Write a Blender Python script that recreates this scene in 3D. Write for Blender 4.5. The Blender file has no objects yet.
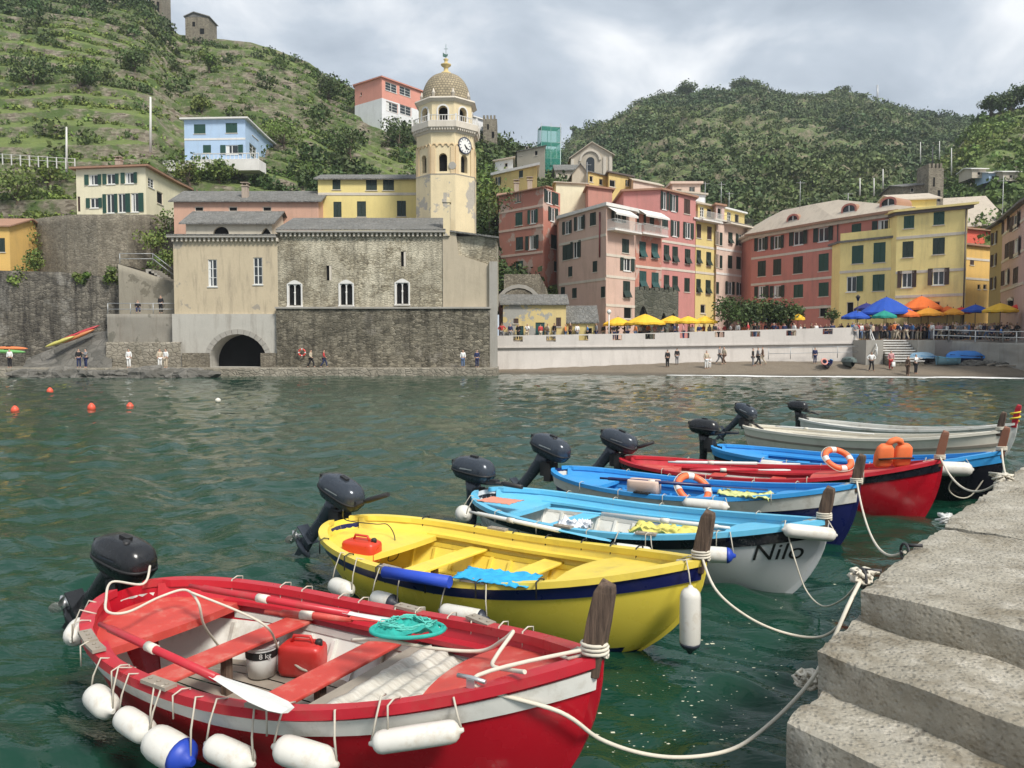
import bpy, bmesh, math, random
import numpy as np
from mathutils import Vector, Matrix, Euler
from mathutils import noise as mnoise
rnd = random.Random(7)
S = bpy.context.scene
COL = S.collection
R = math.radians
PI = math.pi

# ------------------------------------------------------------------ camera
EYE = 2.7
FPX = 769.0
PITCH = math.atan(38.0 / FPX)
cd = bpy.data.cameras.new('camera')
cam = bpy.data.objects.new('camera', cd)
COL.objects.link(cam)
cam.location = (0, 0, EYE)
cam.rotation_euler = (PI / 2 - PITCH, 0, 0)
cd.sensor_width = 36.0
cd.lens = 36.0 * FPX / 1024.0
cd.clip_start = 0.05
cd.clip_end = 6000
S.camera = cam
S.render.resolution_x = 1024
S.render.resolution_y = 768

# ------------------------------------------------------------------ world: overcast
SUN_EL, SUN_AZ = 48.0, 143.0        # azimuth of the sun seen from the scene, degrees clockwise from +Y
w = bpy.data.worlds.new('World')
S.world = w
w.use_nodes = True
nt = w.node_tree
nt.nodes.clear()
N = nt.nodes.new
out = N('ShaderNodeOutputWorld'); bg = N('ShaderNodeBackground')
sky = N('ShaderNodeTexSky'); sky.sky_type = 'NISHITA'; sky.sun_disc = False
sky.sun_elevation = R(SUN_EL); sky.sun_rotation = R(SUN_AZ); sky.dust_density = 3.0
tc = N('ShaderNodeTexCoord')
sep = N('ShaderNodeSeparateXYZ'); nt.links.new(tc.outputs['Generated'], sep.inputs[0])
# project the direction onto a cloud ceiling so that clouds flatten towards the horizon
mx = N('ShaderNodeMath'); mx.operation = 'MAXIMUM'; mx.inputs[1].default_value = 0.0
nt.links.new(sep.outputs['Z'], mx.inputs[0])
ad = N('ShaderNodeMath'); ad.operation = 'ADD'; ad.inputs[1].default_value = 0.34
nt.links.new(mx.outputs[0], ad.inputs[0])
dx = N('ShaderNodeMath'); dx.operation = 'DIVIDE'
dy = N('ShaderNodeMath'); dy.operation = 'DIVIDE'
nt.links.new(sep.outputs['X'], dx.inputs[0]); nt.links.new(ad.outputs[0], dx.inputs[1])
nt.links.new(sep.outputs['Y'], dy.inputs[0]); nt.links.new(ad.outputs[0], dy.inputs[1])
cmb = N('ShaderNodeCombineXYZ')
nt.links.new(dx.outputs[0], cmb.inputs[0]); nt.links.new(dy.outputs[0], cmb.inputs[1])
n1 = N('ShaderNodeTexNoise'); n1.inputs['Scale'].default_value = 2.7
n1.inputs['Detail'].default_value = 7.0; n1.inputs['Roughness'].default_value = 0.52
n1.inputs['Distortion'].default_value = 0.25
mp = N('ShaderNodeMapping'); mp.inputs['Location'].default_value = (3.3, 1.7, 0.4)
nt.links.new(cmb.outputs[0], mp.inputs[0]); nt.links.new(mp.outputs[0], n1.inputs['Vector'])
rp = N('ShaderNodeValToRGB')
e = rp.color_ramp.elements
e[0].position = 0.34; e[0].color = (0.35, 0.405, 0.475, 1)
e[1].position = 0.66; e[1].color = (0.92, 0.94, 0.96, 1)
m_ = rp.color_ramp.elements.new(0.50); m_.color = (0.53, 0.59, 0.66, 1)
nt.links.new(n1.outputs['Fac'], rp.inputs[0])
sc = N('ShaderNodeVectorMath'); sc.operation = 'SCALE'; sc.inputs['Scale'].default_value = 7.0
nt.links.new(rp.outputs[0], sc.inputs[0])
mix = N('ShaderNodeMix'); mix.data_type = 'RGBA'; mix.inputs[0].default_value = 0.93
nt.links.new(sky.outputs[0], mix.inputs[6]); nt.links.new(sc.outputs[0], mix.inputs[7])
nt.links.new(mix.outputs[2], bg.inputs[0])
bg.inputs[1].default_value = 0.10
nt.links.new(bg.outputs[0], out.inputs[0])

ld = bpy.data.lights.new('sun', 'SUN'); ld.energy = 2.6; ld.angle = R(14); ld.color = (1.0, 0.955, 0.88)
sun = bpy.data.objects.new('sun', ld); COL.objects.link(sun)
a, b = R(SUN_AZ), R(SUN_EL)
sdir = Vector((math.sin(a) * math.cos(b), math.cos(a) * math.cos(b), math.sin(b)))
sun.rotation_euler = (-sdir).to_track_quat('-Z', 'Y').to_euler()
sun.location = (0, 0, 60)

S.view_settings.view_transform = 'Standard'
S.view_settings.look = 'None'
S.view_settings.gamma = 1.0
S.view_settings.use_curve_mapping = False
S.view_settings.exposure = 0.74

# ------------------------------------------------------------------ projection helpers
cP, sP = math.cos(PITCH), math.sin(PITCH)
def ray(px, py):
    u = (px - 512) / FPX; v = (384 - py) / FPX
    return Vector((u, cP + sP * v, -sP + cP * v))
def at(px, py, Y):
    d = ray(px, py); return Vector((0, 0, EYE)) + d * (Y / d.y)
def on(px, py, z):
    d = ray(px, py); return Vector((0, 0, EYE)) + d * ((z - EYE) / d.z)
def zat(py, Y, px=512): return at(px, py, Y).z
def pxof(p):
    v = Vector(p) - Vector((0, 0, EYE))
    fw = v.y * cP - v.z * sP; up = v.y * sP + v.z * cP
    return 512 + FPX * v.x / fw, 384 - FPX * up / fw

# ------------------------------------------------------------------ tags
def tag(o, label=None, cat=None, group=None, kind=None):
    if label: o['label'] = label
    if cat: o['category'] = cat
    if group: o['group'] = group
    if kind: o['kind'] = kind
    return o
def thing(name, label, cat, loc=(0, 0, 0), rz=0, group=None):
    o = bpy.data.objects.new(name, None); COL.objects.link(o)
    o.empty_display_size = 0.3
    o.location = loc; o.rotation_euler = (0, 0, rz)
    return tag(o, label, cat, group)
def copy_tree(o, parent=None):
    c = o.copy(); COL.objects.link(c); c.parent = parent
    for ch in list(o.children): copy_tree(ch, c)
    return c

# ------------------------------------------------------------------ mesh builder
class MB:
    def __init__(s):
        s.v = []; s.f = []; s.m = []; s.sm = []; s.M = None; s.mi = 0; s.smooth = False
    def V(s, p):
        p = Vector(p)
        if s.M is not None: p = s.M @ p
        s.v.append(p); return len(s.v) - 1
    def F(s, idx, mi=None, sm=None):
        s.f.append(tuple(idx)); s.m.append(s.mi if mi is None else mi); s.sm.append(s.smooth if sm is None else sm)
    def quad(s, a, b, c, d, mi=None): s.F([s.V(a), s.V(b), s.V(c), s.V(d)], mi)
    def poly(s, pts, mi=None): s.F([s.V(p) for p in pts], mi)
    def box(s, x0, y0, z0, x1, y1, z1, mi=None):
        i = [s.V(p) for p in ((x0,y0,z0),(x1,y0,z0),(x1,y1,z0),(x0,y1,z0),(x0,y0,z1),(x1,y0,z1),(x1,y1,z1),(x0,y1,z1))]
        for q in ((3,2,1,0),(4,5,6,7),(0,1,5,4),(1,2,6,5),(2,3,7,6),(3,0,4,7)): s.F([i[k] for k in q], mi, False)
    def cbox(s, c, sz, rot=None, mi=None):
        T = Matrix.Translation(c)
        if rot is not None: T = T @ (rot.to_matrix().to_4x4() if isinstance(rot, Euler) else rot)
        old = s.M; s.M = T if old is None else old @ T
        a, b, c_ = sz[0] / 2, sz[1] / 2, sz[2] / 2
        s.box(-a, -b, -c_, a, b, c_, mi); s.M = old
    def prism(s, poly, z0, z1, mi=None):
        n = len(poly)
        b = [s.V((p[0], p[1], z0)) for p in poly]; t = [s.V((p[0], p[1], z1)) for p in poly]
        s.F(b[::-1], mi, False); s.F(t, mi, False)
        for k in range(n): s.F([b[k], b[(k+1) % n], t[(k+1) % n], t[k]], mi, False)
    def rings(s, rings, close=True, cap=(True, True), mi=None, sm=True):
        ids = [[s.V(p) for p in r] for r in rings]
        n = len(ids[0])
        for a, b in zip(ids, ids[1:]):
            for k in range(n if close else n - 1):
                s.F([a[k], a[(k+1) % n], b[(k+1) % n], b[k]], mi, sm)
        if cap[0]: s.F(ids[0][::-1], mi, False)
        if cap[1]: s.F(ids[-1], mi, False)
        return ids
    def tube(s, pts, r, n=8, mi=None, sm=True, flat=1.0, cap=True):
        pts = [Vector(p) for p in pts]
        rs = r if isinstance(r, (list, tuple)) else [r] * len(pts)
        up = Vector((0, 0, 1)); rings = []
        prev = None
        for k, p in enumerate(pts):
            t = (pts[min(k+1, len(pts)-1)] - pts[max(k-1, 0)]).normalized()
            if prev is None:
                a = up.cross(t)
                if a.length < 0.05: a = Vector((1, 0, 0)).cross(t)
                a.normalize()
            else:
                a = prev - t * prev.dot(t)
                if a.length < 1e-4: a = up.cross(t)
                a.normalize()
            prev = a
            b = t.cross(a)
            rings.append([p + (a * math.cos(2*PI*i/n) + b * math.sin(2*PI*i/n) * flat) * rs[k] for i in range(n)])
        s.rings(rings, True, (cap, cap), mi, sm)
    def lathe(s, prof, c=(0,0,0), n=16, mi=None, sm=True, axis='Z', a0=0.0, sx=1, sy=1):
        rings = []
        for (r, h) in prof:
            rg = []
            for i in range(n):
                t = a0 + 2*PI*i/n
                x, y = r*math.cos(t)*sx, r*math.sin(t)*sy
                if axis == 'Z': q = (c[0]+x, c[1]+y, c[2]+h)
                elif axis == 'X': q = (c[0]+h, c[1]+x, c[2]+y)
                else: q = (c[0]+y, c[1]+h, c[2]+x)
                rg.append(q)
            rings.append(rg)
        s.rings(rings, True, (True, True), mi, sm)
    def build(s, name, mats, parent=None, loc=None, rot=None, bevel=0):
        me = bpy.data.meshes.new(name)
        me.from_pydata([tuple(p) for p in s.v], [], s.f)
        if not isinstance(mats, (list, tuple)): mats = [mats]
        for m in mats: me.materials.append(m)
        me.polygons.foreach_set('material_index', s.m)
        me.polygons.foreach_set('use_smooth', s.sm)
        me.update()
        o = bpy.data.objects.new(name, me); COL.objects.link(o)
        if parent: o.parent = parent
        if loc is not None: o.location = loc
        if rot is not None: o.rotation_euler = rot
        if bevel:
            b = o.modifiers.new('bev', 'BEVEL'); b.width = bevel; b.segments = 2; b.limit_method = 'ANGLE'; b.angle_limit = R(40)
        return o

def npmesh(name, V, Fq, mats, parent=None, smooth=False, mi=None, cols=None):
    """fast mesh from numpy arrays of quads or tris"""
    me = bpy.data.meshes.new(name)
    nv, nf, k = len(V), len(Fq), Fq.shape[1]
    me.vertices.add(nv); me.vertices.foreach_set('co', V.astype(np.float32).ravel())
    me.loops.add(nf * k); me.loops.foreach_set('vertex_index', Fq.astype(np.int32).ravel())
    me.polygons.add(nf); me.polygons.foreach_set('loop_start', np.arange(0, nf * k, k, dtype=np.int32))
    if not isinstance(mats, (list, tuple)): mats = [mats]
    for m in mats: me.materials.append(m)
    if mi is not None: me.polygons.foreach_set('material_index', mi.astype(np.int32))
    if smooth: me.polygons.foreach_set('use_smooth', np.ones(nf, dtype=bool))
    if cols is not None:
        at_ = me.color_attributes.new('tint', 'FLOAT_COLOR', 'POINT')
        c4 = np.ones((nv, 4), dtype=np.float32); c4[:, :3] = cols
        at_.data.foreach_set('color', c4.ravel())
    me.update(calc_edges=True); me.validate()
    o = bpy.data.objects.new(name, me); COL.objects.link(o)
    if parent: o.parent = parent
    return o

# ------------------------------------------------------------------ materials
class NT:
    def __init__(s, name):
        s.mat = bpy.data.materials.new(name); s.mat.use_nodes = True
        s.t = s.mat.node_tree; s.t.nodes.clear()
        s.out = s.n('ShaderNodeOutputMaterial'); s.b = s.n('ShaderNodeBsdfPrincipled')
        s.l(s.b.outputs[0], s.out.inputs[0])
        s.tc = s.n('ShaderNodeTexCoord')
    def n(s, t, **kw):
        x = s.t.nodes.new(t)
        for k, v in kw.items(): setattr(x, k, v)
        return x
    def l(s, a, b): s.t.links.new(a, b)
    def map(s, scale=(1,1,1), src='Object', loc=(0,0,0), rot=(0,0,0)):
        m = s.n('ShaderNodeMapping'); m.inputs['Scale'].default_value = scale
        m.inputs['Location'].default_value = loc; m.inputs['Rotation'].default_value = rot
        s.l(s.tc.outputs[src], m.inputs[0]); return m.outputs[0]
    def noise(s, scale, detail=4, rough=.55, vec=None, dist=0):
        x = s.n('ShaderNodeTexNoise'); x.inputs['Scale'].default_value = scale
        x.inputs['Detail'].default_value = detail; x.inputs['Roughness'].default_value = rough
        x.inputs['Distortion'].default_value = dist
        s.l(vec if vec is not None else s.tc.outputs['Object'], x.inputs['Vector']); return x.outputs['Fac']
    def vor(s, scale, feature='F1', vec=None, rand=1.0):
        x = s.n('ShaderNodeTexVoronoi'); x.feature = feature
        x.inputs['Scale'].default_value = scale; x.inputs['Randomness'].default_value = rand
        s.l(vec if vec is not None else s.tc.outputs['Object'], x.inputs['Vector']); return x
    def ramp(s, fac, stops, interp='LINEAR'):
        x = s.n('ShaderNodeValToRGB'); x.color_ramp.interpolation = interp
        e = x.color_ramp.elements
        while len(e) < len(stops): e.new(0.5)
        for q, (p, c) in zip(e, stops):
            q.position = p; q.color = tuple(c) + (1,) if len(c) == 3 else c
        s.l(fac, x.inputs[0]); return x.outputs[0]
    def mr(s, fac, a, b, c=0., d=1.):
        x = s.n('ShaderNodeMapRange'); x.inputs[1].default_value = a; x.inputs[2].default_value = b
        x.inputs[3].default_value = c; x.inputs[4].default_value = d; s.l(fac, x.inputs[0]); return x.outputs[0]
    def mix(s, fac, a, b, mode='MIX'):
        x = s.n('ShaderNodeMix'); x.data_type = 'RGBA'; x.blend_type = mode
        for sock, v in ((x.inputs[0], fac), (x.inputs[6], a), (x.inputs[7], b)):
            if isinstance(v, (int, float)): sock.default_value = v
            elif isinstance(v, tuple): sock.default_value = v + (1,) if len(v) == 3 else v
            else: s.l(v, sock)
        return x.outputs[2]
    def math(s, op, a, b=None):
        x = s.n('ShaderNodeMath'); x.operation = op
        for sock, v in ((x.inputs[0], a), (x.inputs[1], b)):
            if v is None: continue
            if isinstance(v, (int, float)): sock.default_value = v
            else: s.l(v, sock)
        return x.outputs[0]
    def bump(s, h, strength=.3, dist=.02):
        x = s.n('ShaderNodeBump'); x.inputs['Strength'].default_value = strength
        x.inputs['Distance'].default_value = dist; s.l(h, x.inputs['Height']); s.l(x.outputs[0], s.b.inputs['Normal'])
    def col(s, c):
        if isinstance(c, tuple): s.b.inputs['Base Color'].default_value = c + (1,)
        else: s.l(c, s.b.inputs['Base Color'])
    def rough(s, v):
        if isinstance(v, (int, float)): s.b.inputs['Roughness'].default_value = v
        else: s.l(v, s.b.inputs['Roughness'])

def mul(c, k): return tuple(min(1, x * k) for x in c)
_mc = {}
def paint(name, c, rough=.45, var=.12, scale=6, bump=.1, dirt=0.25, dcol=(.12, .10, .08), dscale=2.5, metal=0, spec=.5):
    """painted / plastic / cloth surface with worn, uneven colour"""
    if name in _mc: return _mc[name]
    n = NT(name)
    a = n.noise(scale, 6, .6)
    base = n.mix(a, mul(c, 1 - var), mul(c, 1 + var))
    if dirt > 0:
        d = n.mr(n.noise(dscale, 8, .7), .52, .75, 0, dirt)
        base = n.mix(d, base, dcol)
    n.col(base)
    n.rough(n.mr(n.noise(scale * 2, 3), .3, .7, max(.03, rough - .12), min(1, rough + .12)))
    n.b.inputs['Metallic'].default_value = metal
    n.b.inputs['Specular IOR Level'].default_value = spec
    if bump: n.bump(n.noise(scale * 8, 5, .6), bump, .004)
    _mc[name] = n.mat; return n.mat
def plaster(name, c, stain=.35, patch=.0, pcol=(.30, .27, .22), scol=(.16, .13, .10), bands=False):
    """weathered wall plaster: blotches, vertical rain streaks, optional fallen patches"""
    if name in _mc: return _mc[name]
    n = NT(name)
    a = n.noise(.55, 6, .62)
    base = n.mix(a, mul(c, .80), mul(c, 1.14))
    fine = n.noise(7, 4, .6)
    base = n.mix(n.mr(fine, .3, .7, 0, .18), base, mul(c, .7))
    st = n.noise(1.0, 7, .7, n.map((1.6, 1.6, .22)))
    base = n.mix(n.mr(st, .50, .80, 0, stain), base, scol)
    if patch > 0:
        p = n.noise(.42, 8, .62, n.map((1, 1, 1), loc=(7.3, 2.1, 4.4)))
        base = n.mix(n.mr(p, .64 - patch * .25, .66 - patch * .25), base, n.mix(fine, mul(pcol, .7), mul(pcol, 1.25)))
    n.col(base); n.rough(.9)
    n.bump(n.noise(5, 8, .65), .5, .03)
    _mc[name] = n.mat; return n.mat
def rubble(name, tones, mortar, scale=2.4, sq=1.9, stain=(.05, .045, .035), sf=.5, plast=None, pf=.0, rowdark=None):
    """rubble masonry: squashed cells with mortar and streaks"""
    if name in _mc: return _mc[name]
    n = NT(name)
    dn = n.n('ShaderNodeTexNoise'); dn.inputs['Scale'].default_value = 1.2; dn.inputs['Detail'].default_value = 3
    n.l(n.tc.outputs['Object'], dn.inputs['Vector'])
    vm = n.n('ShaderNodeVectorMath'); vm.operation = 'MULTIPLY_ADD'
    vm.inputs[1].default_value = (.35, .35, .35)
    n.l(dn.outputs['Color'], vm.inputs[0]); n.l(n.tc.outputs['Object'], vm.inputs[2])
    mp = n.n('ShaderNodeMapping'); mp.inputs['Scale'].default_value = (1, 1, sq); n.l(vm.outputs[0], mp.inputs[0])
    v = n.vor(scale, 'F1', mp.outputs[0]); ed = n.vor(scale, 'DISTANCE_TO_EDGE', mp.outputs[0])
    sp = n.n('ShaderNodeSeparateColor'); n.l(v.outputs['Color'], sp.inputs[0])
    k = len(tones)
    base = n.ramp(sp.outputs[0], [(i / (k - 1), t) for i, t in enumerate(tones)])
    base = n.mix(n.mr(n.noise(9, 4), .3, .7, 0, .35), base, mul(tones[0], .6))
    base = n.mix(n.mr(ed.outputs['Distance'], .0, .06, .75, 0), base, mortar)
    if plast:
        p = n.noise(.33, 9, .66, n.map((1, 1, 1.2), loc=(2, 5, 1)))
        base = n.mix(n.mr(p, .62 - pf * .3, .68 - pf * .3, 0, .8), base, plast)
    big = n.noise(.22, 7, .7, n.map((1, 1, 1.3), loc=(6, 3, 2)))
    base = n.mix(n.mr(big, .42, .62, 0, .45), base, mul(tones[0], .75))
    st = n.noise(.9, 8, .7, n.map((1.5, 1.5, .25), loc=(1, 3, 8)))
    base = n.mix(n.mr(st, .45, .68, 0, sf), base, stain)
    n.col(base); n.rough(.95)
    h = n.math('ADD', n.mr(ed.outputs['Distance'], 0, .12), n.math('MULTIPLY', n.noise(8, 5), .7))
    n.bump(h, .8, .06)
    _mc[name] = n.mat; return n.mat
def leafmat(name, c, c2, trans=.25, rough=.6):
    if name in _mc: return _mc[name]
    n = NT(name)
    at_ = n.n('ShaderNodeAttribute'); at_.attribute_name = 'tint'
    n.col(n.mix(1.0, n.mix(n.noise(1.3, 3), c, c2), at_.outputs['Color'], 'MULTIPLY'))
    n.rough(rough); n.b.inputs['Specular IOR Level'].default_value = .25
    _mc[name] = n.mat; return n.mat
# ------------------------------------------------------------------ shared building materials
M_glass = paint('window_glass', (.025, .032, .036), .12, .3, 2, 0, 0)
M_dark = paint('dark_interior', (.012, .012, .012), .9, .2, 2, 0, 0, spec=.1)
M_green = paint('green_shutter', (.012, .062, .042), .55, .25, 3, .1, .15)
M_teal = paint('blue_green_shutter', (.018, .07, .065), .55, .25, 3, .1, .15)
M_dkgreen = paint('dark_green_shutter', (.012, .028, .02), .55, .25, 3, .1, .15)
M_brown = paint('brown_shutter', (.06, .03, .02), .6, .3, 3, .1, .15)
M_white = paint('white_joinery', (.68, .68, .65), .55, .1, 4, .1, .15)
M_trim = plaster('pale_trim', (.62, .56, .47), .3)
M_wtrim = plaster('white_trim', (.72, .70, .66), .25)
M_slate = rubble('slate_roof', [(.16, .16, .15), (.26, .25, .23), (.21, .21, .20)], (.08, .08, .07), 3.0, 1.0, (.10, .09, .07), .4)
M_tile = plaster('terracotta_tiles', (.36, .20, .13), .4)
M_palero = plaster('pale_roof_sheet', (.52, .45, .36), .5)
M_iron = paint('dark_iron', (.03, .03, .032), .5, .3, 4, .1, .2)
M_galv = paint('galvanised_rail', (.42, .43, .43), .45, .2, 4, .1, .2, metal=.3)
M_gutter = paint('gutter', (.10, .08, .07), .6, .2, 4, .1, .2)
M_chim = plaster('chimney_plaster', (.42, .34, .27), .5)
M_conc = plaster('old_concrete', (.36, .34, .30), .6)

def louvre(mb, x0, x1, z0, z1, y=0.0, t=.045, n=9):
    """one shutter leaf with a frame and slats, lying in the wall plane, front at y-t"""
    f = min(.07, (x1 - x0) * .14)
    mb.box(x0, y - t, z0, x0 + f, y, z1); mb.box(x1 - f, y - t, z0, x1, y, z1)
    mb.box(x0 + f, y - t, z0, x1 - f, y, z0 + f * 1.3); mb.box(x0 + f, y - t, z1 - f * 1.3, x1 - f, y, z1)
    za, zb = z0 + f * 1.3, z1 - f * 1.3
    for k in range(n):
        a = za + (zb - za) * k / n; b = a + (zb - za) / n * .92
        mb.poly([(x0 + f, y - t * .75, a), (x1 - f, y - t * .75, a), (x1 - f, y - t * .2, b), (x0 + f, y - t * .2, b)])
    mb.poly([(x0 + f, y - .004, za), (x1 - f, y - .004, za), (x1 - f, y - .004, zb), (x0 + f, y - .004, zb)])

class Wall:
    def __init__(s, root_loc, P0, P1, z0, z1):
        s.P0 = Vector((P0[0], P0[1])); s.P1 = Vector((P1[0], P1[1])); s.root = root_loc
        d = s.P1 - s.P0; s.L = d.length; s.d = d / s.L; s.ang = math.atan2(s.d.y, s.d.x)
        s.z0, s.z1 = z0, z1; s.holes = []
    def hit(s, px, py):
        """pixel to (u, z) in this wall, world z"""
        r = ray(px, py); n = Vector((s.d.y, -s.d.x))
        t = (s.P0.dot(n)) / (r.x * n.x + r.y * n.y)
        p = Vector((r.x * t, r.y * t)); return (p - s.P0).dot(s.d), EYE + r.z * t
    def mat(s, u=0., z=0.):
        p = s.P0 + s.d * u
        return Matrix.Translation(Vector((p.x, p.y, z)) - s.root) @ Matrix.Rotation(s.ang, 4, 'Z')
    def place(s, o, u, z, off=0.):
        M = s.mat(u, z) @ Matrix.Translation((0, off, 0)); o.location = M.translation; o.rotation_euler = (0, 0, s.ang)
    def mesh(s, mb, arch=False):
        """wall with real openings and reveals"""
        us = sorted({0., s.L} | {h[0] for h in s.holes} | {h[1] for h in s.holes})
        zs = sorted({s.z0, s.z1} | {h[2] for h in s.holes} | {h[3] for h in s.holes})
        us = [u for u in us if -1e-6 <= u <= s.L + 1e-6]; zs = [z for z in zs if s.z0 - 1e-6 <= z <= s.z1 + 1e-6]
        mb.M = s.mat(0, 0)
        for a, b in zip(us, us[1:]):
            run = None
            for c, d in zip(zs, zs[1:]):
                mu, mz = (a + b) / 2, (c + d) / 2
                solid = not any(h[0] < mu < h[1] and h[2] < mz < h[3] for h in s.holes)
                if solid: run = (run[0], d) if run else (c, d)
                if (not solid or d == zs[-1]) and run:
                    mb.quad((a, 0, run[0]), (b, 0, run[0]), (b, 0, run[1]), (a, 0, run[1])); run = None
        for (a, b, c, d) in s.holes:
            t = .22
            mb.quad((a, 0, c), (a, t, c), (a, t, d), (a, 0, d)); mb.quad((b, t, c), (b, 0, c), (b, 0, d), (b, t, d))
            mb.quad((a, 0, d), (a, t, d), (b, t, d), (b, 0, d)); mb.quad((a, t, c), (a, 0, c), (b, 0, c), (b, t, c))
            mb.quad((a, t, c), (b, t, c), (b, t, d), (a, t, d))
        mb.M = None

def window(wall, root, px, py, wp, hp, kind='closed', sm=None, trim=None, label=None):
    sm = sm or M_dkgreen
    u0, za = wall.hit(px - wp / 2, py); u1, _ = wall.hit(px + wp / 2, py)
    if u0 > u1: u0, u1 = u1, u0
    uc, z1 = wall.hit(px, py - hp / 2); _, z0 = wall.hit(px, py + hp / 2)
    uc = (u0 + u1) / 2; W = u1 - u0; Hh = z1 - z0
    hw = W / 2
    if kind in ('open', 'openl', 'openr'): hw = W * (.27 if kind == 'open' else .30)
    cx = uc + (W * .17 if kind == 'openl' else -W * .17 if kind == 'openr' else 0)
    if cx - hw < .02 or cx + hw > wall.L - .02 or z0 < wall.z0 + .02 or z1 > wall.z1 - .02:
        pass
    else: wall.holes.append((cx - hw, cx + hw, z0, z1))
    name = 'door' if kind == 'door' else 'window'
    mb = MB()
    f = min(.09, hw * .18)
    fm = M_white if kind in ('open', 'openl', 'openr', 'glass') else M_trim
    if kind == 'door': fm = sm
    # frame in the reveal and a sill
    y = .12
    for q in ((-hw, -hw + f, 0, Hh), (hw - f, hw, 0, Hh), (-hw + f, hw - f, 0, f), (-hw + f, hw - f, Hh - f, Hh)):
        mb.box(q[0], y - .05, q[2], q[1], y, q[3])
    if kind in ('open', 'openl', 'openr', 'glass'): mb.box(-f * .6, y - .05, f, f * .6, y, Hh - f)
    if kind == 'glass':
        for zz in (.33, .66): mb.box(-hw + f, y - .04, Hh * zz - .025, hw - f, y - .005, Hh * zz + .025)
    if kind != 'door': mb.box(-hw - .08, -.08, -.09, hw + .08, .06, -.005)
    if trim:
        for q in ((-hw - .16, -hw - .003, -.0, Hh + .16), (hw + .003, hw + .16, -.0, Hh + .16), (-hw, hw, Hh + .003, Hh + .16)):
            mb.box(q[0], -.03, q[2], q[1], .004, q[3])
    wo = mb.build(name, fm, root); wall.place(wo, cx, z0)
    if label: wo['label'] = label
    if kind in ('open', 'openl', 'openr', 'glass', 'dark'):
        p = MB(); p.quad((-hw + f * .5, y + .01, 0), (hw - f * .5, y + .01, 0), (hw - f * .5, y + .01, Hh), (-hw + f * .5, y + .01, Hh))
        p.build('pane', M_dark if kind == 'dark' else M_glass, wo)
        if kind != 'dark' and rnd.random() < .4:     # a net curtain behind the glass
            c = MB(); a = -hw + f; b = -hw * .45
            c.box(a, y + .0, f, b, y + .006, Hh * .93); c.build('curtain', M_white, wo)
    n = max(5, int(Hh / .13))
    if kind == 'closed':
        for a, b in ((-hw + .01, -.008), (.008, hw - .01)):
            s_ = MB(); louvre(s_, a, b, .01, Hh - .01, .02 + rnd.random() * .02, .045, n); s_.build('shutter', sm, wo)
    if kind == 'door':
        s_ = MB()
        for a, b in ((-hw + f, -.01), (.01, hw - f)):
            s_.box(a, y - .03, .02, b, y + .01, Hh - f)
            for (c, d) in ((.06, .42), (.48, .94)): s_.box(a + .08, y - .045, Hh * c, b - .08, y - .03, Hh * d)
        s_.build('leaf', sm, wo)
    if kind == 'half':     # lower leaf propped out
        for a, b in ((-hw + .01, -.008), (.008, hw - .01)):
            s_ = MB(); louvre(s_, a, b, Hh * .42, Hh - .01, .02, .045, n)
            q = .42 * Hh
            s_.poly([(a, -.03, q), (b, -.03, q), (b, -.38, .06), (a, -.38, .06)]); s_.poly([(a, .0, q), (a, -.35, .05), (b, -.35, .05), (b, .0, q)])
            s_.build('shutter', sm, wo)
        p = MB(); p.quad((-hw, y + .01, 0), (hw, y + .01, 0), (hw, y + .01, Hh), (-hw, y + .01, Hh)); p.build('pane', M_glass, wo)
    if kind in ('open', 'openl', 'openr'):
        sides = {'open': (-1, 1), 'openl': (-1,), 'openr': (1,)}[kind]
        sw = (W - 2 * hw) / len(sides)
        for sd in sides:
            s_ = MB(); a, b = (-hw - sw, -hw - .01) if sd < 0 else (hw + .01, hw + sw)
            s_.M = Matrix.Translation(((a if sd > 0 else b), -.02, 0)) @ Matrix.Rotation(R(rnd.uniform(2, 12)) * -sd, 4, 'Z') @ Matrix.Translation((-(a if sd > 0 else b), 0, 0))
            louvre(s_, a, b, .01, Hh - .01, 0, .045, n); s_.build('shutter', sm, wo)
    return wo

def inset_poly(pts, k):
    """offset a ccw-or-cw polygon of 2d points outward by k (convex)"""
    c = sum((Vector(p) for p in pts), Vector((0, 0))) / len(pts)
    n = len(pts); out = []
    for i in range(n):
        p, q, r = Vector(pts[i-1]), Vector(pts[i]), Vector(pts[(i+1) % n])
        def off(a, b):
            d = (b - a).normalized(); m = Vector((d.y, -d.x))
            if m.dot((a + b) / 2 - c) < 0: m = -m
            return a + m * k, d
        a, d1 = off(p, q); b, d2 = off(q, r)
        den = d1.x * d2.y - d1.y * d2.x
        if abs(den) < 1e-4: out.append(b); continue
        t = ((b.x - a.x) * d2.y - (b.y - a.y) * d2.x) / den
        out.append(a + d1 * t)
    return out

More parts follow.
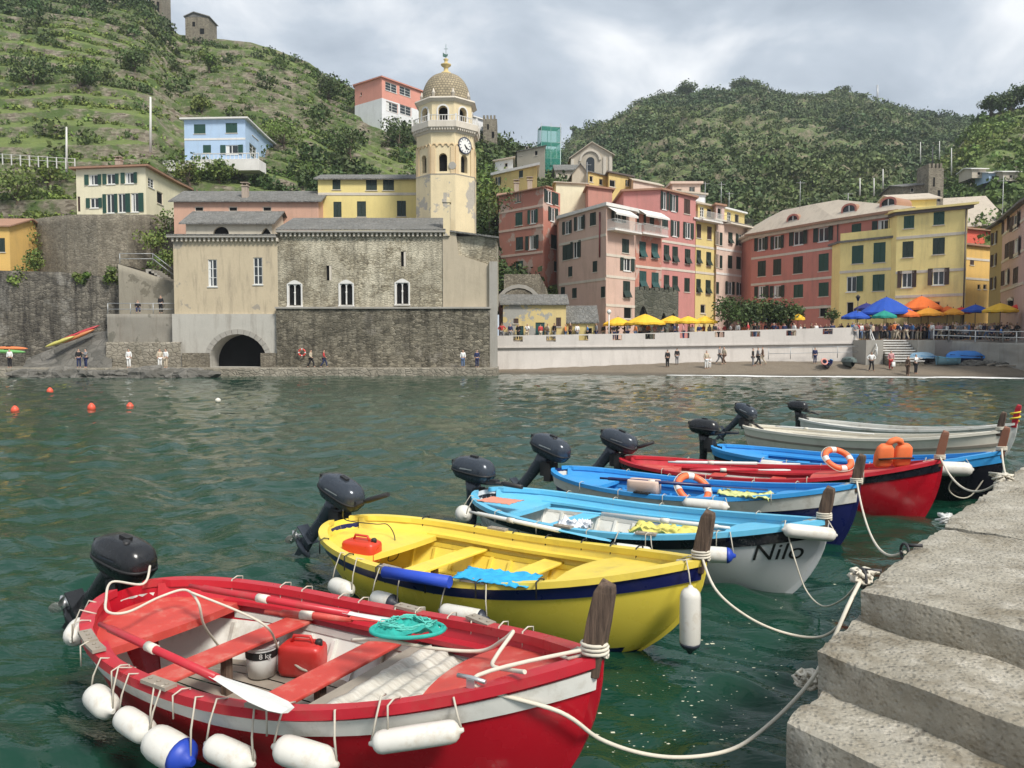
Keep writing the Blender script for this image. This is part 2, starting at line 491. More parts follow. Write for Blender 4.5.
def building(name, label, cat, chain, zb, zt, depth, wm, wins=(), roof='flat', rm=None, rh=1.5, ov=.4, bands=(), bm=None, group=None,
             trim=None, cornice=None, backvec=None, chimneys=0, base=None):
    """chain: [(px, Y), ...] visible corners left to right; zt: height (m) of the eaves
       wins: (wall index, px, py, w, h, kind[, shutter material])   bands: (wall index, py at the wall's left end)"""
    pts = [Vector(((px - 512) / FPX * Y * 1.0, Y)) for px, Y in chain]
    pts = []
    zm = (zb * .5 + zt * .5) - EYE
    for px, Y in chain: pts.append(Vector(((px - 512) / FPX * (Y * cP - zm * sP), Y)))
    bv = Vector(backvec) if backvec else Vector((0, depth))
    poly = pts + [pts[-1] + bv, pts[0] + bv]
    root = thing(name, label, cat, (pts[0].x, pts[0].y, zb), 0, group)
    rl = Vector((pts[0].x, pts[0].y, zb))
    walls = []
    n = len(poly)
    for k in range(n): walls.append(Wall(rl, poly[k], poly[(k+1) % n], zb, zt))
    for wn in wins:
        k, px, py, wp, hp, kd = wn[:6]
        window(walls[k], root, px, py, wp, hp, kd, wn[6] if len(wn) > 6 else None, trim)
    mb = MB()
    for wl in walls: wl.mesh(mb)
    loc = [p - Vector((rl.x, rl.y)) for p in poly]
    H_ = zt - zb
    mb.F([mb.V((p.x, p.y, H_ - .01)) for p in loc], 0)
    if roof == 'gable' or roof == 'gablef':
        a, b, c, d = [Vector((p.x, p.y, H_)) for p in (loc[0], loc[1], loc[-2], loc[-1])]
        if roof == 'gable': r0, r1 = (a + d) / 2, (b + c) / 2; up = Vector((0, 0, rh)); r0 += up; r1 += up; mb.poly([a, r0, d]); mb.poly([b, c, r1])
        else: r0, r1 = (a + b) / 2, (c + d) / 2; up = Vector((0, 0, rh)); r0 += up; r1 += up; mb.poly([a, b, r0]); mb.poly([c, d, r1])
    wo = mb.build('wall', wm, root)
    # string courses
    for (k, py) in bands:
        bb = MB(); wl = walls[k]; _, z = wl.hit(*(pxof((wl.P0.x, wl.P0.y, EYE))[0], py))
        bb.M = wl.mat(0, 0); bb.box(0, -.05, z - .14, wl.L, .0, z + .14)
        bb.build('string_course', bm or M_trim, root)
    rm = rm or M_tile
    mb = MB()
    L2 = [Vector((p.x, p.y)) for p in loc]
    if roof in ('flat', 'hip'):
        o1 = inset_poly(L2, ov)
        mb.prism(o1, H_ + .002, H_ + .22)
        if roof == 'hip':
            c = sum(o1, Vector((0, 0))) / len(o1)
            o2 = [c + (p - c) * .35 for p in o1]
            lo = [mb.V((p.x, p.y, H_ + .22)) for p in inset_poly(L2, ov + .02)]; hi = [mb.V((p.x, p.y, H_ + .22 + rh)) for p in o2]
            m = len(lo)
            for i in range(m): mb.F([lo[i], lo[(i+1) % m], hi[(i+1) % m], hi[i]], None, False)
            mb.F(hi, None, False)
    elif roof == 'parapet':
        o1 = inset_poly(L2, ov); o2 = inset_poly(L2, -.25)
        m = len(o1)
        for i in range(m):
            j = (i + 1) % m
            a, b, c, d = o1[i], o1[j], o2[j], o2[i]
            for z0, z1 in ((H_ + .002, H_ + .35),):
                q = [mb.V((p.x, p.y, z)) for z in (z0, z1) for p in (a, b, c, d)]
                for f_ in ((0, 1, 5, 4), (4, 5, 6, 7), (2, 3, 7, 6), (3, 2, 1, 0)): mb.F([q[x] for x in f_], None, False)
    else:
        a, b, c, d = [Vector((p.x, p.y, H_)) for p in (loc[0], loc[1], loc[-2], loc[-1])]
        if roof == 'gable':
            e = (b - a).normalized() * ov; up = Vector((0, 0, rh)); r0, r1 = (a + d) / 2 + up - e, (b + c) / 2 + up + e
            fr, bk = (a - d).normalized(), (d - a).normalized()
            sl = rh / ((a - d).length / 2)
            A, B = a - e + fr * ov - Vector((0, 0, sl * ov)), b + e + fr * ov - Vector((0, 0, sl * ov))
            C, D = c + e + bk * ov - Vector((0, 0, sl * ov)), d - e + bk * ov - Vector((0, 0, sl * ov))
            Q = [(A, B, r1, r0), (D, r0, r1, C)]
        else:
            e = (d - a).normalized() * ov; up = Vector((0, 0, rh)); r0, r1 = (a + b) / 2 + up - e, (d + c) / 2 + up + e
            sx = (b - a).normalized() * ov; sl = rh / ((b - a).length / 2); dz = Vector((0, 0, sl * ov))
            A, B, C, D = a - e - sx - dz, b - e + sx - dz, c + e + sx - dz, d + e - sx - dz
            Q = [(A, r0, r1, D), (r0, B, C, r1)]
        T = Vector((0, 0, .14)); g = Vector((0, 0, .004))
        for q in Q:
            lo = [mb.V(p + g) for p in q]; hi = [mb.V(p + T) for p in q]
            mb.F(hi, None, False); mb.F(lo[::-1], None, False)
            for i in range(4): mb.F([lo[i], lo[(i+1) % 4], hi[(i+1) % 4], hi[i]], None, False)
    ro = mb.build('roof', rm, root)
    if cornice:
        mb = MB(); o1 = inset_poly(L2, ov * .55)
        mb.prism(o1, H_ - .32, H_ - .015); mb.build('cornice', cornice, root)
    cx = sum((p.x for p in L2)) / len(L2); cy = sum((p.y for p in L2)) / len(L2)
    for k in range(chimneys):
        mb = MB(); q = L2[0].lerp(L2[1], (k + .6) / (chimneys + .3)); x, y = q.x * .7 + cx * .3, q.y * .7 + cy * .3
        z = H_ + (rh * .5 if roof != 'flat' else .2)
        mb.box(-.3, -.3, -.8, .3, .3, .9); mb.box(-.38, -.38, .9, .38, .38, 1.0)
        for s_ in (-.26, .2): mb.box(s_, -.3, 1.0, s_ + .06, .3, 1.25)
        mb.box(-.4, -.4, 1.25, .4, .4, 1.33)
        mb.build('chimney', M_chim, ro, (x, y, z))
    root_walls = walls
    return root, walls, ro

def railing(mb, p, q, h=1.0, n=None, r=.02, rails=2, bal=True):
    p, q = Vector(p), Vector(q); L = (q - p).length
    for k in range(rails): z = Vector((0, 0, h * (1 - k * .5 if not bal else 1 - k * .92))); mb.tube([p + z, q + z], r, 5)
    n = n or max(2, int(L / .14))
    for k in range(n + 1):
        a = p.lerp(q, k / n); mb.tube([a, a + Vector((0, 0, h))], r * (.7 if bal else 1.2), 4, sm=False)
# ------------------------------------------------------------------ land, sea and vegetation
def interp(tab, x):
    if x <= tab[0][0]: return tab[0][1]
    for (a, b), (c, d) in zip(tab, tab[1:]):
        if x <= c:
            t = (x - a) / (c - a); return b + (d - b) * t
    return tab[-1][1]
def fbm(x, y, z=0., o=4):
    return mnoise.fractal(Vector((x, y, z)), .9, 2.1, o)

def hill_mat(name, g1, g2, s1, s2):
    n = NT(name)
    geo = n.n('ShaderNodeNewGeometry'); sp = n.n('ShaderNodeSeparateXYZ'); n.l(geo.outputs['True Normal'], sp.inputs[0])
    nz = n.math('ADD', sp.outputs['Z'], n.math('MULTIPLY', n.math('SUBTRACT', n.noise(.35, 5), .5), .45))
    grass = n.mix(n.noise(.12, 7, .7), g1, g2)
    grass = n.mix(n.mr(n.noise(.9, 6, .7), .35, .7, 0, .55), grass, mul(g1, .45))
    v = n.vor(1.6, 'F1', n.map((1, 1, 2.2)))
    spc = n.n('ShaderNodeSeparateColor'); n.l(v.outputs['Color'], spc.inputs[0])
    stone = n.mix(spc.outputs[0], s1, s2)
    stone = n.mix(n.mr(n.noise(.35, 6, .7), .42, .58), stone, mul(g1, .7))
    n.col(n.mix(n.mr(nz, .60, .80), stone, grass)); n.rough(.95)
    n.bump(n.noise(1.5, 8, .7), 1.0, .35)
    return n.mat
M_hillL = hill_mat('hillside_left', (.095, .15, .034), (.21, .25, .065), (.10, .08, .055), (.27, .235, .175))
M_hillR = hill_mat('hillside_far', (.09, .13, .042), (.19, .23, .07), (.13, .115, .07), (.26, .22, .15))

class Hill:
    def __init__(s, name, px0, px1, nc, nr, yl, yr, zl, ridge, power, steps, amp, rough, m, seed, sag=0.):
        s.p = (px0, px1); s.yl, s.yr, s.zl, s.ridge = yl, yr, zl, ridge
        s.power, s.steps, s.amp, s.rough, s.seed, s.sag = power, steps, amp, rough, seed, sag
        V = np.zeros((nc * (nr + 6), 3)); k = 0
        rows = nr + 6
        for i in range(nc):
            px = px0 + (px1 - px0) * i / (nc - 1)
            for j in range(rows):
                t = j / (nr - 1)
                V[k] = s.pt(px, t); k += 1
        F_ = []
        for i in range(nc - 1):
            for j in range(rows - 1):
                a = i * rows + j; F_.append((a, a + rows, a + rows + 1, a + 1))
        o = npmesh(name, V, np.array(F_), m, smooth=False)
        tag(o, kind='structure')
    def pt(s, px, t):
        Yl, Yr = interp(s.yl, px), interp(s.yr, px)
        zl = interp(s.zl, px); zr = zat(interp(s.ridge, px), Yr, px)
        tt = min(t, 1.0)
        Y = Yl + (Yr - Yl) * t
        X = (px - 512) / FPX * Y
        q = tt ** s.power
        n_ = s.steps
        ph = fbm(X * .012 + s.seed, Y * .012, 3) * 1.9 * min(1, tt * 6) * min(1, (1 - tt) * 6)
        f = q * n_ + ph
        fl = math.floor(f); fr = f - fl
        s.fr = fr; st = fl + (fr * .36 if fr < .74 else .2664 + (fr - .74) / .26 * .7336)
        w_ = s.amp * max(.55, min(1, .9 + 1.2 * fbm(X * .02, Y * .02, s.seed + 9)))
        q2 = (f + (st - f) * w_ - ph) / n_
        z = zl + (zr - zl) * q2
        z += s.rough * fbm(X * .06, Y * .06, s.seed) * min(1, tt * 5) * (.35 if tt > .97 else 1)
        if t > 1: z -= (t - 1) * (Yr - Yl) * 1.6
        return (X, Y, z)

LRIDGE = [(-500, -30), (0, -34), (80, -28), (130, -14), (150, -5), (162, 6), (175, 26), (186, 35), (230, 39), (256, 42), (281, 50), (300, 58), (313, 63), (333, 79), (353, 87), (372, 99), (400, 112), (440, 118), (480, 128), (500, 140), (530, 150), (600, 185)]
hillL = Hill('hillside_terraces', -420, 590, 560, 420, [(-420, 92), (590, 92)],
             [(-420, 186), (150, 190), (300, 188), (385, 176), (440, 164), (590, 150)],
             [(-420, 16), (-100, 17.5), (160, 17.5), (185, 15), (330, 12.5), (420, 11), (590, 8)],
             LRIDGE, 1.0, 20, 1.0, .7, M_hillL, 1.3)
RRIDGE = [(380, 175), (500, 158), (560, 146), (570, 136), (594, 123), (622, 111), (634, 101), (662, 93), (687, 91), (712, 88), (740, 86), (768, 89), (805, 95), (825, 94), (840, 91), (862, 97), (905, 107), (948, 115), (975, 118), (1100, 125), (1500, 120)]
hillR = Hill('far_hill', 380, 1500, 560, 360, [(380, 118), (1500, 118)], [(380, 400), (1500, 450)],
             [(380, 6), (540, 8), (700, 8), (860, 8), (1500, 14)], [(a, b + 6) for a, b in RRIDGE], .92, 34, .9, 6.0, M_hillR, 5.1)
NRIDGE = [(850, 262), (870, 225), (890, 196), (915, 180), (935, 163), (952, 143), (966, 124), (982, 114), (1000, 110), (1024, 104), (1200, 70), (1700, 40)]
hillN = Hill('near_hill', 850, 1700, 320, 150, [(850, 104), (1700, 92)], [(850, 150), (950, 195), (1700, 200)],
             [(850, 8), (1000, 14), (1700, 14)], NRIDGE, 1.0, 12, .85, 2.0, M_hillL, 8.7)

# ---- leaves
def leaf_cloud(rs, centers, radii, nleaf, size, squash=.8, shell=.55):
    """many small leaf faces spread through ellipsoid clumps. returns V, F, tint"""
    centers = np.asarray(centers, float); radii = np.asarray(radii, float)
    M = len(centers); nl = nleaf
    idx = np.repeat(np.arange(M), nl); n = len(idx)
    d = rs.normal(size=(n, 3)); d /= np.linalg.norm(d, axis=1)[:, None]
    r = (shell + (1 - shell) * rs.random(n) ** .5) * (1 + .22 * rs.normal(size=n))
    p = d * r[:, None] * radii[idx][:, None]; p[:, 2] *= squash
    c = centers[idx] + p
    a = rs.normal(size=(n, 3)); a = a + d * .0; a /= np.linalg.norm(a, axis=1)[:, None]
    b = np.cross(d * .9 + rs.normal(size=(n, 3)) * .5, a); b /= (np.linalg.norm(b, axis=1)[:, None] + 1e-9)
    sz = size * (.6 + .8 * rs.random(n)) * np.clip(radii[idx] / radii.mean(), .6, 1.6)
    a *= sz[:, None] * .5; b *= sz[:, None] * .35
    V = np.stack([c - a, c + b, c + a, c - b], 1).reshape(-1, 3)
    F_ = np.arange(n * 4).reshape(-1, 4)
    tc_ = .7 + .5 * rs.random((M, 1)) + .06 * rs.normal(size=(M, 3)) + .0; pn = np.array([fbm(c[0] * .02, c[1] * .02, 1) for c in centers])[:, None]; tc_ = tc_ * (1 + np.clip(pn, -.5, .5) * np.array([.5, .35, .2]))
    tl = .85 + .3 * rs.random(n)
    T = np.repeat(tc_[idx] * tl[:, None], 4, axis=0)
    return V, F_, np.clip(T, 0, 2)
M_leafA = leafmat('foliage_scrub', (.08, .135, .03), (.175, .225, .055))
M_leafB = leafmat('foliage_dark', (.042, .072, .024), (.085, .125, .036))
M_leafC = leafmat('foliage_far', (.055, .090, .036), (.115, .15, .052))
M_leafY = leafmat('foliage_bright', (.10, .15, .025), (.17, .22, .05))
M_bark = paint('bark', (.10, .075, .05), .9, .3, 3, .4, .2)
rs = np.random.default_rng(11)
def scatter(hill, n, pr, tr, rr, dens=None, lip=0.):
    C, Rr = [], []
    while len(C) < n:
        px = rnd.uniform(*pr); t = tr[0] + (tr[1] - tr[0]) * rnd.random() ** .8
        x, y, z = hill.pt(px, t)
        if rnd.random() < lip and not .58 < hill.fr < .80: continue
        if dens and rnd.random() > dens(px, t, x, y): continue
        r = rnd.uniform(*rr) * (1 + .5 * (rnd.random() ** 3)); C.append((x, y, z + r * .35)); Rr.append(r)
    return C, Rr
def dL(px, t, x, y):
    k = .25 + 1.3 * max(0, fbm(x * .03, y * .03, 2))
    if 300 < px < 440: k += .3
    if 350 < px < 425 and t > .35: return .12
    if px < 170 and t < .1: k += .6
    if px < 180 and t > .75: k += .35
    return k
C, Rr = scatter(hillL, 5600, (-60, 560), (0.0, 1.0), (.28, .7), dL, .95)
V, F_, T = leaf_cloud(rs, C, Rr, 30, .36, .7)
tag(npmesh('scrub', V, F_, M_leafA, cols=T), 'low green scrub growing all over the terraced hillside on the left', 'scrub', kind='stuff')
C, Rr = scatter(hillL, 1050, (-60, 560), (0.0, 1.0), (.6, 1.7), lambda px, t, x, y: .12 + (.8 if 310 < px < 470 and .1 < t < .4 else 0) + (.3 if 310 < px < 350 else 0) + (.5 if px < 180 and t > .7 else 0) + (.8 if px > 470 else 0))
V, F_, T = leaf_cloud(rs, C, Rr, 120, .48, .8)
tag(npmesh('bushes', V, F_, M_leafB, cols=T), 'dark evergreen bushes scattered between the terraces on the left hillside', 'bushes', kind='stuff')
def dR(px, t, x, y):
    k = 60 * fbm(x * .02, y * .02, 8); terr = (600 < px + k < 720 and .05 < t < .45) or (690 < px + k < 830 and .36 < t < .72)
    q = fbm(x * .012, y * .02, 4); return max(.10, min(1, (.06 if terr else .95) + q * (.5 if terr else .35)))
C, Rr = scatter(hillR, 7500, (520, 1060), (0.0, 1.0), (1.3, 2.9), dR, .35)
V, F_, T = leaf_cloud(rs, C, Rr, 64, .78, .75)
C2, R2 = scatter(hillR, 2600, (585, 850), (0.03, .75), (.6, 1.3), None, 1.0)
V2, F2, T2 = leaf_cloud(rs, C2, R2, 24, .7, .7)
tag(npmesh('hedges', V2, F2, M_leafC, cols=T2), 'low rows of vines and hedges along the terraces of the far hill', 'vines', kind='stuff')
tag(npmesh('woodland', V, F_, M_leafC, cols=T), 'dense green woodland covering the far hill behind the village', 'woodland', kind='stuff')
C, Rr = scatter(hillN, 900, (860, 1100), (0.0, 1.0), (.6, 1.7), None, .4)
V, F_, T = leaf_cloud(rs, C, Rr, 70, .6, .75)
tag(npmesh('scrub', V, F_, M_leafA, cols=T), 'green scrub on the steep slope at the right behind the village roofs', 'scrub', kind='stuff')

def tree(px, Y, zb, h, r, m, label, name='tree', group=None, trunkh=None, nl=700, leaf=.5, squash=.85, cat='tree', clumps=9):
    p = at(px, 346, Y)
    th = trunkh if trunkh is not None else h * .35
    root = thing(name, label, cat, (p.x, p.y, zb), 0, group)
    lrs = np.random.default_rng(int(abs(px) * 13 + Y * 7))
    mb = MB()
    mb.tube([(0, 0, -.6), (.06 * r, .02, th * .5), (0, .05, th), (.1 * r, 0, h * .7)], [h * .035 + .06, h * .03 + .05, h * .022 + .04, .03], 7)
    cs, rr = [], []
    for k in range(clumps):
        a = lrs.random() * 2 * PI; q = lrs.random() ** .6 * r * .68
        z = th + (h - th) * (.3 + .5 * lrs.random())
        c = (math.cos(a) * q, math.sin(a) * q, z); cs.append(c); rr.append(r * (.36 + .22 * lrs.random()))
        mb.tube([(0, 0, th * .8), (c[0] * .4, c[1] * .4, th + (z - th) * .4), c], [h * .018 + .03, .03, .015], 5)
    mb.build('trunk', M_bark, root)
    V, F_, T = leaf_cloud(lrs, cs, rr, nl // clumps, leaf, squash, .35)
    npmesh('crown', V, F_, m, root, cols=T)
    return root
def hp(hill, px, py):
    """height and depth where the pixel ray meets the hill"""
    best = None
    for k in range(1, 120):
        x, y, z = hill.pt(px, k / 120)
        q = pxof((x, y, z))[1]
        if q <= py: return y, z
    return y, z
for px, py, h, r, lab in [
        (40, 90, 4.6, 3.8, 'large rounded dark bush on a terrace, nearest the left edge'),
        (87, 92, 4.0, 3.4, 'rounded dark bush just right of the large one on the left terraces'),
        (141, 76, 4.2, 2.8, 'dark bush in the middle of the terraces above the tall white pole'),
        (214, 74, 4.6, 2.2, 'upright green bush on the terraces below the stone hut on the ridge'),
        (206, 114, 3.0, 2.2, 'small green bush right above the blue house'),
        (192, 190, 5.0, 3.2, 'big leafy tree between the cream house and the blue house'),
        (222, 186, 3.4, 2.6, 'leafy tree directly below the terrace of the blue house'),
        (286, 148, 4.6, 4.2, 'broad round olive-green bush right of the blue house'),
        (331, 104, 5.5, 3.0, 'dark tree on the slope left of the pink school house'),
        (400, 150, 6.0, 3.6, 'dark tree below the pink school house beside the bell tower'),
        (352, 160, 5.0, 3.4, 'green tree above the yellow house with dark windows'),
        (20, 205, 4.0, 4.0, 'wide bush on the slope left of the cream house'),
        (52, 196, 3.6, 3.4, 'low hedge-like bush beside the fence left of the cream house')]:
    Y, z = hp(hillL, px, py); tree(px, Y, z - .3, h, r, M_leafB if 'dark' in lab else M_leafA, lab, 'bush' if 'bush' in lab else 'tree', None, h * .2, 900, .42, .85, 'bush' if 'bush' in lab else 'tree')
for px, py, h, r, lab in [
        (683, 95, 15, 7.5, 'lone rounded tree on the crest of the far hill, left of the twin pines'),
        (736, 90, 17, 7.5, 'left one of the twin umbrella pines on the far hilltop'),
        (747, 90, 17, 6, 'right one of the twin umbrella pines on the far hilltop'),
        (836, 96, 13, 7, 'broad tree on the knoll of the far ridge'),
        (853, 99, 10, 5, 'smaller tree right of the broad one on the far ridge'),
        (577, 136, 14, 5, 'thin tree on the ridge just right of the green scaffold')]:
    Y, z = hp(hillR, px, py); tree(px, Y, z - 2, h * .62, r * .85, M_leafC, lab, 'tree', None, h * .2, 1600, 1.0, .75)
for px, py, h, r, lab in [
        (984, 119, 9, 3.6, 'tall dark pine standing alone on the right hill crest'),
        (1003, 114, 8.5, 4.4, 'dark pine near the right edge on the hill crest'),
        (1020, 110, 9.5, 4.6, 'dark pine cut by the right edge of the picture')]:
    Y, z = hp(hillN, px, py); tree(px, Y, z - 1, h * .8, r, M_leafB, lab, 'pine_tree', None, h * .22, 1800, .55, .75, 'tree')
for px, Y, zb, h, r, lab in [
        (497, 110, 18, 8, 5, 'big leafy tree at the right of the bell tower'),
        (490, 124, 24, 7, 5, 'tree below the ruined castle wall right of the bell tower'),
        (560, 118, 22.5, 5.5, 4.6, 'dark round tree in front of the green scaffold')]:
    tree(px, Y, zb, h, r, M_leafB if 'dark' in lab else M_leafA, lab, 'tree', None, 2, 900, .5)

# ---- sea
n = NT('sea_water')
n.col(n.mix(n.noise(.05, 3), (.005, .036, .021), (.009, .048, .029)))
n.rough(.035); n.b.inputs['IOR'].default_value = 1.33
g = n.n('ShaderNodeTexNoise')
w1 = n.noise(1.1, 5, .6, n.map((.75, 1.5, 1), rot=(0, 0, R(-12))), .4)
w2 = n.noise(5.5, 4, .6, n.map((.8, 1.4, 1), rot=(0, 0, R(8))))
bp = n.n('ShaderNodeBump'); bp.inputs['Strength'].default_value = 1; bp.inputs['Distance'].default_value = .055; n.l(w1, bp.inputs['Height'])
bp2 = n.n('ShaderNodeBump'); bp2.inputs['Strength'].default_value = .55; bp2.inputs['Distance'].default_value = .012
n.l(w2, bp2.inputs['Height']); n.l(bp.outputs[0], bp2.inputs['Normal']); n.l(bp2.outputs[0], n.b.inputs['Normal'])
M_sea = n.mat
def sea():
    nc, nr = 560, 620
    th = np.linspace(R(-62), R(62), nc)
    r = np.concatenate([[.5, 1.0], 1.3 * (300 / 1.3) ** np.linspace(0, 1, nr)]); nr = len(r)
    A, B = np.meshgrid(th, r, indexing='ij')
    X, Y = np.sin(A) * B, np.cos(A) * B
    rs2 = np.random.default_rng(5); Z = np.zeros_like(X)
    for k in range(46):
        wl = 10 ** rs2.uniform(math.log10(.35), math.log10(4.5)); a = rs2.normal(R(70), R(38)); ph = rs2.random() * 6.28; bo = 1.75 if wl < 1.6 else 1.0
        am = .0046 * wl ** .85 * (.5 + rs2.random())
        fade = np.clip(1.6 - B * .9 / (wl * 60), 0, 1)
        Z += bo * am * fade * np.sin((X * math.cos(a) + Y * math.sin(a)) * 2 * PI / wl + ph + .8 * np.sin(X * .5 + k) + .6 * np.cos(Y * .43 + k * 2))
    V = np.stack([X, Y, Z], -1).reshape(-1, 3)
    i, j = np.meshgrid(np.arange(nc - 1), np.arange(nr - 1), indexing='ij'); a = i * nr + j
    F_ = np.stack([a, a + nr, a + nr + 1, a + 1], -1).reshape(-1, 4)[:, ::-1]
    o = npmesh('water', V, F_[:, ::-1], M_sea, smooth=True); tag(o, kind='structure')
sea()
# ------------------------------------------------------------------ town
def ysolve(px, py, z): return on(px, py, z).y
P_red = plaster('plaster_red', (.50, .205, .15), .45, .32, (.48, .34, .28))
P_pinkb = plaster('plaster_pinkish', (.60, .42, .34), .35)
P_rose = plaster('plaster_rose', (.54, .235, .21), .4)
P_rosed = plaster('plaster_brick_rose', (.48, .23, .18), .35)
P_yel = plaster('plaster_yellow', (.68, .54, .22), .28)
P_yel2 = plaster('plaster_gold', (.66, .50, .20), .35)
P_pale = plaster('plaster_pale_pink', (.66, .50, .41), .35)
P_deep = plaster('plaster_deep_rose', (.55, .215, .17), .45)
P_yelb = plaster('plaster_lemon', (.88, .71, .29), .3)
P_cream = plaster('plaster_cream', (.76, .70, .50), .2)
P_blue = plaster('plaster_sky_blue', (.42, .56, .74), .15)
P_salmon = plaster('plaster_salmon', (.68, .30, .23), .15)
P_white = plaster('plaster_white', (.74, .74, .74), .2)
P_beige = plaster('plaster_beige', (.50, .44, .35), .35)
P_olive = plaster('plaster_ochre', (.42, .33, .14), .4)
P_mauve = plaster('plaster_mauve', (.56, .40, .36), .3)
P_orange = plaster('plaster_orange', (.72, .46, .14), .25)
P_tower = plaster('plaster_tower', (.72, .60, .38), .22, .42, (.42, .38, .32))
P_towerc = plaster('plaster_tower_clean', (.72, .60, .38), .22)
P_church = plaster('plaster_church', (.54, .45, .31), .8, .12, (.34, .30, .24))
P_churchl = plaster('plaster_church_low', (.46, .44, .39), .6)
R_stone = rubble('rubble_church', [(.24, .205, .14), (.60, .54, .40), (.40, .35, .245), (.70, .63, .48)], (.17, .15, .11), 2.6, 2.3, (.08, .07, .05), .6, (.66, .60, .46), .5)
R_low = rubble('rubble_dark', [(.10, .09, .065), (.36, .32, .24), (.20, .175, .125)], (.07, .06, .045), 2.2, 2.4, (.035, .03, .02), .9, (.30, .27, .22), .15)
R_ret = rubble('retaining_rubble', [(.18, .155, .115), (.36, .32, .245), (.26, .225, .165)], (.13, .115, .085), 3.2, 1.5, (.07, .06, .045), .5)
R_dark = rubble('sea_wall_dark', [(.09, .082, .066), (.30, .27, .215), (.17, .152, .12)], (.07, .06, .05), 2.0, 2.2, (.025, .022, .018), .95, (.32, .30, .26), .2)
R_green = rubble('green_stone', [(.07, .075, .055), (.17, .17, .13), (.11, .115, .09)], (.05, .05, .04), 1.3, 1.8, (.04, .045, .03), .6)

ZS = 3.3
G = 'tall coloured houses around the harbour square'
# red house with roof loggia
building('house', 'brick-red house with a roof balcony, left of the pink corner house', 'house',
  [(499, 99), (543, 93.5), (560, 97.5)], ZS, zat(187, 93.5, 543), 10, P_red, [
  (0, 518, 197, 6, 11, 'closed', M_green), (0, 519, 219, 7, 13, 'closed', M_green), (0, 533, 216.5, 10, 14, 'open', M_green),
  (0, 519.5, 243.5, 7, 13, 'closed', M_dkgreen), (0, 532.5, 242.5, 13, 14, 'open', M_dkgreen), (0, 519.5, 266, 7, 10, 'closed', M_green),
  (1, 549, 197, 10, 13, 'open', M_dkgreen), (1, 556, 199, 5, 12, 'closed'),
  (1, 552.5, 214.5, 9, 14, 'open', M_dkgreen), (1, 554.5, 242, 7, 14, 'closed'), (1, 556.5, 266.5, 5, 10, 'closed')],
  'gable', M_tile, 1.2, .5, [(0, 213), (0, 232), (0, 257)], P_pale, G, chimneys=2)
# pink corner house
zt2 = zat(206, 83, 606)
B2, W2, _ = building('house', 'large dusty-pink corner house with white roof terrace and awning', 'house',
  [(559, ysolve(559, 219, zt2)), (606, 83), (635, ysolve(635, 212, zt2))], ZS, zt2, 9, P_pinkb, [
  (0, 567.5, 227.5, 9, 13, 'open'), (0, 580, 223, 11, 14, 'open'), (0, 593, 219, 6, 13, 'closed'),
  (0, 566.5, 252.5, 8, 15, 'closed'), (0, 576, 249.5, 10, 17, 'open'), (0, 570.3, 271.5, 4, 10, 'closed'), (0, 595, 266.5, 4.5, 11, 'closed'),
  (0, 574.5, 293, 4.5, 10, 'closed'), (0, 603, 292, 4, 11, 'closed'), (0, 563, 292, 4, 10, 'closed'),
  (1, 618, 217, 14, 10, 'open', M_dkgreen), (1, 625.5, 246, 7, 14, 'closed', M_dkgreen), (1, 627, 264.5, 14, 13, 'open', M_dkgreen),
  (1, 626.5, 289.5, 7, 17, 'half', M_dkgreen), (1, 628, 313, 8, 12, 'dark')],
  'parapet', M_wtrim, 1, .3, [(0, 245), (0, 285), (1, 254.5), (1, 276), (1, 305)], M_trim, G)
def balcony(root, wall, px0, px1, py, depth=1.1, m=M_wtrim, rm=M_white, h=1.0):
    u0, z = wall.hit(px0, py); u1, _ = wall.hit(px1, py)
    mb = MB(); mb.box(u0, -depth, -.18, u1, -.01, 0); o = mb.build('balcony', m, root); wall.place(o, 0, z)
    r = MB(); railing(r, (u0 + .04, -depth + .05, 0), (u1 - .04, -depth + .05, 0), h, r=.022)
    railing(r, (u0 + .04, -depth + .05, 0), (u0 + .04, -.02, 0), h, r=.022); railing(r, (u1 - .04, -depth + .05, 0), (u1 - .04, -.02, 0), h, r=.022)
    r.build('railing', rm, o)
balcony(B2, W2[1], 607, 634, 229)
def awning(root, wall, px0, px1, py, out_=1.3, drop=.8, m=M_wtrim):
    u0, z = wall.hit(px0, py); u1, _ = wall.hit(px1, py)
    mb = MB(); a, b, c, d = (u0, -.02, 0), (u1, -.02, 0), (u1, -out_, -drop), (u0, -out_, -drop)
    mb.poly([a, b, c, d]); mb.poly([(p[0], p[1], p[2] - .03) for p in (d, c, b, a)])
    mb.poly([(u0, -out_, -drop), (u1, -out_, -drop), (u1, -out_, -drop - .22), (u0, -out_, -drop - .22)])
    o = mb.build('awning', m, root); wall.place(o, 0, z); return o
awning(B2, W2[1], 606.5, 629, 206)
for px in (560.5, 571, 586, 605, 634):     # little chimneys and plants on the terrace
    pass
# red terrace house
zt3 = zat(212, 87.5, 636)
B3, W3, _ = building('house', 'narrow red house with white balcony between pink corner house and tall rose house', 'house',
  [(635.3, 88.2), (661.5, 91.5)], ZS, zt3, 8, P_red, [
  (0, 641, 218, 9, 12, 'open', M_dkgreen), (0, 655, 220, 10, 12, 'openl', M_dkgreen),
  (0, 642.5, 249.5, 6.5, 16, 'half', M_teal), (0, 654.5, 251, 6.5, 15, 'half', M_teal), (0, 642.8, 279.5, 7, 17, 'half', M_teal), (0, 655, 281, 7, 17, 'half', M_teal)],
  'parapet', M_wtrim, 1, .3, [(0, 266)], M_trim, G)
balcony(B3, W3[0], 635.6, 661, 233); awning(B3, W3[0], 637, 661, 208.5)
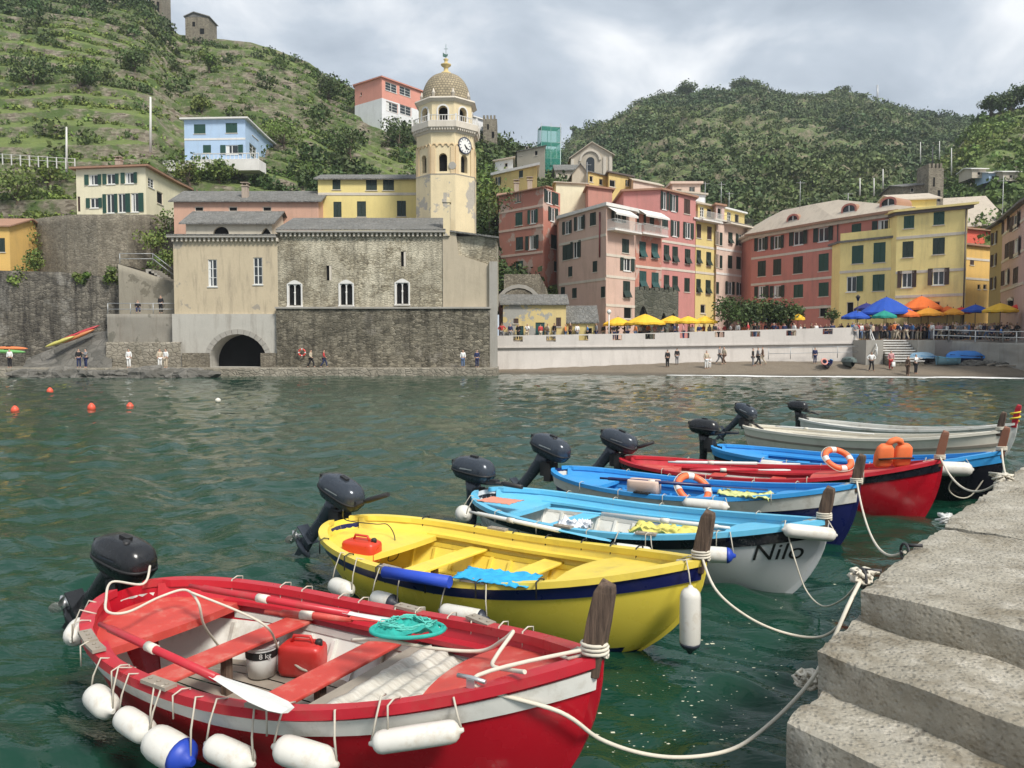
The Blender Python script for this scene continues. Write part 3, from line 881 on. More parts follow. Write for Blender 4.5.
# tall rose house
zt4 = zat(190, 92, 660)
B4, W4, _ = building('house', 'tall rose-pink house with green shutters, left of the narrow yellow house', 'house',
  [(623, 93), (660, 92), (695, ysolve(695, 198, zt4))], ZS, zt4, 9, P_rose, [
  (1, 664.3, 200.6, 8, 18, 'open', M_dkgreen), (1, 673.5, 203, 8.5, 17, 'open', M_dkgreen), (1, 687, 206.5, 6, 15, 'closed', M_brown),
  (1, 674.7, 228.5, 8.5, 16, 'open', M_dkgreen), (1, 688, 230.5, 10, 16, 'open', M_dkgreen), (1, 665, 223, 6, 10, 'closed', M_dkgreen),
  (1, 666.4, 253, 5.5, 16, 'half'), (1, 675, 254.5, 5.5, 16, 'half'), (1, 687.5, 256.5, 5.5, 15, 'half'),
  (1, 666.4, 283, 5.5, 16, 'half'), (1, 675, 284, 5.5, 16, 'half'), (1, 687, 285, 5.5, 14, 'closed')],
  'flat', M_tile, 1, .35, [(1, 240.5), (1, 268)], M_trim, G)
# narrow yellow
zt5 = zat(220, 97.5, 695.5)
B5, W5, _ = building('house', 'narrow bright yellow house with white balcony rail on top', 'house',
  [(695.3, 97.5), (716, ysolve(716, 224, zt5))], ZS, zt5, 9, P_yel, [
  (0, 698.8, 231, 4.5, 14, 'closed', M_brown), (0, 709.4, 233, 4.5, 13, 'closed', M_brown),
  (0, 698.6, 257, 4.5, 14, 'half'), (0, 708.6, 259, 4.8, 14, 'half'), (0, 698.4, 286, 4.5, 14, 'half'), (0, 708, 287, 5, 14, 'half'), (0, 703, 309, 5, 9, 'dark')],
  'flat', M_wtrim, 1, .5, [(0, 245.6), (0, 272)], M_trim, G)
balcony(B5, W5[0], 695.6, 715.8, 219.5)
building('house', 'small yellow penthouse set back above the narrow yellow house', 'house', [(697.5, 101.5), (717, 104.5)], ZS + 8, zat(204, 101.5, 700), 5, P_yel, [
  (0, 702, 212, 4, 10, 'glass'), (0, 709.5, 213, 5, 9, 'dark')], 'flat', M_palero, 1, .4)
# pale pink pair
zt6 = zat(222, 101, 724)
B6, W6, _ = building('house', 'pale pink house with dark roof railing, right of the narrow yellow house', 'house',
  [(716, 100), (748, 105.5)], ZS, zt6, 9, P_pale, [
  (0, 717.5, 238, 2.6, 13, 'closed'), (0, 721, 239, 2.8, 13, 'closed'), (0, 730.3, 238, 4.3, 11.5, 'half'), (0, 739.6, 240, 8, 12, 'open'),
  (0, 717.5, 261, 2.6, 13, 'closed'), (0, 721, 262, 2.8, 13, 'closed'), (0, 730, 262, 4.3, 13, 'closed'), (0, 738.5, 263, 4.3, 12.5, 'closed'),
  (0, 717.5, 288, 2.8, 12, 'closed'), (0, 729.5, 288, 9, 13, 'open'), (0, 740, 289, 8, 13, 'open'), (0, 732, 311, 6, 10, 'door', M_brown)],
  'flat', M_trim, 1, .4, [(0, 248), (0, 273)], M_wtrim, G)
balcony(B6, W6[0], 724, 747.5, 223, 1.0, M_trim, M_iron)
building('house', 'white and yellow rooftop storey behind the dark roof railing', 'house', [(723.5, 104), (744, 108)], ZS + 8, zat(209, 104, 726), 5, P_yelb, [
  (0, 729, 217, 4, 10, 'glass'), (0, 737, 218.5, 4, 9, 'dark')], 'flat', M_white, 1, .4)
building('house', 'dark narrow loggia storey between the two rooftop storeys', 'house', [(715.8, 102), (724, 103)], ZS + 8, zat(205, 102, 719), 5, P_mauve, [
  (0, 719.5, 217, 4, 18, 'dark')], 'flat', M_tile, 1, .3)
# long red row house
zt7 = zat(221.5, 88, 839)
B7, W7, _ = building('house', 'long deep-rose house with arched roof dormers, left of the lemon house', 'house',
  [(751, ysolve(751, 236.5, zt7)), (839, 88), (896, ysolve(896, 213, zt7))], ZS, zt7, 14, P_deep, [
  (0, 761.5, 244, 13, 13, 'open', M_dkgreen), (0, 777.5, 242.3, 13, 13, 'open', M_dkgreen), (0, 798.6, 238, 18, 14, 'open', M_dkgreen), (0, 823.6, 234.4, 19, 14, 'open', M_dkgreen),
  (0, 761.8, 268.6, 8, 15.5, 'closed'), (0, 777.2, 267, 8, 16, 'closed'), (0, 798, 265, 9.5, 17, 'closed'), (0, 823.6, 262.3, 10, 17.5, 'closed', M_green),
  (0, 762, 292, 14, 12, 'open', M_dkgreen), (0, 777.5, 291.5, 14, 12, 'open', M_dkgreen), (0, 798.3, 291, 9.5, 13, 'closed', M_green), (0, 823.6, 289.4, 10, 14, 'closed', M_green),
  (0, 823, 311, 8, 12, 'dark'), (0, 800, 313, 8, 10, 'door', M_brown),
  (1, 856.4, 229, 9.5, 10.5, 'closed', M_green), (1, 883.7, 225.8, 22, 12, 'open', M_dkgreen)],
  'hip', M_palero, 2.7, .7, [(0, 259), (0, 285), (0, 311)], M_trim, G, cornice=M_trim)
eb = MB()
for wl in W7[:2]:
    eb.M = wl.mat(0, zt7 + .03); eb.box(-.5, -.82, -.03, wl.L + .5, -.712, .24)
eb.build('eaves_tiles', M_tile, B7)
for px in (793, 849, 888):
    wl = W7[0] if px < 839 else W7[1]
    u, z = wl.hit(px, 212); mb = MB()
    z = zt7 + .72
    arc = [(math.cos(a) * .95, .55 + math.sin(a) * .62) for a in np.linspace(PI, 0, 11)]
    f = [mb.V((x, 0, h)) for x, h in [(-.95, -.4)] + arc + [(.95, -.4)]]; b = [mb.V((x, 3.0, h)) for x, h in [(-.95, -.4)] + arc + [(.95, -.4)]]
    for i in range(len(f) - 1): mb.F([f[i], b[i], b[i+1], f[i+1]])
    arc2 = [(math.cos(a) * .72, .5 + math.sin(a) * .45) for a in np.linspace(PI, 0, 11)]
    g2 = [mb.V((x, 0, h)) for x, h in [(-.72, -.4)] + arc2 + [(.72, -.4)]]
    for i in range(len(f) - 1): mb.F([f[i], f[i+1], g2[i+1], g2[i]], 1)
    o = mb.build('dormer', [M_tile, P_deep], B7); wl.place(o, u, z, -.05)
    g3 = MB(); g3.poly([(x, .12, h) for x, h in [(-.72, -.4)] + arc2 + [(.72, -.4)]]); g3.build('pane', M_glass, o)
    g4 = MB(); g4.box(-.05, .04, -.35, .05, .11, .9); g4.box(-.7, .04, .18, .7, .09, .25); g4.build('frame', M_white, o)
for px, py in ((809, 199), (861, 195), (874, 192)):
    pass
# lemon house, low part with terrace, and tall part
zl8 = zat(243, 86.5, 839.5)
BL, WL, _ = building('house', 'lemon-yellow lower wing with a roof terrace, left half of the lemon house', 'house',
  [(839.4, 86.6), (895.4, 82.2)], ZS, zl8, 2.2, P_yelb, [
  (0, 857.6, 254.5, 11.5, 18, 'closed', M_green), (0, 879.5, 252.4, 12, 20, 'closed', M_green),
  (0, 854.5, 284, 17, 15.5, 'openr', M_green), (0, 878.6, 282.6, 12, 16.5, 'closed', M_green), (0, 850, 309, 7, 14, 'dark'), (0, 880, 308, 9, 14, 'dark')],
  'flat', M_slate, 1, .25, [(0, 272.5)], M_trim, G)
mb = MB(); mb.M = WL[0].mat(0, zl8); mb.box(0, -.02, .23, WL[0].L, .2, 1.05); mb.build('parapet', P_yelb, BL)
zt8 = zat(212.5, 81.5, 896)
B8, W8, _ = building('house', 'tall lemon-yellow house with dark green shutters facing the orange umbrella', 'house',
  [(895.6, 81.5), (966, ysolve(966, 205.5, zt8))], ZS, zt8, 12, P_yelb, [
  (0, 909, 222, 10.5, 12.5, 'closed', M_green), (0, 939, 218.3, 11, 13, 'closed', M_green), (0, 908, 249.3, 11, 16, 'closed', M_dkgreen), (0, 938.8, 246, 12, 16.5, 'closed', M_dkgreen),
  (0, 907, 279, 19, 17, 'open', M_brown), (0, 938.6, 276.5, 21.5, 17, 'open', M_brown), (0, 912, 309, 8, 15, 'dark'), (0, 935, 309, 10, 15, 'dark')],
  'flat', P_yelb, 1.2, .5, [(0, 238.5), (0, 273), (0, 297)], M_trim, G, cornice=M_gutter)
o = MB(); o.M = W8[0].mat(W8[0].L - .12, 0); o.tube([(0, -.12, ZS), (0, -.12, zt8)], .07, 6); o.build('drainpipe', M_gutter, B8)
wl = W7[0]; o = MB(); o.M = wl.mat(wl.L - .25, 0); o.tube([(0, -.1, ZS), (0, -.1, zt7)], .06, 6); o.build('drainpipe', M_gutter, B7)
wl = W2[0]; o = MB(); o.M = wl.mat(wl.L - 1.1, 0); o.tube([(0, -.1, ZS + 9), (0, -.1, zt2 - .5)], .09, 6); o.build('drainpipe', paint('red_pipe', (.16, .03, .03), .5), B2)
building('house', 'small yellow attic with a cream tiled roof on top of the lemon house', 'house', [(897, 87), (936, 86)], zt8 - 3, zat(200, 87, 900), 5, P_yelb, [], 'gable', M_palero, .9, .4)
# back street
building('house', 'ochre house at the end of the alley beside the lemon house', 'house', [(963, 96), (992, 99)], ZS, zat(245, 96, 970), 8, P_orange, [
  (0, 972, 262, 4, 6, 'closed', M_brown), (0, 985, 287, 3.5, 5, 'dark'), (0, 979, 287, 3, 5, 'dark')], 'flat', M_tile, 1, .4, [(0, 258), (0, 278)], M_trim)
building('house', 'bright red house seen above the ochre house in the alley', 'house', [(962, 110), (994, 113)], ZS + 4, zat(229, 110, 970), 8, paint('bright_red_plaster', (.62, .10, .06), .8), [
  (0, 972, 246, 5, 5, 'glass'), (0, 981, 246, 5, 5, 'glass')], 'flat', M_tile, 1, .5)
building('house', 'house with a broad cream roof above the alley', 'house', [(960, 118), (1004, 116)], ZS + 4, zat(225, 118, 970), 12, P_orange, [], 'gable', M_palero, 5.0, .5)
# right-hand row
zt10 = zat(221.5, 84.5, 1001)
B10a, _, _ = building('house', 'narrow olive-ochre house squeezed at the left end of the mauve row', 'house', [(989, ysolve(989, 229, zt10)), (1001, 84.6)], ZS, zt10, 8, P_olive, [
  (0, 995, 238, 5, 12, 'open', M_brown), (0, 994.5, 260, 5, 12, 'open', M_brown), (0, 994, 283, 5, 12, 'open', M_brown)], 'flat', M_slate, 1, .5, backvec=(9, 4))
B10, W10, _ = building('house', 'mauve house with brown shutters at the right edge', 'house', [(1001, 84.5), (1024, ysolve(1024, 202, zt10)), (1080, 60)], ZS, zt10, 8, P_mauve, [
  (0, 1006.2, 225, 7, 14, 'open', M_brown), (0, 1016, 221.5, 9, 15, 'open', M_brown), (0, 1007, 251, 4.5, 16, 'closed', M_brown), (0, 1016.5, 247.5, 9, 18, 'open', M_brown),
  (0, 1006.3, 277, 7, 15, 'open', M_brown), (0, 1015.5, 275.5, 5, 16, 'closed', M_brown), (0, 1010, 305, 7, 14, 'dark')], 'flat', M_slate, 1, .6, [(0, 238), (0, 264), (0, 292)], M_trim, G, backvec=(9, 4))
# low yellow house and ruin between church and square
zlo = zat(304, 77.6, 512)
building('house', 'low patched yellow house with teal door beside the church', 'house', [(503, 77.6), (566, 77.6)], 2.6, zlo, 5, plaster('plaster_patchy_yellow', (.66, .52, .24), .35, .45, (.36, .35, .32)), [
  (0, 516, 321, 5, 5, 'closed', M_brown), (0, 540, 329, 9, 13, 'door', M_teal), (0, 558.5, 322, 5, 9, 'closed', M_brown), (0, 520, 331, 7, 10, 'door', M_teal)], 'gable', M_slate, 1.0, .3)
building('house', 'small yellow shed with sloping slate roof against the pink corner house', 'house', [(566.5, 77.8), (597, 77.2)], 2.6, zat(322, 77.8, 590), 4, P_yel, [
  (0, 590, 331, 4, 6, 'dark')], 'gable', M_slate, 1.6, .2)
ru = thing('ruined_vault', 'ruined stone vault with rough walls between the church and the red house', 'ruin', (0, 0, 0))
mb = MB(); a = at(504, 346, 84); b = at(553, 346, 84)
ru.location = (a.x, 84, 2.6); W_ = b.x - a.x
outl = [(0, 0), (W_, 0), (W_, 4.0), (W_ * .86, 6.4), (W_ * .72, 7.9), (0, 7.9)]
f = [mb.V((x, 0, z)) for x, z in outl]; g = [mb.V((x, 4, z)) for x, z in outl]
mb.F(f[::1], None, False); mb.F(g[::-1], None, False)
for i in range(len(f)): mb.F([f[i], g[i], g[(i+1) % len(f)], f[(i+1) % len(f)]][::-1], None, False)
mb.build('wall', R_ret, ru)
mb = MB(); cx = W_ * .3
for i in range(10):
    a0, a1 = PI * i / 10, PI * (i + 1) / 10
    for (r0, r1, y0, y1) in ((2.2, 2.6, -.12, 0),):
        mb.poly([(cx + r0 * math.cos(a0), y0, 4.2 + r0 * math.sin(a0)), (cx + r1 * math.cos(a0), y0, 4.2 + r1 * math.sin(a0)), (cx + r1 * math.cos(a1), y0, 4.2 + r1 * math.sin(a1)), (cx + r0 * math.cos(a1), y0, 4.2 + r0 * math.sin(a1))])
mb.build('arch_ring', M_conc, ru)
# stone ruin base in front of red/rose houses
def arch_strip(mb, x0, x1, z0, z1, arches, t=.5, nseg=10, mi=0, back=True, y=0.):
    """wall face x0..x1 with arched openings (cx, half width, sill z, spring z[, rise]); reveals and a back plane included"""
    xs = [x0]
    for ar in sorted(arches):
        cx, hw, zb, zs = ar[:4]; rise = ar[4] if len(ar) > 4 else hw
        if cx - hw > xs[-1]: mb.quad((xs[-1], y, z0), (cx - hw, y, z0), (cx - hw, y, z1), (xs[-1], y, z1), mi)
        px_ = None
        for i in range(nseg + 1):
            a = PI - PI * i / nseg; x = cx + hw * math.cos(a); z = zs + rise * math.sin(a) if rise <= hw * 1.05 else zs + rise * (1 - abs(math.cos(a)) ** 1.6)
            if px_:
                X0, Z0 = px_
                mb.quad((X0, y, Z0), (x, y, z), (x, y, z1), (X0, y, z1), mi)
                mb.quad((X0, y, Z0), (X0, y + t, Z0), (x, y + t, z), (x, y, z), mi)
                if zb > z0 + 1e-3: mb.quad((X0, y, z0), (x, y, z0), (x, y, zb), (X0, y, zb), mi)
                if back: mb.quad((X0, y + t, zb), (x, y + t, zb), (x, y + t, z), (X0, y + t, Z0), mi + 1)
            px_ = (x, z)
        mb.quad((cx - hw, y + t, zb), (cx - hw, y, zb), (cx - hw, y, zs), (cx - hw, y + t, zs), mi)
        mb.quad((cx + hw, y, zb), (cx + hw, y + t, zb), (cx + hw, y + t, zs), (cx + hw, y, zs), mi)
        mb.quad((cx - hw, y, zb), (cx + hw, y, zb), (cx + hw, y + t, zb), (cx - hw, y + t, zb), mi)
        xs.append(cx + hw)
    if xs[-1] < x1: mb.quad((xs[-1], y, z0), (x1, y, z0), (x1, y, z1), (xs[-1], y, z1), mi)
w_ = Wall(Vector((0, 0, 0)), at(634.6, 346, 87.3).xy, at(678, 346, 91.4).xy, ZS, 12)
rt = thing('stone_arcade', 'greenish stone arcade ruin at the foot of the red and rose houses', 'arcade', (w_.P0.x, w_.P0.y, ZS), w_.ang)
mb = MB(); zt = zat(290, 88, 645) - ZS; L = w_.L
us = [w_.hit(px, 305)[0] for px in (643.5, 664, 673.5)]
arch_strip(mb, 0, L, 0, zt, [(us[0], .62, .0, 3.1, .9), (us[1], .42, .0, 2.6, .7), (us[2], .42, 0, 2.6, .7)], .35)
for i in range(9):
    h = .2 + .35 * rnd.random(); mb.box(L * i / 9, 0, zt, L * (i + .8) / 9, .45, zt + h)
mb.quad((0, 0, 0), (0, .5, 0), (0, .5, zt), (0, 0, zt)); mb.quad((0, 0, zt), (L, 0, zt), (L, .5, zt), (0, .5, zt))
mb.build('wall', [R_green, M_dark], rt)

# upper village
def hut(label, x0, x1, Y0, Y1, pyt, zb, wm, wins=(), roof='gable', rm=None, rh=1.2, dep=7, name='house', refpx=None, **kw):
    return building(name, label, 'house', [(x0, Y0), (x1, Y1)], zb, zat(pyt, Y1, x1), dep, wm, wins, roof, rm or M_tile, rh, .35, **kw)
hut('yellow house with a roof terrace above the red house', 493, 537, 114, 108, 166, 12, P_yel2, [(0, 498.5, 181, 5, 8, 'open'), (0, 521, 174, 4, 7, 'closed')], 'parapet', M_wtrim, 1)
hut('white rooftop block behind the yellow terrace house', 495, 513, 121, 119, 158.5, 14, P_white, [(0, 506, 165, 3, 4, 'dark')], 'flat', M_palero, 1)
hut('weathered beige house high on the slope left of the scaffold', 517, 545, 140, 136, 146, 18, P_beige, [(0, 526.5, 149, 3, 5, 'dark'), (0, 536, 153, 3, 5, 'dark'), (0, 521, 153, 2.5, 5, 'dark')], 'gable', M_slate, .8)
hut('grey gabled house left of the upper yellow house', 572, 588, 112, 112, 174, 14, P_beige, [], 'gablef', M_slate, 1.4)
hut('upper yellow house with two windows below the beige chapel', 588.3, 607.5, 111, 114, 176.5, 14, P_yel2, [(0, 591.3, 179, 3.5, 6, 'dark'), (0, 601, 182, 3.5, 6, 'dark')], 'gable', M_slate, .5)
hut('long cream wall house behind the roof terrace of the red house', 556, 587, 107, 108, 184, 12, P_cream, [], 'gable', M_palero, .5)
hut('yellow house under a dark flat roof right of the upper yellow house', 608.5, 632, 112, 115, 177.5, 14, P_yel2, [(0, 612.5, 183.5, 6, 7, 'dark'), (0, 627, 183, 3.5, 6, 'open')], 'flat', M_gutter, 1)
hut('low white house with a tiled roof behind the tall rose house', 633, 662, 112, 116, 186, 14, P_pale, [(0, 645, 191, 4, 4, 'dark')], 'gable', M_palero, 1.0)
hut('small pink house with stepped parapet above the narrow yellow house', 672, 700, 116, 116, 184, 14, P_pale, [(0, 692, 190, 5, 6, 'open'), (0, 679, 191, 5, 4, 'dark')], 'parapet', P_pale, 1)
hut('white terrace block below the small pink house', 676, 705, 108, 110, 195, 12, P_white, [(0, 690, 203, 5, 6, 'dark')], 'flat', M_palero, 1)
hut('orange terrace wall house right of the cream wall house', 588, 612, 104, 106, 190, 12, P_rosed, [], 'flat', M_tile, 1)
hut('grey roofed annex below the beige chapel', 556, 582, 122, 122, 170, 14, P_beige, [(0, 566, 177, 3, 4, 'dark')], 'gable', M_slate, 1.5)
# beige chapel on the slope
ch, wch, _ = building('chapel', 'beige chapel with curved gable and tall arched window on the slope', 'chapel', [(571, 132), (612, 130)], 16, zat(156, 131, 600), 12, P_beige, [], 'gablef', M_palero, 2.2)
mb = MB(); mb.M = wch[0].mat(wch[0].L * .47, 0); zc = zat(172, 131, 590)
pl = [(-.7, zc - 1.2), (.7, zc - 1.2), (.7, zc + 1.8)] + [(math.cos(a) * .7, zc + 1.8 + math.sin(a) * .7) for a in np.linspace(0, PI, 9)[1:-1]] + [(-.7, zc + 1.8)]
mb.poly([(x, -.03, z) for x, z in pl]); mb.build('window', M_glass, ch)
mb = MB(); mb.M = wch[0].mat(wch[0].L * .47, 0)
for a0, a1 in zip(np.linspace(0, PI, 12), np.linspace(0, PI, 12)[1:]):
    for r0, r1 in ((1.5, 1.85),):
        q = [(r * math.cos(a), -.22, zc + 1.9 + r * math.sin(a)) for r, a in ((r0, a0), (r1, a0), (r1, a1), (r0, a1))]
        mb.poly(q); mb.poly([(q[1][0], -.22, q[1][2]), (q[1][0], 0, q[1][2]), (q[2][0], 0, q[2][2]), (q[2][0], -.22, q[2][2])])
mb.build('arch_moulding', M_trim, ch)
mb = MB(); mb.M = wch[0].mat(0, 0)
for u in (.25, wch[0].L * .82, wch[0].L - .25): mb.box(u - .25, -.15, 16, u + .25, 0, zat(156, 131, 600) - .3)
mb.build('pilaster', M_trim, ch)
# green scaffold
p0 = at(541, 346, 142); sc_ = thing('scaffold', 'green netted scaffold tower on the slope against the sky', 'scaffold', (p0.x, 142, 20), R(12))
zt_ = zat(126, 142, 550) - 20; Wd = 3.6
mb = MB()
for x in (0, Wd / 2, Wd):
    for y in (0, 2.6): mb.tube([(x, y, 0), (x, y, zt_ + .6)], .06, 5)
for k in range(8):
    z = zt_ * (k + 1) / 8
    for y in (0, 2.6): mb.tube([(0, y, z), (Wd, y, z)], .045, 5)
    for x in (0, Wd): mb.tube([(x, 0, z), (x, 2.6, z)], .045, 5)
    mb.box(0, 0.1, z - .06, Wd, 2.5, z - .02)
mb.build('frame', M_galv, sc_)
nn = NT('green_netting'); nn.col(nn.mix(nn.noise(2, 4), (.02, .22, .17), (.05, .38, .30))); nn.rough(.8)
tr_ = nn.n('ShaderNodeBsdfTransparent'); ms = nn.n('ShaderNodeMixShader'); ms.inputs[0].default_value = .5
nn.l(tr_.outputs[0], ms.inputs[1]); nn.l(nn.b.outputs[0], ms.inputs[2]); nn.l(ms.outputs[0], nn.out.inputs[0])
mb = MB()
for (a, b, c, d) in ((-.08, -.08, Wd + .08, -.08), (Wd + .08, -.08, Wd + .08, 2.7), (-.08, 2.7, -.08, -.08)):
    m_ = 8
    for k in range(m_):
        for zz in range(10):
            f0, f1 = k / m_, (k + 1) / m_; z0, z1 = zt_ * zz / 10, zt_ * (zz + 1) / 10
            j = lambda f, z: (a + (c - a) * f + .07 * math.sin(f * 9 + z * 2), b + (d - b) * f - .07 * math.cos(z * 3 + f * 5), z)
            mb.poly([j(f0, z0), j(f1, z0), j(f1, z1), j(f0, z1)])
mb.build('netting', nn.mat, sc_)

# ---- left hillside houses
cz = zat(167, 88, 146)
BC, WC, _ = building('house', 'cream house with green shutters standing on the curved stone wall', 'house', [(76.5, ysolve(77, 169.5, cz)), (146, 88), (173, 96)], zat(216, 88, 100), cz, 9, P_cream, [
  (0, 93.5, 179.8, 17, 10.5, 'open', M_green), (0, 111, 179, 16, 10.5, 'open', M_green), (0, 129.5, 178, 16.5, 11, 'open', M_green),
  (0, 94.5, 203, 16, 10, 'open', M_green), (0, 110.5, 203.5, 15, 19, 'open', M_green), (0, 124, 203, 13, 19, 'openr', M_green), (0, 137, 202.5, 13, 19, 'openr', M_green), (0, 78.9, 204, 2.6, 15, 'door', M_brown),
  (1, 151, 183, 6, 9, 'glass'), (1, 160, 198, 6, 12, 'dark')], 'hip', M_tile, .9, .55, chimneys=1)
BY, _ = hp(hillL, 222, 166); BY -= 2.5
bz = zat(119, BY, 246)
BB, WB, _ = building('house', 'sky-blue house with green shutters on the terraced hillside', 'house', [(184.5, ysolve(185, 120, bz)), (245.5, BY), (265, BY + 10)], zat(166, BY, 200), bz, 9, P_blue, [
  (0, 199.7, 129, 11.5, 9.5, 'closed', M_green), (0, 231.5, 128, 11.5, 10, 'closed', M_green), (0, 207, 149, 8, 8, 'closed', M_green), (0, 232, 149.7, 23, 9.5, 'open', M_green),
  (1, 255, 133, 6, 9, 'dark'), (1, 253, 151, 7, 11, 'glass')], 'flat', M_wtrim, 1, .5, [(0, 139.5)], M_wtrim)
mb = MB(); wl = WB[0]; mb.M = wl.mat(0, zat(166, BY, 200)); mb.box(-2, -2.6, -1.2, wl.L + 3.0, 0, .3)
railing(mb, (2.5, -2.5, .3), (wl.L + 2.9, -2.5, .3), .9, n=16, r=.07)
mb.build('terrace', M_wtrim, BB)
SY, _ = hp(hillL, 384, 126); SY -= 3
sz = zat(77.5, SY, 382)
BS, WS, _ = building('house', 'salmon and white school-like house on the ridge left of the bell tower', 'house', [(355, ysolve(355, 86, sz)), (382, SY), (425, SY * 1.06)], zat(135, SY, 382), sz, 12, P_salmon, [
  (1, 391, 87.5, 11.5, 8.5, 'glass'), (1, 405, 91.5, 11, 8.5, 'glass'), (1, 392, 107.5, 11.5, 9, 'glass'), (1, 405.5, 110.5, 11, 9, 'glass'), (0, 361, 94, 1.5, 3, 'dark')], 'hip', P_salmon, 1.0, .4)
mb = MB(); z0 = zat(135, SY, 382); z1 = zat(98, SY, 382)
for wl in WS[:2]:
    mb.M = wl.mat(0, 0)
    us_ = [h for h in wl.holes if h[2] < z1]
    xs = sorted({0., wl.L} | {h[0] - .05 for h in us_} | {h[1] + .05 for h in us_})
    for a_, b_ in zip(xs, xs[1:]):
        h_ = [h for h in us_ if h[0] < (a_ + b_) / 2 < h[1]]
        if h_: mb.box(a_, -.04, z0, b_, .0, h_[0][2] - .15); mb.box(a_, -.04, h_[0][3] + .05, b_, 0, z1)
        else: mb.box(a_, -.04, z0, b_, 0, z1)
mb.build('white_storey', P_white, BS)
hut('white house peeking out right of the bell tower', 466, 485.5, 150, 154, 121, 26, P_white, [(0, 478.5, 131, 4, 5, 'glass')], 'flat', M_wtrim, 1)
hut('orange house cut by the left edge with a terracotta roof', -40, 10, 80, 80, 226, zat(272, 80, 0), P_orange, [(0, 2, 245, 6, 14, 'closed')], 'gable', M_tile, 1.2)
# stone hut, ridge tower and castle
def stone_block(name, label, cat, px0, px1, Y, py0, py1, m=R_ret, roof=None, cren=0, dep=5):
    a, b = at(px0, py1, Y), at(px1, py1, Y); W_ = b.x - a.x; H_ = zat(py0, Y, px0) - zat(py1, Y, px0)
    root = thing(name, label, cat, (a.x, Y, zat(py1, Y, px0)))
    mb = MB(); mb.box(0, 0, -4, W_, dep, H_)
    for k in range(cren): x = W_ * k / cren; mb.box(x, 0, H_, x + W_ / cren * .55, dep, H_ + .7)
    mb.build('wall', m, root)
    if roof:
        mb = MB(); q = [(-.3, H_ - .05), (W_ / 2 * .75, H_ + roof), (W_ + .3, H_ - .05), (W_ + .3, H_ + .15), (W_ / 2 * .75, H_ + roof + .2), (-.3, H_ + .15)]
        f = [mb.V((x, -.3, z)) for x, z in q]; g = [mb.V((x, dep + .3, z)) for x, z in q]
        mb.F(f, None, False); mb.F(g[::-1], None, False)
        for i in range(6): mb.F([f[i], g[i], g[(i+1) % 6], f[(i+1) % 6]][::-1], None, False)
        tri = [mb.V((0, .0, H_ - .05)), mb.V((W_ / 2 * .75, 0, H_ + roof)), mb.V((W_, 0, H_ - .05))]; mb.F(tri)
        mb.build('roof', M_slate, root)
    mb = MB(); mb.box(W_ * .3, -.02, H_ * .5, W_ * .42, .1, H_ * .75); mb.box(W_ * .62, -.02, H_ * .1, W_ * .8, .1, H_ * .4)
    mb.build('window', M_dark, root); return root
stone_block('stone_hut', 'square stone hut with a low roof on the left ridge against the sky', 'hut', 185.5, 209, 186, 17, 36, roof=1.0)
stone_block('watch_tower', 'foot of a stone tower at the top edge of the left ridge', 'tower', 149, 162, 192, -20, 16)
stone_block('castle_ruin', 'crenellated castle ruin on the slope right of the bell tower', 'castle', 483, 497, 148, 119, 140, cren=4, m=R_ret)
stone_block('ruined_tower', 'ruined stone tower with three openings above the lemon house roof', 'tower', 928, 943, 118, 168, 205, cren=4, dep=3.5)
hut('long ruined stone house left of the ruined tower', 902, 929, 121, 119, 184, 22, R_ret, [(0, 912, 190, 3, 4, 'dark')], 'gable', M_slate, .8)
for px, Y, w__, pt, lab in ((972, 136, 14, 169, 'white-roofed hut on the right hillside, leftmost of three'), (989, 134, 9, 173, 'pale blue hut between the two white-roofed huts on the hillside'), (1003, 132, 16, 172, 'white-roofed hut near the right edge on the hillside')):
    a = at(px, 346, Y); hut(lab, px, px + w__, Y, Y, pt, zat(pt + 9, Y, px), P_beige if px != 989 else P_blue, [(0, px + w__ / 2, pt + 4.5, 3, 3, 'dark')], 'gable', M_wtrim, .5, 4)
# poles on hillsides and antennas
def pole(px, py0, py1, Y, label, r=.09, m=M_galv, arm=False, hill=None, name='utility_pole', cat='pole'):
    a, b = at(px, py1, Y), at(px, py0, Y)
    root = thing(name, label, cat, (a.x, a.y, a.z - .6))
    mb = MB(); mb.tube([(0, 0, 0), (b.x - a.x, 0, b.z - a.z + .6)], [r * 1.2, r * .8], 7); mb.build('shaft', m, root)
    if not arm: return root
    mb = MB(); z = b.z - a.z + .45
    mb.box(-.5, -.04, z - .04, .5, .04, z + .04)
    for x in (-.42, 0, .42): mb.tube([(x, 0, z + .04), (x, 0, z + .2)], .05, 5)
    mb.build('crossarm', m, root); return root
M_conp = plaster('concrete_pole', (.62, .61, .57), .2)
pole(66.5, 127, 167, 94, 'pale concrete pole left of the cream house roof', .12, M_conp)
pole(150.5, 97, 148, 95, 'tall slightly leaning white pole above the chimney of the cream house', .14, M_conp)
for px, p0_, p1_, Y, lab in ((920.5, 142, 160, 165, 'leaning pole at the left of the right hillside poles'), (939.5, 141, 157, 170, 'pole behind the mast with the white lamp'), (951.5, 148, 172, 150, 'pole right of the ruined tower'),
                             (1007, 132, 149, 175, 'pole on the right hillside near the pines'), (883, 169, 185, 125, 'short pole just left of the ruined stone house'), (874, 178, 192, 120, 'short pole among the bushes over the red house roof'),
                             (860, 178, 192, 120, 'short pole left of the two others over the red house roof'), (932.5, 146, 168, 118.5, 'dark mast rising from the ruined tower'), (809.5, 125, 152, 300, 'tall brown pylon in the middle of the far hill')):
    pole(px, p0_, p1_, Y, lab, .10 if Y < 200 else .3, M_conp if 'dark' not in lab and 'brown' not in lab else M_iron)
pole(877.5, 85, 102, 440, 'slim antenna mast on the crest of the far hill', .5, M_galv, name='antenna_mast', cat='mast')
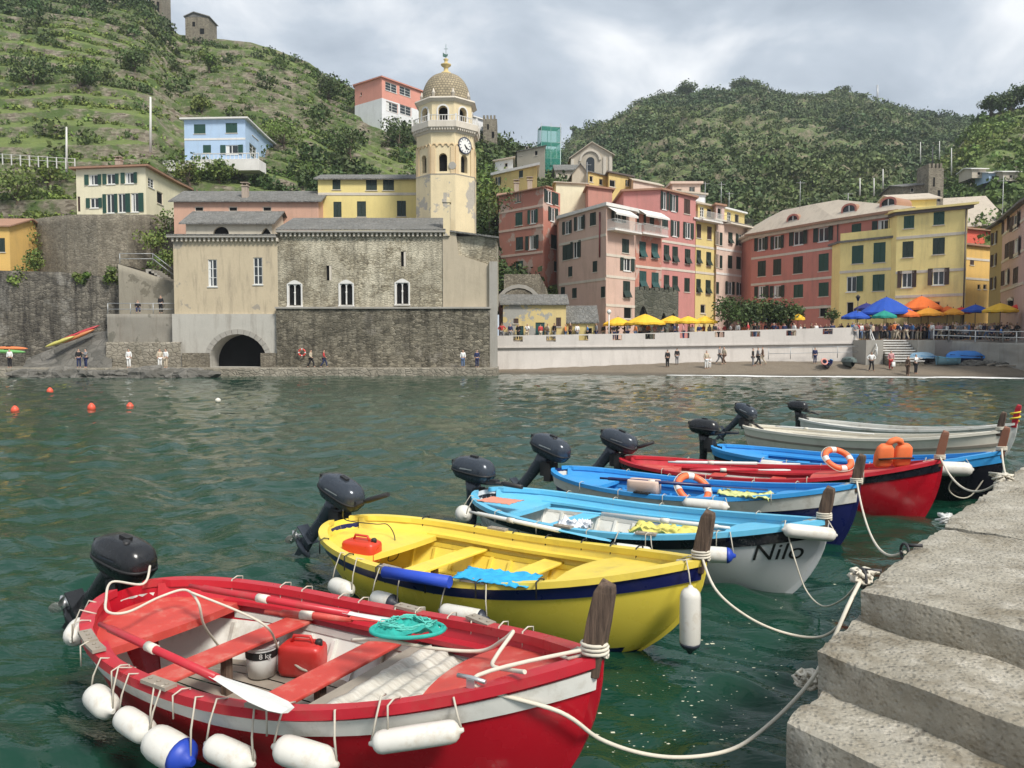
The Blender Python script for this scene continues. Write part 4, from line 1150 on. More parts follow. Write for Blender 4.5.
# television antennas on the village roofs
for px, p0_, p1_, Y, lab in ((587, 162, 190, 110, 'thin antenna pole in front of the beige chapel'), (705, 182, 200, 104, 'antenna on the roof right of the stepped pink house'), (721, 182, 206, 103, 'antenna over the dark loggia storey'), (729, 192, 209, 105, 'white antenna over the yellow rooftop storey'),
                             (800, 181, 200, 92, 'thin antenna over the pale roof of the long rose house'), (848, 193, 203, 92, 'short antenna behind the middle dormer'), (1002, 176, 226, 86, 'tall thin mast above the olive house')):
    a, b = at(px, p1_, Y), at(px, p0_, Y); root = thing('antenna', lab, 'antenna', tuple(a))
    mb = MB(); h = b.z - a.z; mb.tube([(0, 0, -1), (0, 0, h)], .035, 5); mb.build('mast', M_galv, root)
    mb = MB(); mb.tube([(-.5, 0, h * .9), (.6, 0, h * .9)], .02, 4)
    for x in (-.4, -.2, 0, .2, .4): mb.tube([(x, -.25, h * .9), (x, .25, h * .9)], .015, 4)
    mb.build('boom', M_galv, root)
# white fence left of cream house
fa, fb = at(-15, 161, 94), at(75, 167, 92)
fe = thing('fence', 'pale wooden rail fence on the slope left of the cream house', 'fence', tuple(fa))
d = fb - fa
for k in range(11):
    q = d * (k / 10); m2 = MB(); m2.box(-.05, -.05, -.3, .05, .05, 1.0); m2.build('post', M_conp, fe, tuple(q))
for z in (.5, .95):
    m2 = MB(); m2.tube([(0, 0, z), tuple(d + Vector((0, 0, z)))], .032, 5); m2.build('rail', M_conp, fe)
# ------------------------------------------------------------------ church, tower, quays, beach
YC = 72.0
def XP(px, Y, z=8.): return (px - 512) / FPX * (Y * cP - (z - EYE) * sP)
zc0, zc1 = .75, zat(233, YC, 330)
xa, xb, xc, xd = XP(174, YC), XP(278, YC), XP(443, YC), XP(497, YC)
chu = thing('church', 'medieval waterfront church with rubble wall, pointed twin windows and plastered left wing', 'church', (xa, YC, zc0))
rl = Vector((xa, YC, zc0)); ox = xa
zl = zat(309, YC, 330) - zc0       # ledge between the lower and upper wall
ztop = zc1 - zc0; depth = 14.0
def lx(px, z=8.): return XP(px, YC, z) - ox
zw_ = zat(238, YC, 220) - zc0
# left wing: plaster above, grey below with the big arch
wl = Wall(rl, (xa, YC), (xb, YC), zc0 + zat(314, YC, 220) - zc0, zc0 + zw_)
for px, py in ((212.5, 273), (258, 271)): window(wl, chu, px, py, 9, 27, 'glass')
mb = MB(); wl.mesh(mb)
L = wl.L
mb.quad((0, depth, 0), (0, 0, 0), (0, 0, zw_), (0, depth, zw_))
mb.build('plaster_wall', P_church, chu)
mb = MB(); z3 = wl.z0 - zc0
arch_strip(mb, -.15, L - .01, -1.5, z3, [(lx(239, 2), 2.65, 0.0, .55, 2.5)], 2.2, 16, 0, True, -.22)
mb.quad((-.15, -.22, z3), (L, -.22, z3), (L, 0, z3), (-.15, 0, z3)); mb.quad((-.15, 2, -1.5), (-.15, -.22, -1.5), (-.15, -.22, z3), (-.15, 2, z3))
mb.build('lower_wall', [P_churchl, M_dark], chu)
mb = MB(); cx = lx(239, 2)
for i in range(16):
    a0, a1 = PI * i / 16, PI * (i + .93) / 16
    P_ = lambda r, a, y: (cx + r * math.cos(a), y, .55 + r * .945 * math.sin(a))
    q = [P_(2.66, a0, -.3), P_(3.15, a0, -.3), P_(3.15, a1, -.3), P_(2.66, a1, -.3)]; k = [P_(2.66, a0, -.2), P_(3.15, a0, -.2), P_(3.15, a1, -.2), P_(2.66, a1, -.2)]
    iq = [mb.V(v) for v in q]; ik = [mb.V(v) for v in k]; mb.F(iq)
    for j in range(4): mb.F([iq[j], ik[j], ik[(j+1) % 4], iq[(j+1) % 4]])
mb.build('arch_ring', M_conc, chu)
# rubble at the arch feet
for pxs in ((184, 211), (262, 287)):
    mb = MB(); a, b = lx(pxs[0], 1), lx(pxs[1], 1)
    mb.box(a, -.42, -.7, b, -.225, 1.3); mb.build('buttress', R_ret, chu)
# nave wall of rubble
wl = Wall(rl, (xb, YC), (xc, YC), zc0 + zl, zc1)
bif = [(295, 292.5), (346.5, 292), (402.5, 291)]
for px, py in bif:
    u0, z0 = wl.hit(px - 6.6, py + 13); u1, z1 = wl.hit(px + 6.3, py - 8.5); wl.holes.append((u0, u1, z0, z1 + .0))
for px, py, w__, h in ((329, 273, 2.6, 15), (403.5, 259, 2.6, 15)):
    u0, z0 = wl.hit(px - w__, py + h / 2); u1, z1 = wl.hit(px + w__, py - h / 2); wl.holes.append((u0, u1, z0, z1))
mb = MB(); wl.mesh(mb); mb.build('rubble_wall', R_stone, chu)
for (u0, u1, z0, z1) in wl.holes[:3]:
    W_ = u1 - u0; Hh = z1 - z0; hw = W_ / 2
    mb = MB(); cxs = (-hw * .47, hw * .47); r = hw * .40
    # tracery: plate in front of the opening with two lancets, outer pointed arch above
    arch_strip(mb, -hw, hw, 0, Hh - .02, [(cxs[0], r, .02, Hh * .86, r * .95), (cxs[1], r, .02, Hh * .86, r * .95)], .16, 10, 0, True, .03)
    n_ = 12; pr = None
    for i in range(n_ + 1):
        x = -hw * 1.18 + 2.36 * hw * i / n_; z = Hh - .02 + (hw * .62) * (1 - (abs(x) / (hw * 1.18)) ** 1.5)
        if pr:
            mb.quad((pr[0], -.07, Hh - .02), (x, -.07, Hh - .02), (x, -.07, z), (pr[0], -.07, pr[1])); mb.quad((pr[0], -.07, pr[1]), (x, -.07, z), (x, .0, z), (pr[0], 0, pr[1]))
        pr = (x, z)
    for s_ in (-1, 1): mb.box(s_ * hw * 1.07 - .06, -.07, -.05, s_ * hw * 1.07 + .06, .0, Hh - .02)
    mb.box(-hw * 1.25, -.12, -.14, hw * 1.25, 0, -.05)
    mb.lathe([(.10, 0), (.07, .12), (.065, Hh * .55), (.11, Hh * .62)], (0, -.0, 0), 8)
    o = mb.build('twin_window', [M_wtrim, M_dark], chu); wl.place(o, (u0 + u1) / 2, z0)
for (u0, u1, z0, z1) in wl.holes[3:]:
    mb = MB(); mb.quad((0, .2, 0), (u1 - u0, .2, 0), (u1 - u0, .2, z1 - z0), (0, .2, z1 - z0)); o = mb.build('slit_window', M_dark, chu); wl.place(o, u0, z0)
    m2 = MB(); m2.box((u1 - u0) * .55, .02, 0, (u1 - u0) * .95, .12, z1 - z0); m2.build('jamb', M_trim, o)
# lower rubble, standing forward of the wall above
mb = MB()
xl, xr_ = xb - ox, lx(490, 4)
def rough_face(mb, x0, x1, z0, z1, y, amp=.10, nx=60, nz=18):
    ids = [[mb.V((x0 + (x1 - x0) * i / nx, y + amp * fbm(x0 + (x1 - x0) * i / nx * 1.0, (z0 + (z1 - z0) * j / nz) * 1.6, 4.), z0 + (z1 - z0) * j / nz)) for j in range(nz + 1)] for i in range(nx + 1)]
    for i in range(nx):
        for j in range(nz): mb.F([ids[i][j], ids[i+1][j], ids[i+1][j+1], ids[i][j+1]], None, True)
rough_face(mb, xl - .02, xr_, -1.5, zl, -.6); mb.quad((xl, -.62, zl), (xr_, -.62, zl), (xr_, 0, zl + .1), (xl, 0, zl + .1))
mb.quad((xl + .6, 0, -1.5), (xl + .6, -.6, -1.5), (xl + .6, -.6, zl), (xl + .6, 0, zl)); mb.quad((xr_, -.6, -1.5), (xr_, 0, -1.5), (xr_, 0, zl), (xr_, -.6, zl))
mb.build('base_wall', R_low, chu)
mb = MB(); mb.box(xl - .1, -.78, zl + .003, xr_ + .1, -.05, zl + .16); mb.build('ledge', M_conc, chu)
# lean-to at the right with the sloping coping
mb = MB(); a, b = xc - ox, lx(490)
z_hi, z_lo = zat(232, YC, 450) - zc0, zl
P0 = [(a, z_lo), (b, z_lo), (b, zat(265, YC, 480) - zc0), (lx(459), zat(255, YC, 460) - zc0), (lx(456), z_hi), (a, z_hi)]
f = [mb.V((x, -.12, z)) for x, z in P0]; mb.F(f); g = [mb.V((x, 2.0, z)) for x, z in P0]
for i in range(6): mb.F([f[(i+1) % 6], f[i], g[i], g[(i+1) % 6]])
mb.build('lean_to_wall', plaster('plaster_leanto', (.48, .41, .30), .35), chu)
mb = MB(); zr = zat(236, YC, 480) - zc0
rough_face(mb, lx(456), lx(497), zl, zr, .25, .05, 30, 20)
mb.quad((lx(497), .25, zl), (lx(497), 8, zl), (lx(497), 8, zr), (lx(497), .25, zr)); mb.build('rubble_wall', R_stone, chu)
mb = MB(); mb.poly([(lx(440), -.3, z_hi + .25), (lx(499), -.4, zr - .1), (lx(499), 6, zr - .1), (lx(440), 6, z_hi + 1.0)]); mb.poly([(lx(440), -.3, z_hi + .1), (lx(440), 6, z_hi + .8), (lx(499), 6, zr - .25), (lx(499), -.4, zr - .25)])
mb.poly([(lx(440), -.3, z_hi + .1), (lx(499), -.4, zr - .25), (lx(499), -.4, zr - .1), (lx(440), -.3, z_hi + .25)])
mb.build('lean_to_roof', M_slate, chu)
mb = MB(); mb.box(lx(489.5), -.5, -1.5, lx(497.5), .24, zat(262, YC, 490) - zc0); mb.build('pier_buttress', M_conc, chu)
mb = MB(); zz = zat(203, YC, 446) - zc0
mb.box(lx(443.5, 14), -.35, ztop - .3, lx(450, 14), .5, zz); mb.box(lx(442.5, 14), -.42, zz, lx(451, 14), .57, zz + .3); mb.box(lx(443.8, 14), -.3, zz + .3, lx(449.6, 14), .45, zz + .9)
mb.build('buttress_pillar', P_tower, chu)
# eaves: corbel table + roofs
mb = MB(); xw = 0
while xw < xc - ox + .4:
    zt_ = zw_ if xw < xb - ox else ztop
    mb.box(xw, -.32, zt_ - .34, xw + .17, .0, zt_ - .02); xw += .42
mb.build('corbel', M_trim, chu)
mb = MB()
mb.box(-.4, -.5, zw_, xb - ox, .3, zw_ + .16); mb.box(xb - ox + .003, -.5, ztop, xc - ox + .3, .3, ztop + .18)
mb.build('eaves', M_conc, chu)
mb = MB()
zr2 = 1.9
def slope(x0, x1, z0, z1, y0, y1):
    mb.poly([(x0, y0, z0), (x1, y0, z0), (x1, y1, z1), (x0, y1, z1)]); mb.poly([(x0, y0, z0 - .1), (x0, y1, z1 - .1), (x1, y1, z1 - .1), (x1, y0, z0 - .1)])
    mb.poly([(x0, y0, z0 - .1), (x1, y0, z0 - .1), (x1, y0, z0), (x0, y0, z0)])
slope(-.4, xb - ox, zw_ + .3, zw_ + .95, -.5, 6.0); slope(xb - ox + .002, xc - ox + .3, ztop + .3, ztop + 2.3, -.5, 5.5)
mb.build('roof', M_slate, chu)
# clerestory with the lunettes, and its roof
wl2Y = YC + 6; z_a = zat(234.5, wl2Y, 220); z_b = zat(222, wl2Y, 220)
cl = thing('clerestory', 'low pale attic with a half-round dark window under a slate roof on the church', 'attic', (XP(186, wl2Y, 14), wl2Y, z_a - 1.0))
Wc = XP(272, wl2Y, 14) - XP(186, wl2Y, 14); hc = z_b - z_a + 1.0
mb = MB(); cxx = [XP(p, wl2Y, 14) - XP(186, wl2Y, 14) for p in (221, 266)]
arch_strip(mb, 0, Wc, 0, hc, [(cxx[0], .8, .95, 1.05, .75), (cxx[1], .5, .95, 1.05, .6)], .3, 10)
mb.quad((Wc, 0, 0), (Wc, 6, 0), (Wc, 6, hc), (Wc, 0, hc)); mb.quad((0, 6, 0), (0, 0, 0), (0, 0, hc), (0, 6, hc)); mb.poly([(Wc, 0, hc), (Wc, 6, hc), (Wc, 3, hc + 1.5)]); mb.build('wall', [plaster('plaster_clerestory', (.60, .54, .43), .3), M_dark], cl)
mb = MB(); mb.poly([(-.5, -.5, hc - .15), (Wc + .4, -.5, hc - .15), (Wc + .4, 3, hc + 1.6), (-.5, 3, hc + 1.6)]); mb.poly([(-.5, 3, hc + 1.6), (Wc + .4, 3, hc + 1.6), (Wc + .4, 6.5, hc - .1), (-.5, 6.5, hc - .1)])
mb.poly([(-.5, -.5, hc - .3), (Wc + .4, -.5, hc - .3), (Wc + .4, -.5, hc - .15), (-.5, -.5, hc - .15)]); mb.poly([(Wc + .4, -.5, hc - .3), (Wc + .4, 3, hc + 1.45), (Wc + .4, 3, hc + 1.6), (Wc + .4, -.5, hc - .15)]); mb.build('roof', M_slate, cl)
building('house', 'long salmon-pink building with slate roof rising behind the church', 'house', [(174.5, 82), (319, 82)], 9, zat(201, 82, 240), 7, plaster('plaster_dusty_salmon', (.60, .36, .26), .4), [
   (0, 199, 209, 9, 5, 'dark'), (0, 233, 209, 9, 5, 'dark'), (0, 267, 209, 9, 5, 'dark')], 'gable', M_slate, 1.6, .4, chimneys=1)
building('house', 'bright yellow house with dark green shutters behind the church, left of the bell tower', 'house', [(318.5, 84), (420, 84)], 9, zat(179, 84, 370), 6, paint('never', (0, 0, 0)) if False else plaster('plaster_canary', (.78, .64, .26), .2), [
   (0, 336.5, 184.5, 8, 10, 'closed', M_dkgreen), (0, 371.5, 185, 11, 10.5, 'closed', M_dkgreen), (0, 388.5, 185, 11, 10.5, 'closed', M_dkgreen),
   (0, 337.5, 209.5, 8, 15.5, 'closed', M_dkgreen), (0, 361.5, 209, 9, 15.5, 'closed', M_dkgreen), (0, 401.5, 208.5, 9, 15.5, 'closed', M_dkgreen)], 'gable', M_slate, 1.0, .4, [(0, 194)], M_trim)

# ---- bell tower
YT = 80.5; xt = XP(446.5, YT, 20); T0 = 9.0
tw = thing('bell_tower', 'yellow octagonal bell tower with balcony, clock and scaly dome', 'bell tower', (xt, YT, T0))
def zt_at(py): return zat(py, YT - 3, 446) - T0
ROT = R(-90 - 2)
def octa(r, z, k=8, off=0.):      # r = apothem
    rc = r / math.cos(PI / k); return [(rc * math.cos(ROT + PI / k * (2 * i + 1) + off), rc * math.sin(ROT + PI / k * (2 * i + 1) + off), z) for i in range(k)]
mpx = (YT - 3) / FPX
R0, R1, RG, RB = 29.5 * mpx, 28.6 * mpx, 33.5 * mpx, 26.6 * mpx
def oct_band(mb, r0, z0, r1, z1, cap=True): mb.rings([octa(r0, z0), octa(r1, z1)], True, (cap, cap), None, False)
z175, z145, z127, z122, z98, z64 = zt_at(174.5), zt_at(146), zt_at(129), zt_at(122), zt_at(97.5), zt_at(64)
mb = MB(); oct_band(mb, R0, 0, R0, z175, False); mb.build('shaft', P_tower, tw)
def face_frames(r):
    for i in range(8):
        a = ROT + 2 * PI * i / 8
        yield i, Matrix.Translation((r * math.cos(a), r * math.sin(a), 0)) @ Matrix.Rotation(a + PI / 2, 4, 'Z')
side = lambda r: 2 * r * math.tan(PI / 8)
# belfry stage 1 (with single windows and blind arcade)
mb = MB(); mb2 = MB()
z_sill, z_spr = zt_at(171), zt_at(157)
for i, Mx in face_frames(R1):
    mb.M = Mx; s_ = side(R1) / 2
    arch_strip(mb, -s_, s_, z175, z127, [(0, .42, z_sill, z_spr)], .5, 10, 0, True, 0)
    mb2.M = Mx
    for q in (-1, 1): mb2.box(q * (s_ - .22) - .2, -.10, z175 + .02, q * (s_ - .22) + .2, .0, z145)
    zz = z145; n_ = 4; w__ = (2 * s_ - .05) / n_
    for k in range(n_):
        c = -s_ + .025 + w__ * (k + .5)
        for a0, a1 in zip(np.linspace(0, PI, 7), np.linspace(0, PI, 7)[1:]):
            r0, r1 = w__ * .36, w__ * .5
            q = [(c + r * math.cos(a), -.1, zz + r * 1.1 * math.sin(a)) for r, a in ((r0, a0), (r1, a0), (r1, a1), (r0, a1))]
            mb2.poly(q); mb2.poly([(q[0][0], 0, q[0][2]), q[0], q[3], (q[3][0], 0, q[3][2])])
            mb2.poly([q[1], (q[1][0], 0, q[1][2]), (q[2][0], 0, q[2][2]), q[2]])
mb.M = None; mb.build('belfry_wall', [P_towerc, M_dark], tw); mb2.build('blind_arcade', plaster('tower_moulding', (.66, .50, .30), .3), tw)
mb = MB(); oct_band(mb, R1 + .03, z175 - .12, R1 + .16, z175 + .1); mb.build('string_course', M_trim, tw)
# gallery
mb = MB(); oct_band(mb, R1 + .05, z127 - .3, RG - .1, z127 + .15); oct_band(mb, RG, z127 + .152, RG, z122 + .05)
for i, Mx in face_frames(R1 + .1):
    mb.M = Mx; s_ = side(R1) / 2
    for k in range(9): x = -s_ + s_ * 2 * (k + .5) / 9; mb.box(x - .06, -.32, z127 - .12, x + .06, .1, z127 + .18)
mb.M = None; mb.build('gallery', M_trim, tw)
zr0 = z122 + .05; zr1 = zt_at(115.5)
mb = MB(); pts = octa(RG - .12, zr0)
for i in range(8):
    p, q = Vector(pts[i]), Vector(pts[(i+1) % 8]); railing(mb, p, q, zr1 - zr0, n=10, r=.045)
    mb.box(p.x - .1, p.y - .1, zr0, p.x + .1, p.y + .1, zr1 + .12)
mb.build('balustrade', M_wtrim, tw)
mb = MB()
for i, Mx in face_frames(RB):
    mb.M = Mx; s_ = side(RB) / 2
    arch_strip(mb, -s_, s_, zr0, z98, [(0, .46, zt_at(121), zt_at(109.5))], .5, 10, 0, True, 0)
mb.M = None; mb.build('upper_belfry_wall', [P_towerc, M_dark], tw)
mb = MB()
for i, Mx in face_frames(RB):
    mb = MB(); mb.M = Mx
    for a0, a1 in zip(np.linspace(0, PI, 9), np.linspace(0, PI, 9)[1:]):
        q = [(r * math.cos(a), -.07, zt_at(109.5) + r * math.sin(a)) for r, a in ((.48, a0), (.64, a0), (.64, a1), (.48, a1))]; mb.poly(q); mb.poly([q[1], (q[1][0], 0, q[1][2]), (q[2][0], 0, q[2][2]), q[2]])
    for q in (-1, 1): mb.box(q * .56 - .08, -.07, zr0 + .1, q * .56 + .08, 0, zt_at(109.5))
    mb.build('arch_moulding', M_wtrim, tw)
mb = MB(); oct_band(mb, RB + .05, z98 - .28, RB + .36, z98 - .02); oct_band(mb, RB + .4, z98 - .018, RB + .34, z98 + .14); mb.build('cornice', M_trim, tw)
# dome with scale tiles
nd = NT('dome_scales')
br = nd.n('ShaderNodeTexBrick'); br.inputs['Scale'].default_value = 1; br.offset = .5
br.inputs['Color1'].default_value = (.44, .36, .23, 1); br.inputs['Color2'].default_value = (.32, .26, .165, 1); br.inputs['Mortar'].default_value = (.17, .14, .09, 1)
br.inputs['Mortar Size'].default_value = .045; br.inputs['Brick Width'].default_value = .34; br.inputs['Row Height'].default_value = .26
mpn = nd.n('ShaderNodeMapping'); mpn.inputs['Scale'].default_value = (1, 1, 1); nd.l(nd.tc.outputs['UV'], mpn.inputs[0]); nd.l(mpn.outputs[0], br.inputs['Vector'])
nd.col(nd.mix(nd.mr(nd.noise(1.2, 6, .7), .4, .7, 0, .45), br.outputs['Color'], (.10, .09, .06))); nd.rough(.8); nd.bump(br.outputs['Fac'], -.6, .06)
mb = MB(); zd = z98 + .14; hd = z64 - zd; RD = 25.2 * mpx
prof = [(RD * (math.cos(t * PI / 2) ** .72) , hd * math.sin(t * PI / 2) ** 1.0) for t in np.linspace(0, .965, 18)]
rings_ = []
for r, h in prof: rings_.append([(r * math.cos(2 * PI * i / 48), r * math.sin(2 * PI * i / 48), zd + h) for i in range(48)])
mb.rings(rings_, True, (False, True), None, True)
o = mb.build('dome', nd.mat, tw)
uvl = o.data.uv_layers.new(name='uv')
for pl_ in o.data.polygons:
    for li in pl_.loop_indices:
        v = o.data.vertices[o.data.loops[li].vertex_index].co
        a_ = math.atan2(v.y, v.x); k = a_ / (2 * PI) * 46 * .34
        c0 = o.data.vertices[o.data.loops[pl_.loop_indices[0]].vertex_index].co; a0 = math.atan2(c0.y, c0.x)
        if a_ - a0 > PI: k -= 46 * .34
        if a_ - a0 < -PI: k += 46 * .34
        uvl.data[li].uv = (k, v.z)
mb = MB()
for i in range(8):
    a = ROT + PI / 8 + PI / 4 * i; c = (math.cos(a) * (RD + .02), math.sin(a) * (RD + .02), z98 + .13)
    mb.lathe([(.16, 0), (.16, .5), (.22, .55), (.12, .7), (.04, 1.0)], c, 8)
mb.build('pinnacle', M_trim, tw)
mb = MB(); mb.lathe([(.45, 0), (.6, .12), (.5, .3), (.25, .4), (.22, .8), (.5, 1.0), (.55, 1.12), (.2, 1.2), (.16, 1.5), (.28, 1.62), (.1, 1.75)], (0, 0, zd + prof[-1][1] - .1), 12); mb.build('lantern', plaster('lantern_gold', (.62, .48, .22), .2), tw)
zf = zd + prof[-1][1] + 1.35
mb = MB(); mb.M = Matrix.Translation((0, 0, zf)) @ Matrix.Scale(.66, 4) @ Matrix.Translation((0, 0, -zf)); mb.tube([(0, 0, zf), (0, 0, zf + 2.6)], .04, 6); mb.tube([(-.3, 0, zf + 1.9), (.3, 0, zf + 1.9)], .035, 5)
mb.poly([(-.5, .0, zf + .75), (-.1, 0, zf + .6), (.25, 0, zf + .8), (.3, 0, zf + 1.2), (.12, 0, zf + 1.05), (-.15, 0, zf + 1.1), (-.5, 0, zf + 1.35)]); mb.poly([(p[0], .05, p[2]) for p in ((-.5, 0, zf + 1.35), (-.15, 0, zf + 1.1), (.12, 0, zf + 1.05), (.3, 0, zf + 1.2), (.25, 0, zf + .8), (-.1, 0, zf + .6), (-.5, 0, zf + .75))])
mb.build('weather_vane', paint('verdigris', (.06, .14, .11), .6), tw)
# clock on the right front face
for i, Mx in face_frames(R1):
    if i == 1:
        ck = MB(); ck.M = Mx @ Matrix.Translation((0, 0, zt_at(143.5))); rr = .80
        ck.lathe([(rr, -.14), (rr, 0.0)], (0, 0, 0), 28, None, False, 'Y'); c = ck.build('clock', paint('clock_face', (.78, .77, .72), .5, .05), tw)
        c2 = MB(); c2.M = ck.M
        for a0, a1 in zip(np.linspace(0, 2 * PI, 29), np.linspace(0, 2 * PI, 29)[1:]):
            q = [(r * math.cos(a), -.18, r * math.sin(a)) for r, a in ((rr * .93, a0), (rr * 1.04, a0), (rr * 1.04, a1), (rr * .93, a1))]; c2.poly(q)
            c2.poly([(q[1][0], -.0, q[1][2]), (q[2][0], -.0, q[2][2]), q[2], q[1]])
        for k in range(12):
            a = k * PI / 6; c2.M = ck.M @ Matrix.Rotation(-a, 4, 'Y'); c2.box(-.04, -.165, rr * .66, .04, -.15, rr * .86)
        c2.build('numerals', paint('clock_rim', (.05, .06, .10), .5), c)
        c3 = MB()
        for a, l, w__ in ((R(128), rr * .72, .035), (R(150), rr * .5, .05)):
            c3.M = ck.M @ Matrix.Rotation(a, 4, 'Y'); c3.box(-w__, -.19, -.12, w__, -.17, l)
        c3.build('hands', M_iron, c)
    if i == 0:
        m2 = MB(); m2.M = Mx @ Matrix.Translation((.95, -.05, zt_at(165.5)))
        m2.lathe([(.38, -.08), (.38, .05)], (0, 0, 0), 12, None, False, 'Y'); m2.build('plaque', M_conc, tw, )

# ---- quay in front of the church, rocks and left-hand walls
M_quay = rubble('quay_stone', [(.24, .21, .16), (.40, .36, .29), (.30, .27, .21)], (.16, .14, .11), 2.0, 1.6, (.07, .07, .05), .5)
mb = MB()
qa = [(-60, 66), (-45.5, 67.0), (XP(174, 67.5, 0), 68.2), (XP(290, 69, 0), 69.0), (XP(498, 70, 0), 69.6), (XP(498, 72, 0), 76), (-60, 76)]
mb.prism(qa, -2, .72); q_ = mb.build('quay', M_quay, bevel=.08); tag(q_, kind='structure')
rock_m = rubble('rock', [(.10, .095, .08), (.22, .205, .18), (.15, .14, .12)], (.10, .095, .08), 1.1, 1.0, (.05, .05, .045), .4)
def rock(loc, sz, seed, label, name='rock'):
    bm_ = bmesh.new(); bmesh.ops.create_icosphere(bm_, subdivisions=3, radius=1)
    for v in bm_.verts:
        n_ = mnoise.fractal(v.co * 1.3 + Vector((seed, 0, 0)), .8, 2.1, 4); v.co *= 1 + .45 * n_
        v.co.x *= sz[0]; v.co.y *= sz[1]; v.co.z *= sz[2]
    me = bpy.data.meshes.new(name); bm_.to_mesh(me); bm_.free(); me.materials.append(rock_m)
    o = bpy.data.objects.new(name, me); COL.objects.link(o); o.location = loc; tag(o, label, 'rock', 'rocks along the foot of the church quay'); return o
for k, px in enumerate((38, 62, 86, 102, 118, 133, 149, 163, 181, 196)):
    Y = 65.6 + rnd.random() * 1.2; s_ = rnd.uniform(.9, 2.0)
    rock((XP(px, Y, 0), Y, .05), (s_ * 1.2, 1.1, .5 + .35 * rnd.random()), k * 3.1, 'low wet rock at the waterline below the left-hand sea wall')
# slipway slab with kayaks
sl = MB(); a = [(XP(18, 71), 70), (XP(50, 71), 69.6), (XP(92, 71), 69.6), (XP(112, 71), 71), (XP(112, 71), 77), (XP(20, 71), 77)]
sl = MB()
def P3(px, py, Y): return tuple(at(px, py, Y))
f = [sl.V(P3(px, py, Y)) for px, py, Y in ((20, 371, 70), (100, 373, 69.5), (112, 371, 70), (112, 330, 75), (92, 333, 76), (28, 358, 74.5))]
sl.F(f); g = [sl.V((sl.v[i].x, sl.v[i].y + .2, -1)) for i in f]
for i in range(6): sl.F([f[i], g[i], g[(i+1) % 6], f[(i+1) % 6]])
o = sl.build('rock_slab', rock_m); tag(o, 'sloping grey rock slab carrying the kayaks at the foot of the sea wall', 'rock')
def kayak(p0, p1, col, label, w__=.36):
    p0, p1 = Vector(p0), Vector(p1); root = thing('kayak', label, 'kayak', tuple(p0), 0, 'kayaks lying by the left sea wall')
    d = p1 - p0; mb = MB(); n_ = 14
    pts = [d * (i / n_) + Vector((0, 0, .18)) for i in range(n_ + 1)]; rr = [max(.02, w__ * math.sin(PI * i / n_) ** .55) for i in range(n_ + 1)]
    mb.tube(pts, rr, 10, flat=.55); mb.build('hull', paint('kayak_' + label.split()[0], col, .35, .1, 6, 0, .1), root)
    m2 = MB(); m2.tube([d * .42 + Vector((0, -.05, .33)), d * .55 + Vector((0, -.05, .33))], .16, 8, flat=.5); m2.build('cockpit', M_dark, root)
kayak(P3(53, 346, 73), P3(100, 327, 74.5), (.42, .04, .05), 'red kayak lying on the rock slab, uppermost')
kayak(P3(45, 349, 72.3), P3(75, 338, 73.2), (.50, .46, .12), 'lime-yellow kayak lying on the rock slab below the red one')
kayak(P3(62, 345, 73.0), P3(95, 331, 74.2), (.50, .18, .06), 'orange kayak lying on the rock slab beside the red one')
kayak(P3(-10, 353, 72), P3(26, 354, 72), (.15, .40, .12), 'green kayak on the ground at the left edge')
kayak(P3(-8, 350, 72.6), P3(28, 350.5, 72.6), (.75, .22, .08), 'orange-red kayak on the ground at the left edge, behind the green one')
# walls on the left
def wallthing(name, label, cat, corners, m, z0, top, thick=2.0, nx=40, nz=16, amp=.12, kind=None):
    """chain of (px, Y) with a top height per corner"""
    root = thing(name, label, cat, (0, 0, 0)); pts = [Vector((XP(px, Y, 5), Y)) for px, Y in corners]
    root.location = (pts[0].x, pts[0].y, z0); o = Vector((pts[0].x, pts[0].y, z0)); mb = MB()
    for (p, q, ta, tb) in zip(pts, pts[1:], top, top[1:]):
        L_ = (q - p).length; nx_ = max(2, int(L_ / .45)); d = (q - p) / L_; n_ = Vector((d.y, -d.x))
        ids = []
        for i in range(nx_ + 1):
            t = i / nx_; c = p.lerp(q, t); tp = ta + (tb - ta) * t; col_ = []
            for j in range(nz + 1):
                z = z0 + (tp - z0) * j / nz; e = amp * fbm(c.x * .9, z * 1.4, c.y) + .05 * (z0 - z) * 0
                e = e if 0 < i < nx_ else 0
                col_.append(mb.V((c.x - o.x + n_.x * e, c.y - o.y + n_.y * e, z - z0)))
            col_.append(mb.V((c.x - o.x - n_.x * thick, c.y - o.y - n_.y * thick, tp - z0)))
            ids.append(col_)
        for i in range(nx_):
            for j in range(nz): mb.F([ids[i][j], ids[i+1][j], ids[i+1][j+1], ids[i][j+1]], None, True)
            mb.F([ids[i][nz], ids[i+1][nz], ids[i+1][nz+1], ids[i][nz+1]], None, False)
    mb.build('masonry', m, root); return root
def zz_(py, Y, px=100): return zat(py, Y, px)
wallthing('retaining_wall', 'tall dark weathered sea wall at the far left above the kayaks', 'wall', [(-90, 76), (0, 76.5), (60, 77), (121, 77)], R_dark, -.5, [zz_(268, 76), zz_(270, 76), zz_(272, 77), zz_(278, 77)], 6)
wallthing('retaining_wall', 'curved rubble retaining wall under the cream house', 'wall', [(22, 88), (45, 83.5), (70, 81.2), (100, 80.5), (130, 81.5), (152, 84), (176, 90)], R_ret, 4, [zz_(222, 88), zz_(217, 83), zz_(214.5, 81), zz_(214.5, 80.5), zz_(214.5, 81.5), zz_(214.5, 84), zz_(218, 90)], 8)
wallthing('retaining_wall', 'rubble wall with plants left of the curved wall, above the dark sea wall', 'wall', [(-60, 84), (8, 84), (48, 85.5)], R_ret, 4, [zz_(250, 84), zz_(250, 84), zz_(228, 85)], 8)
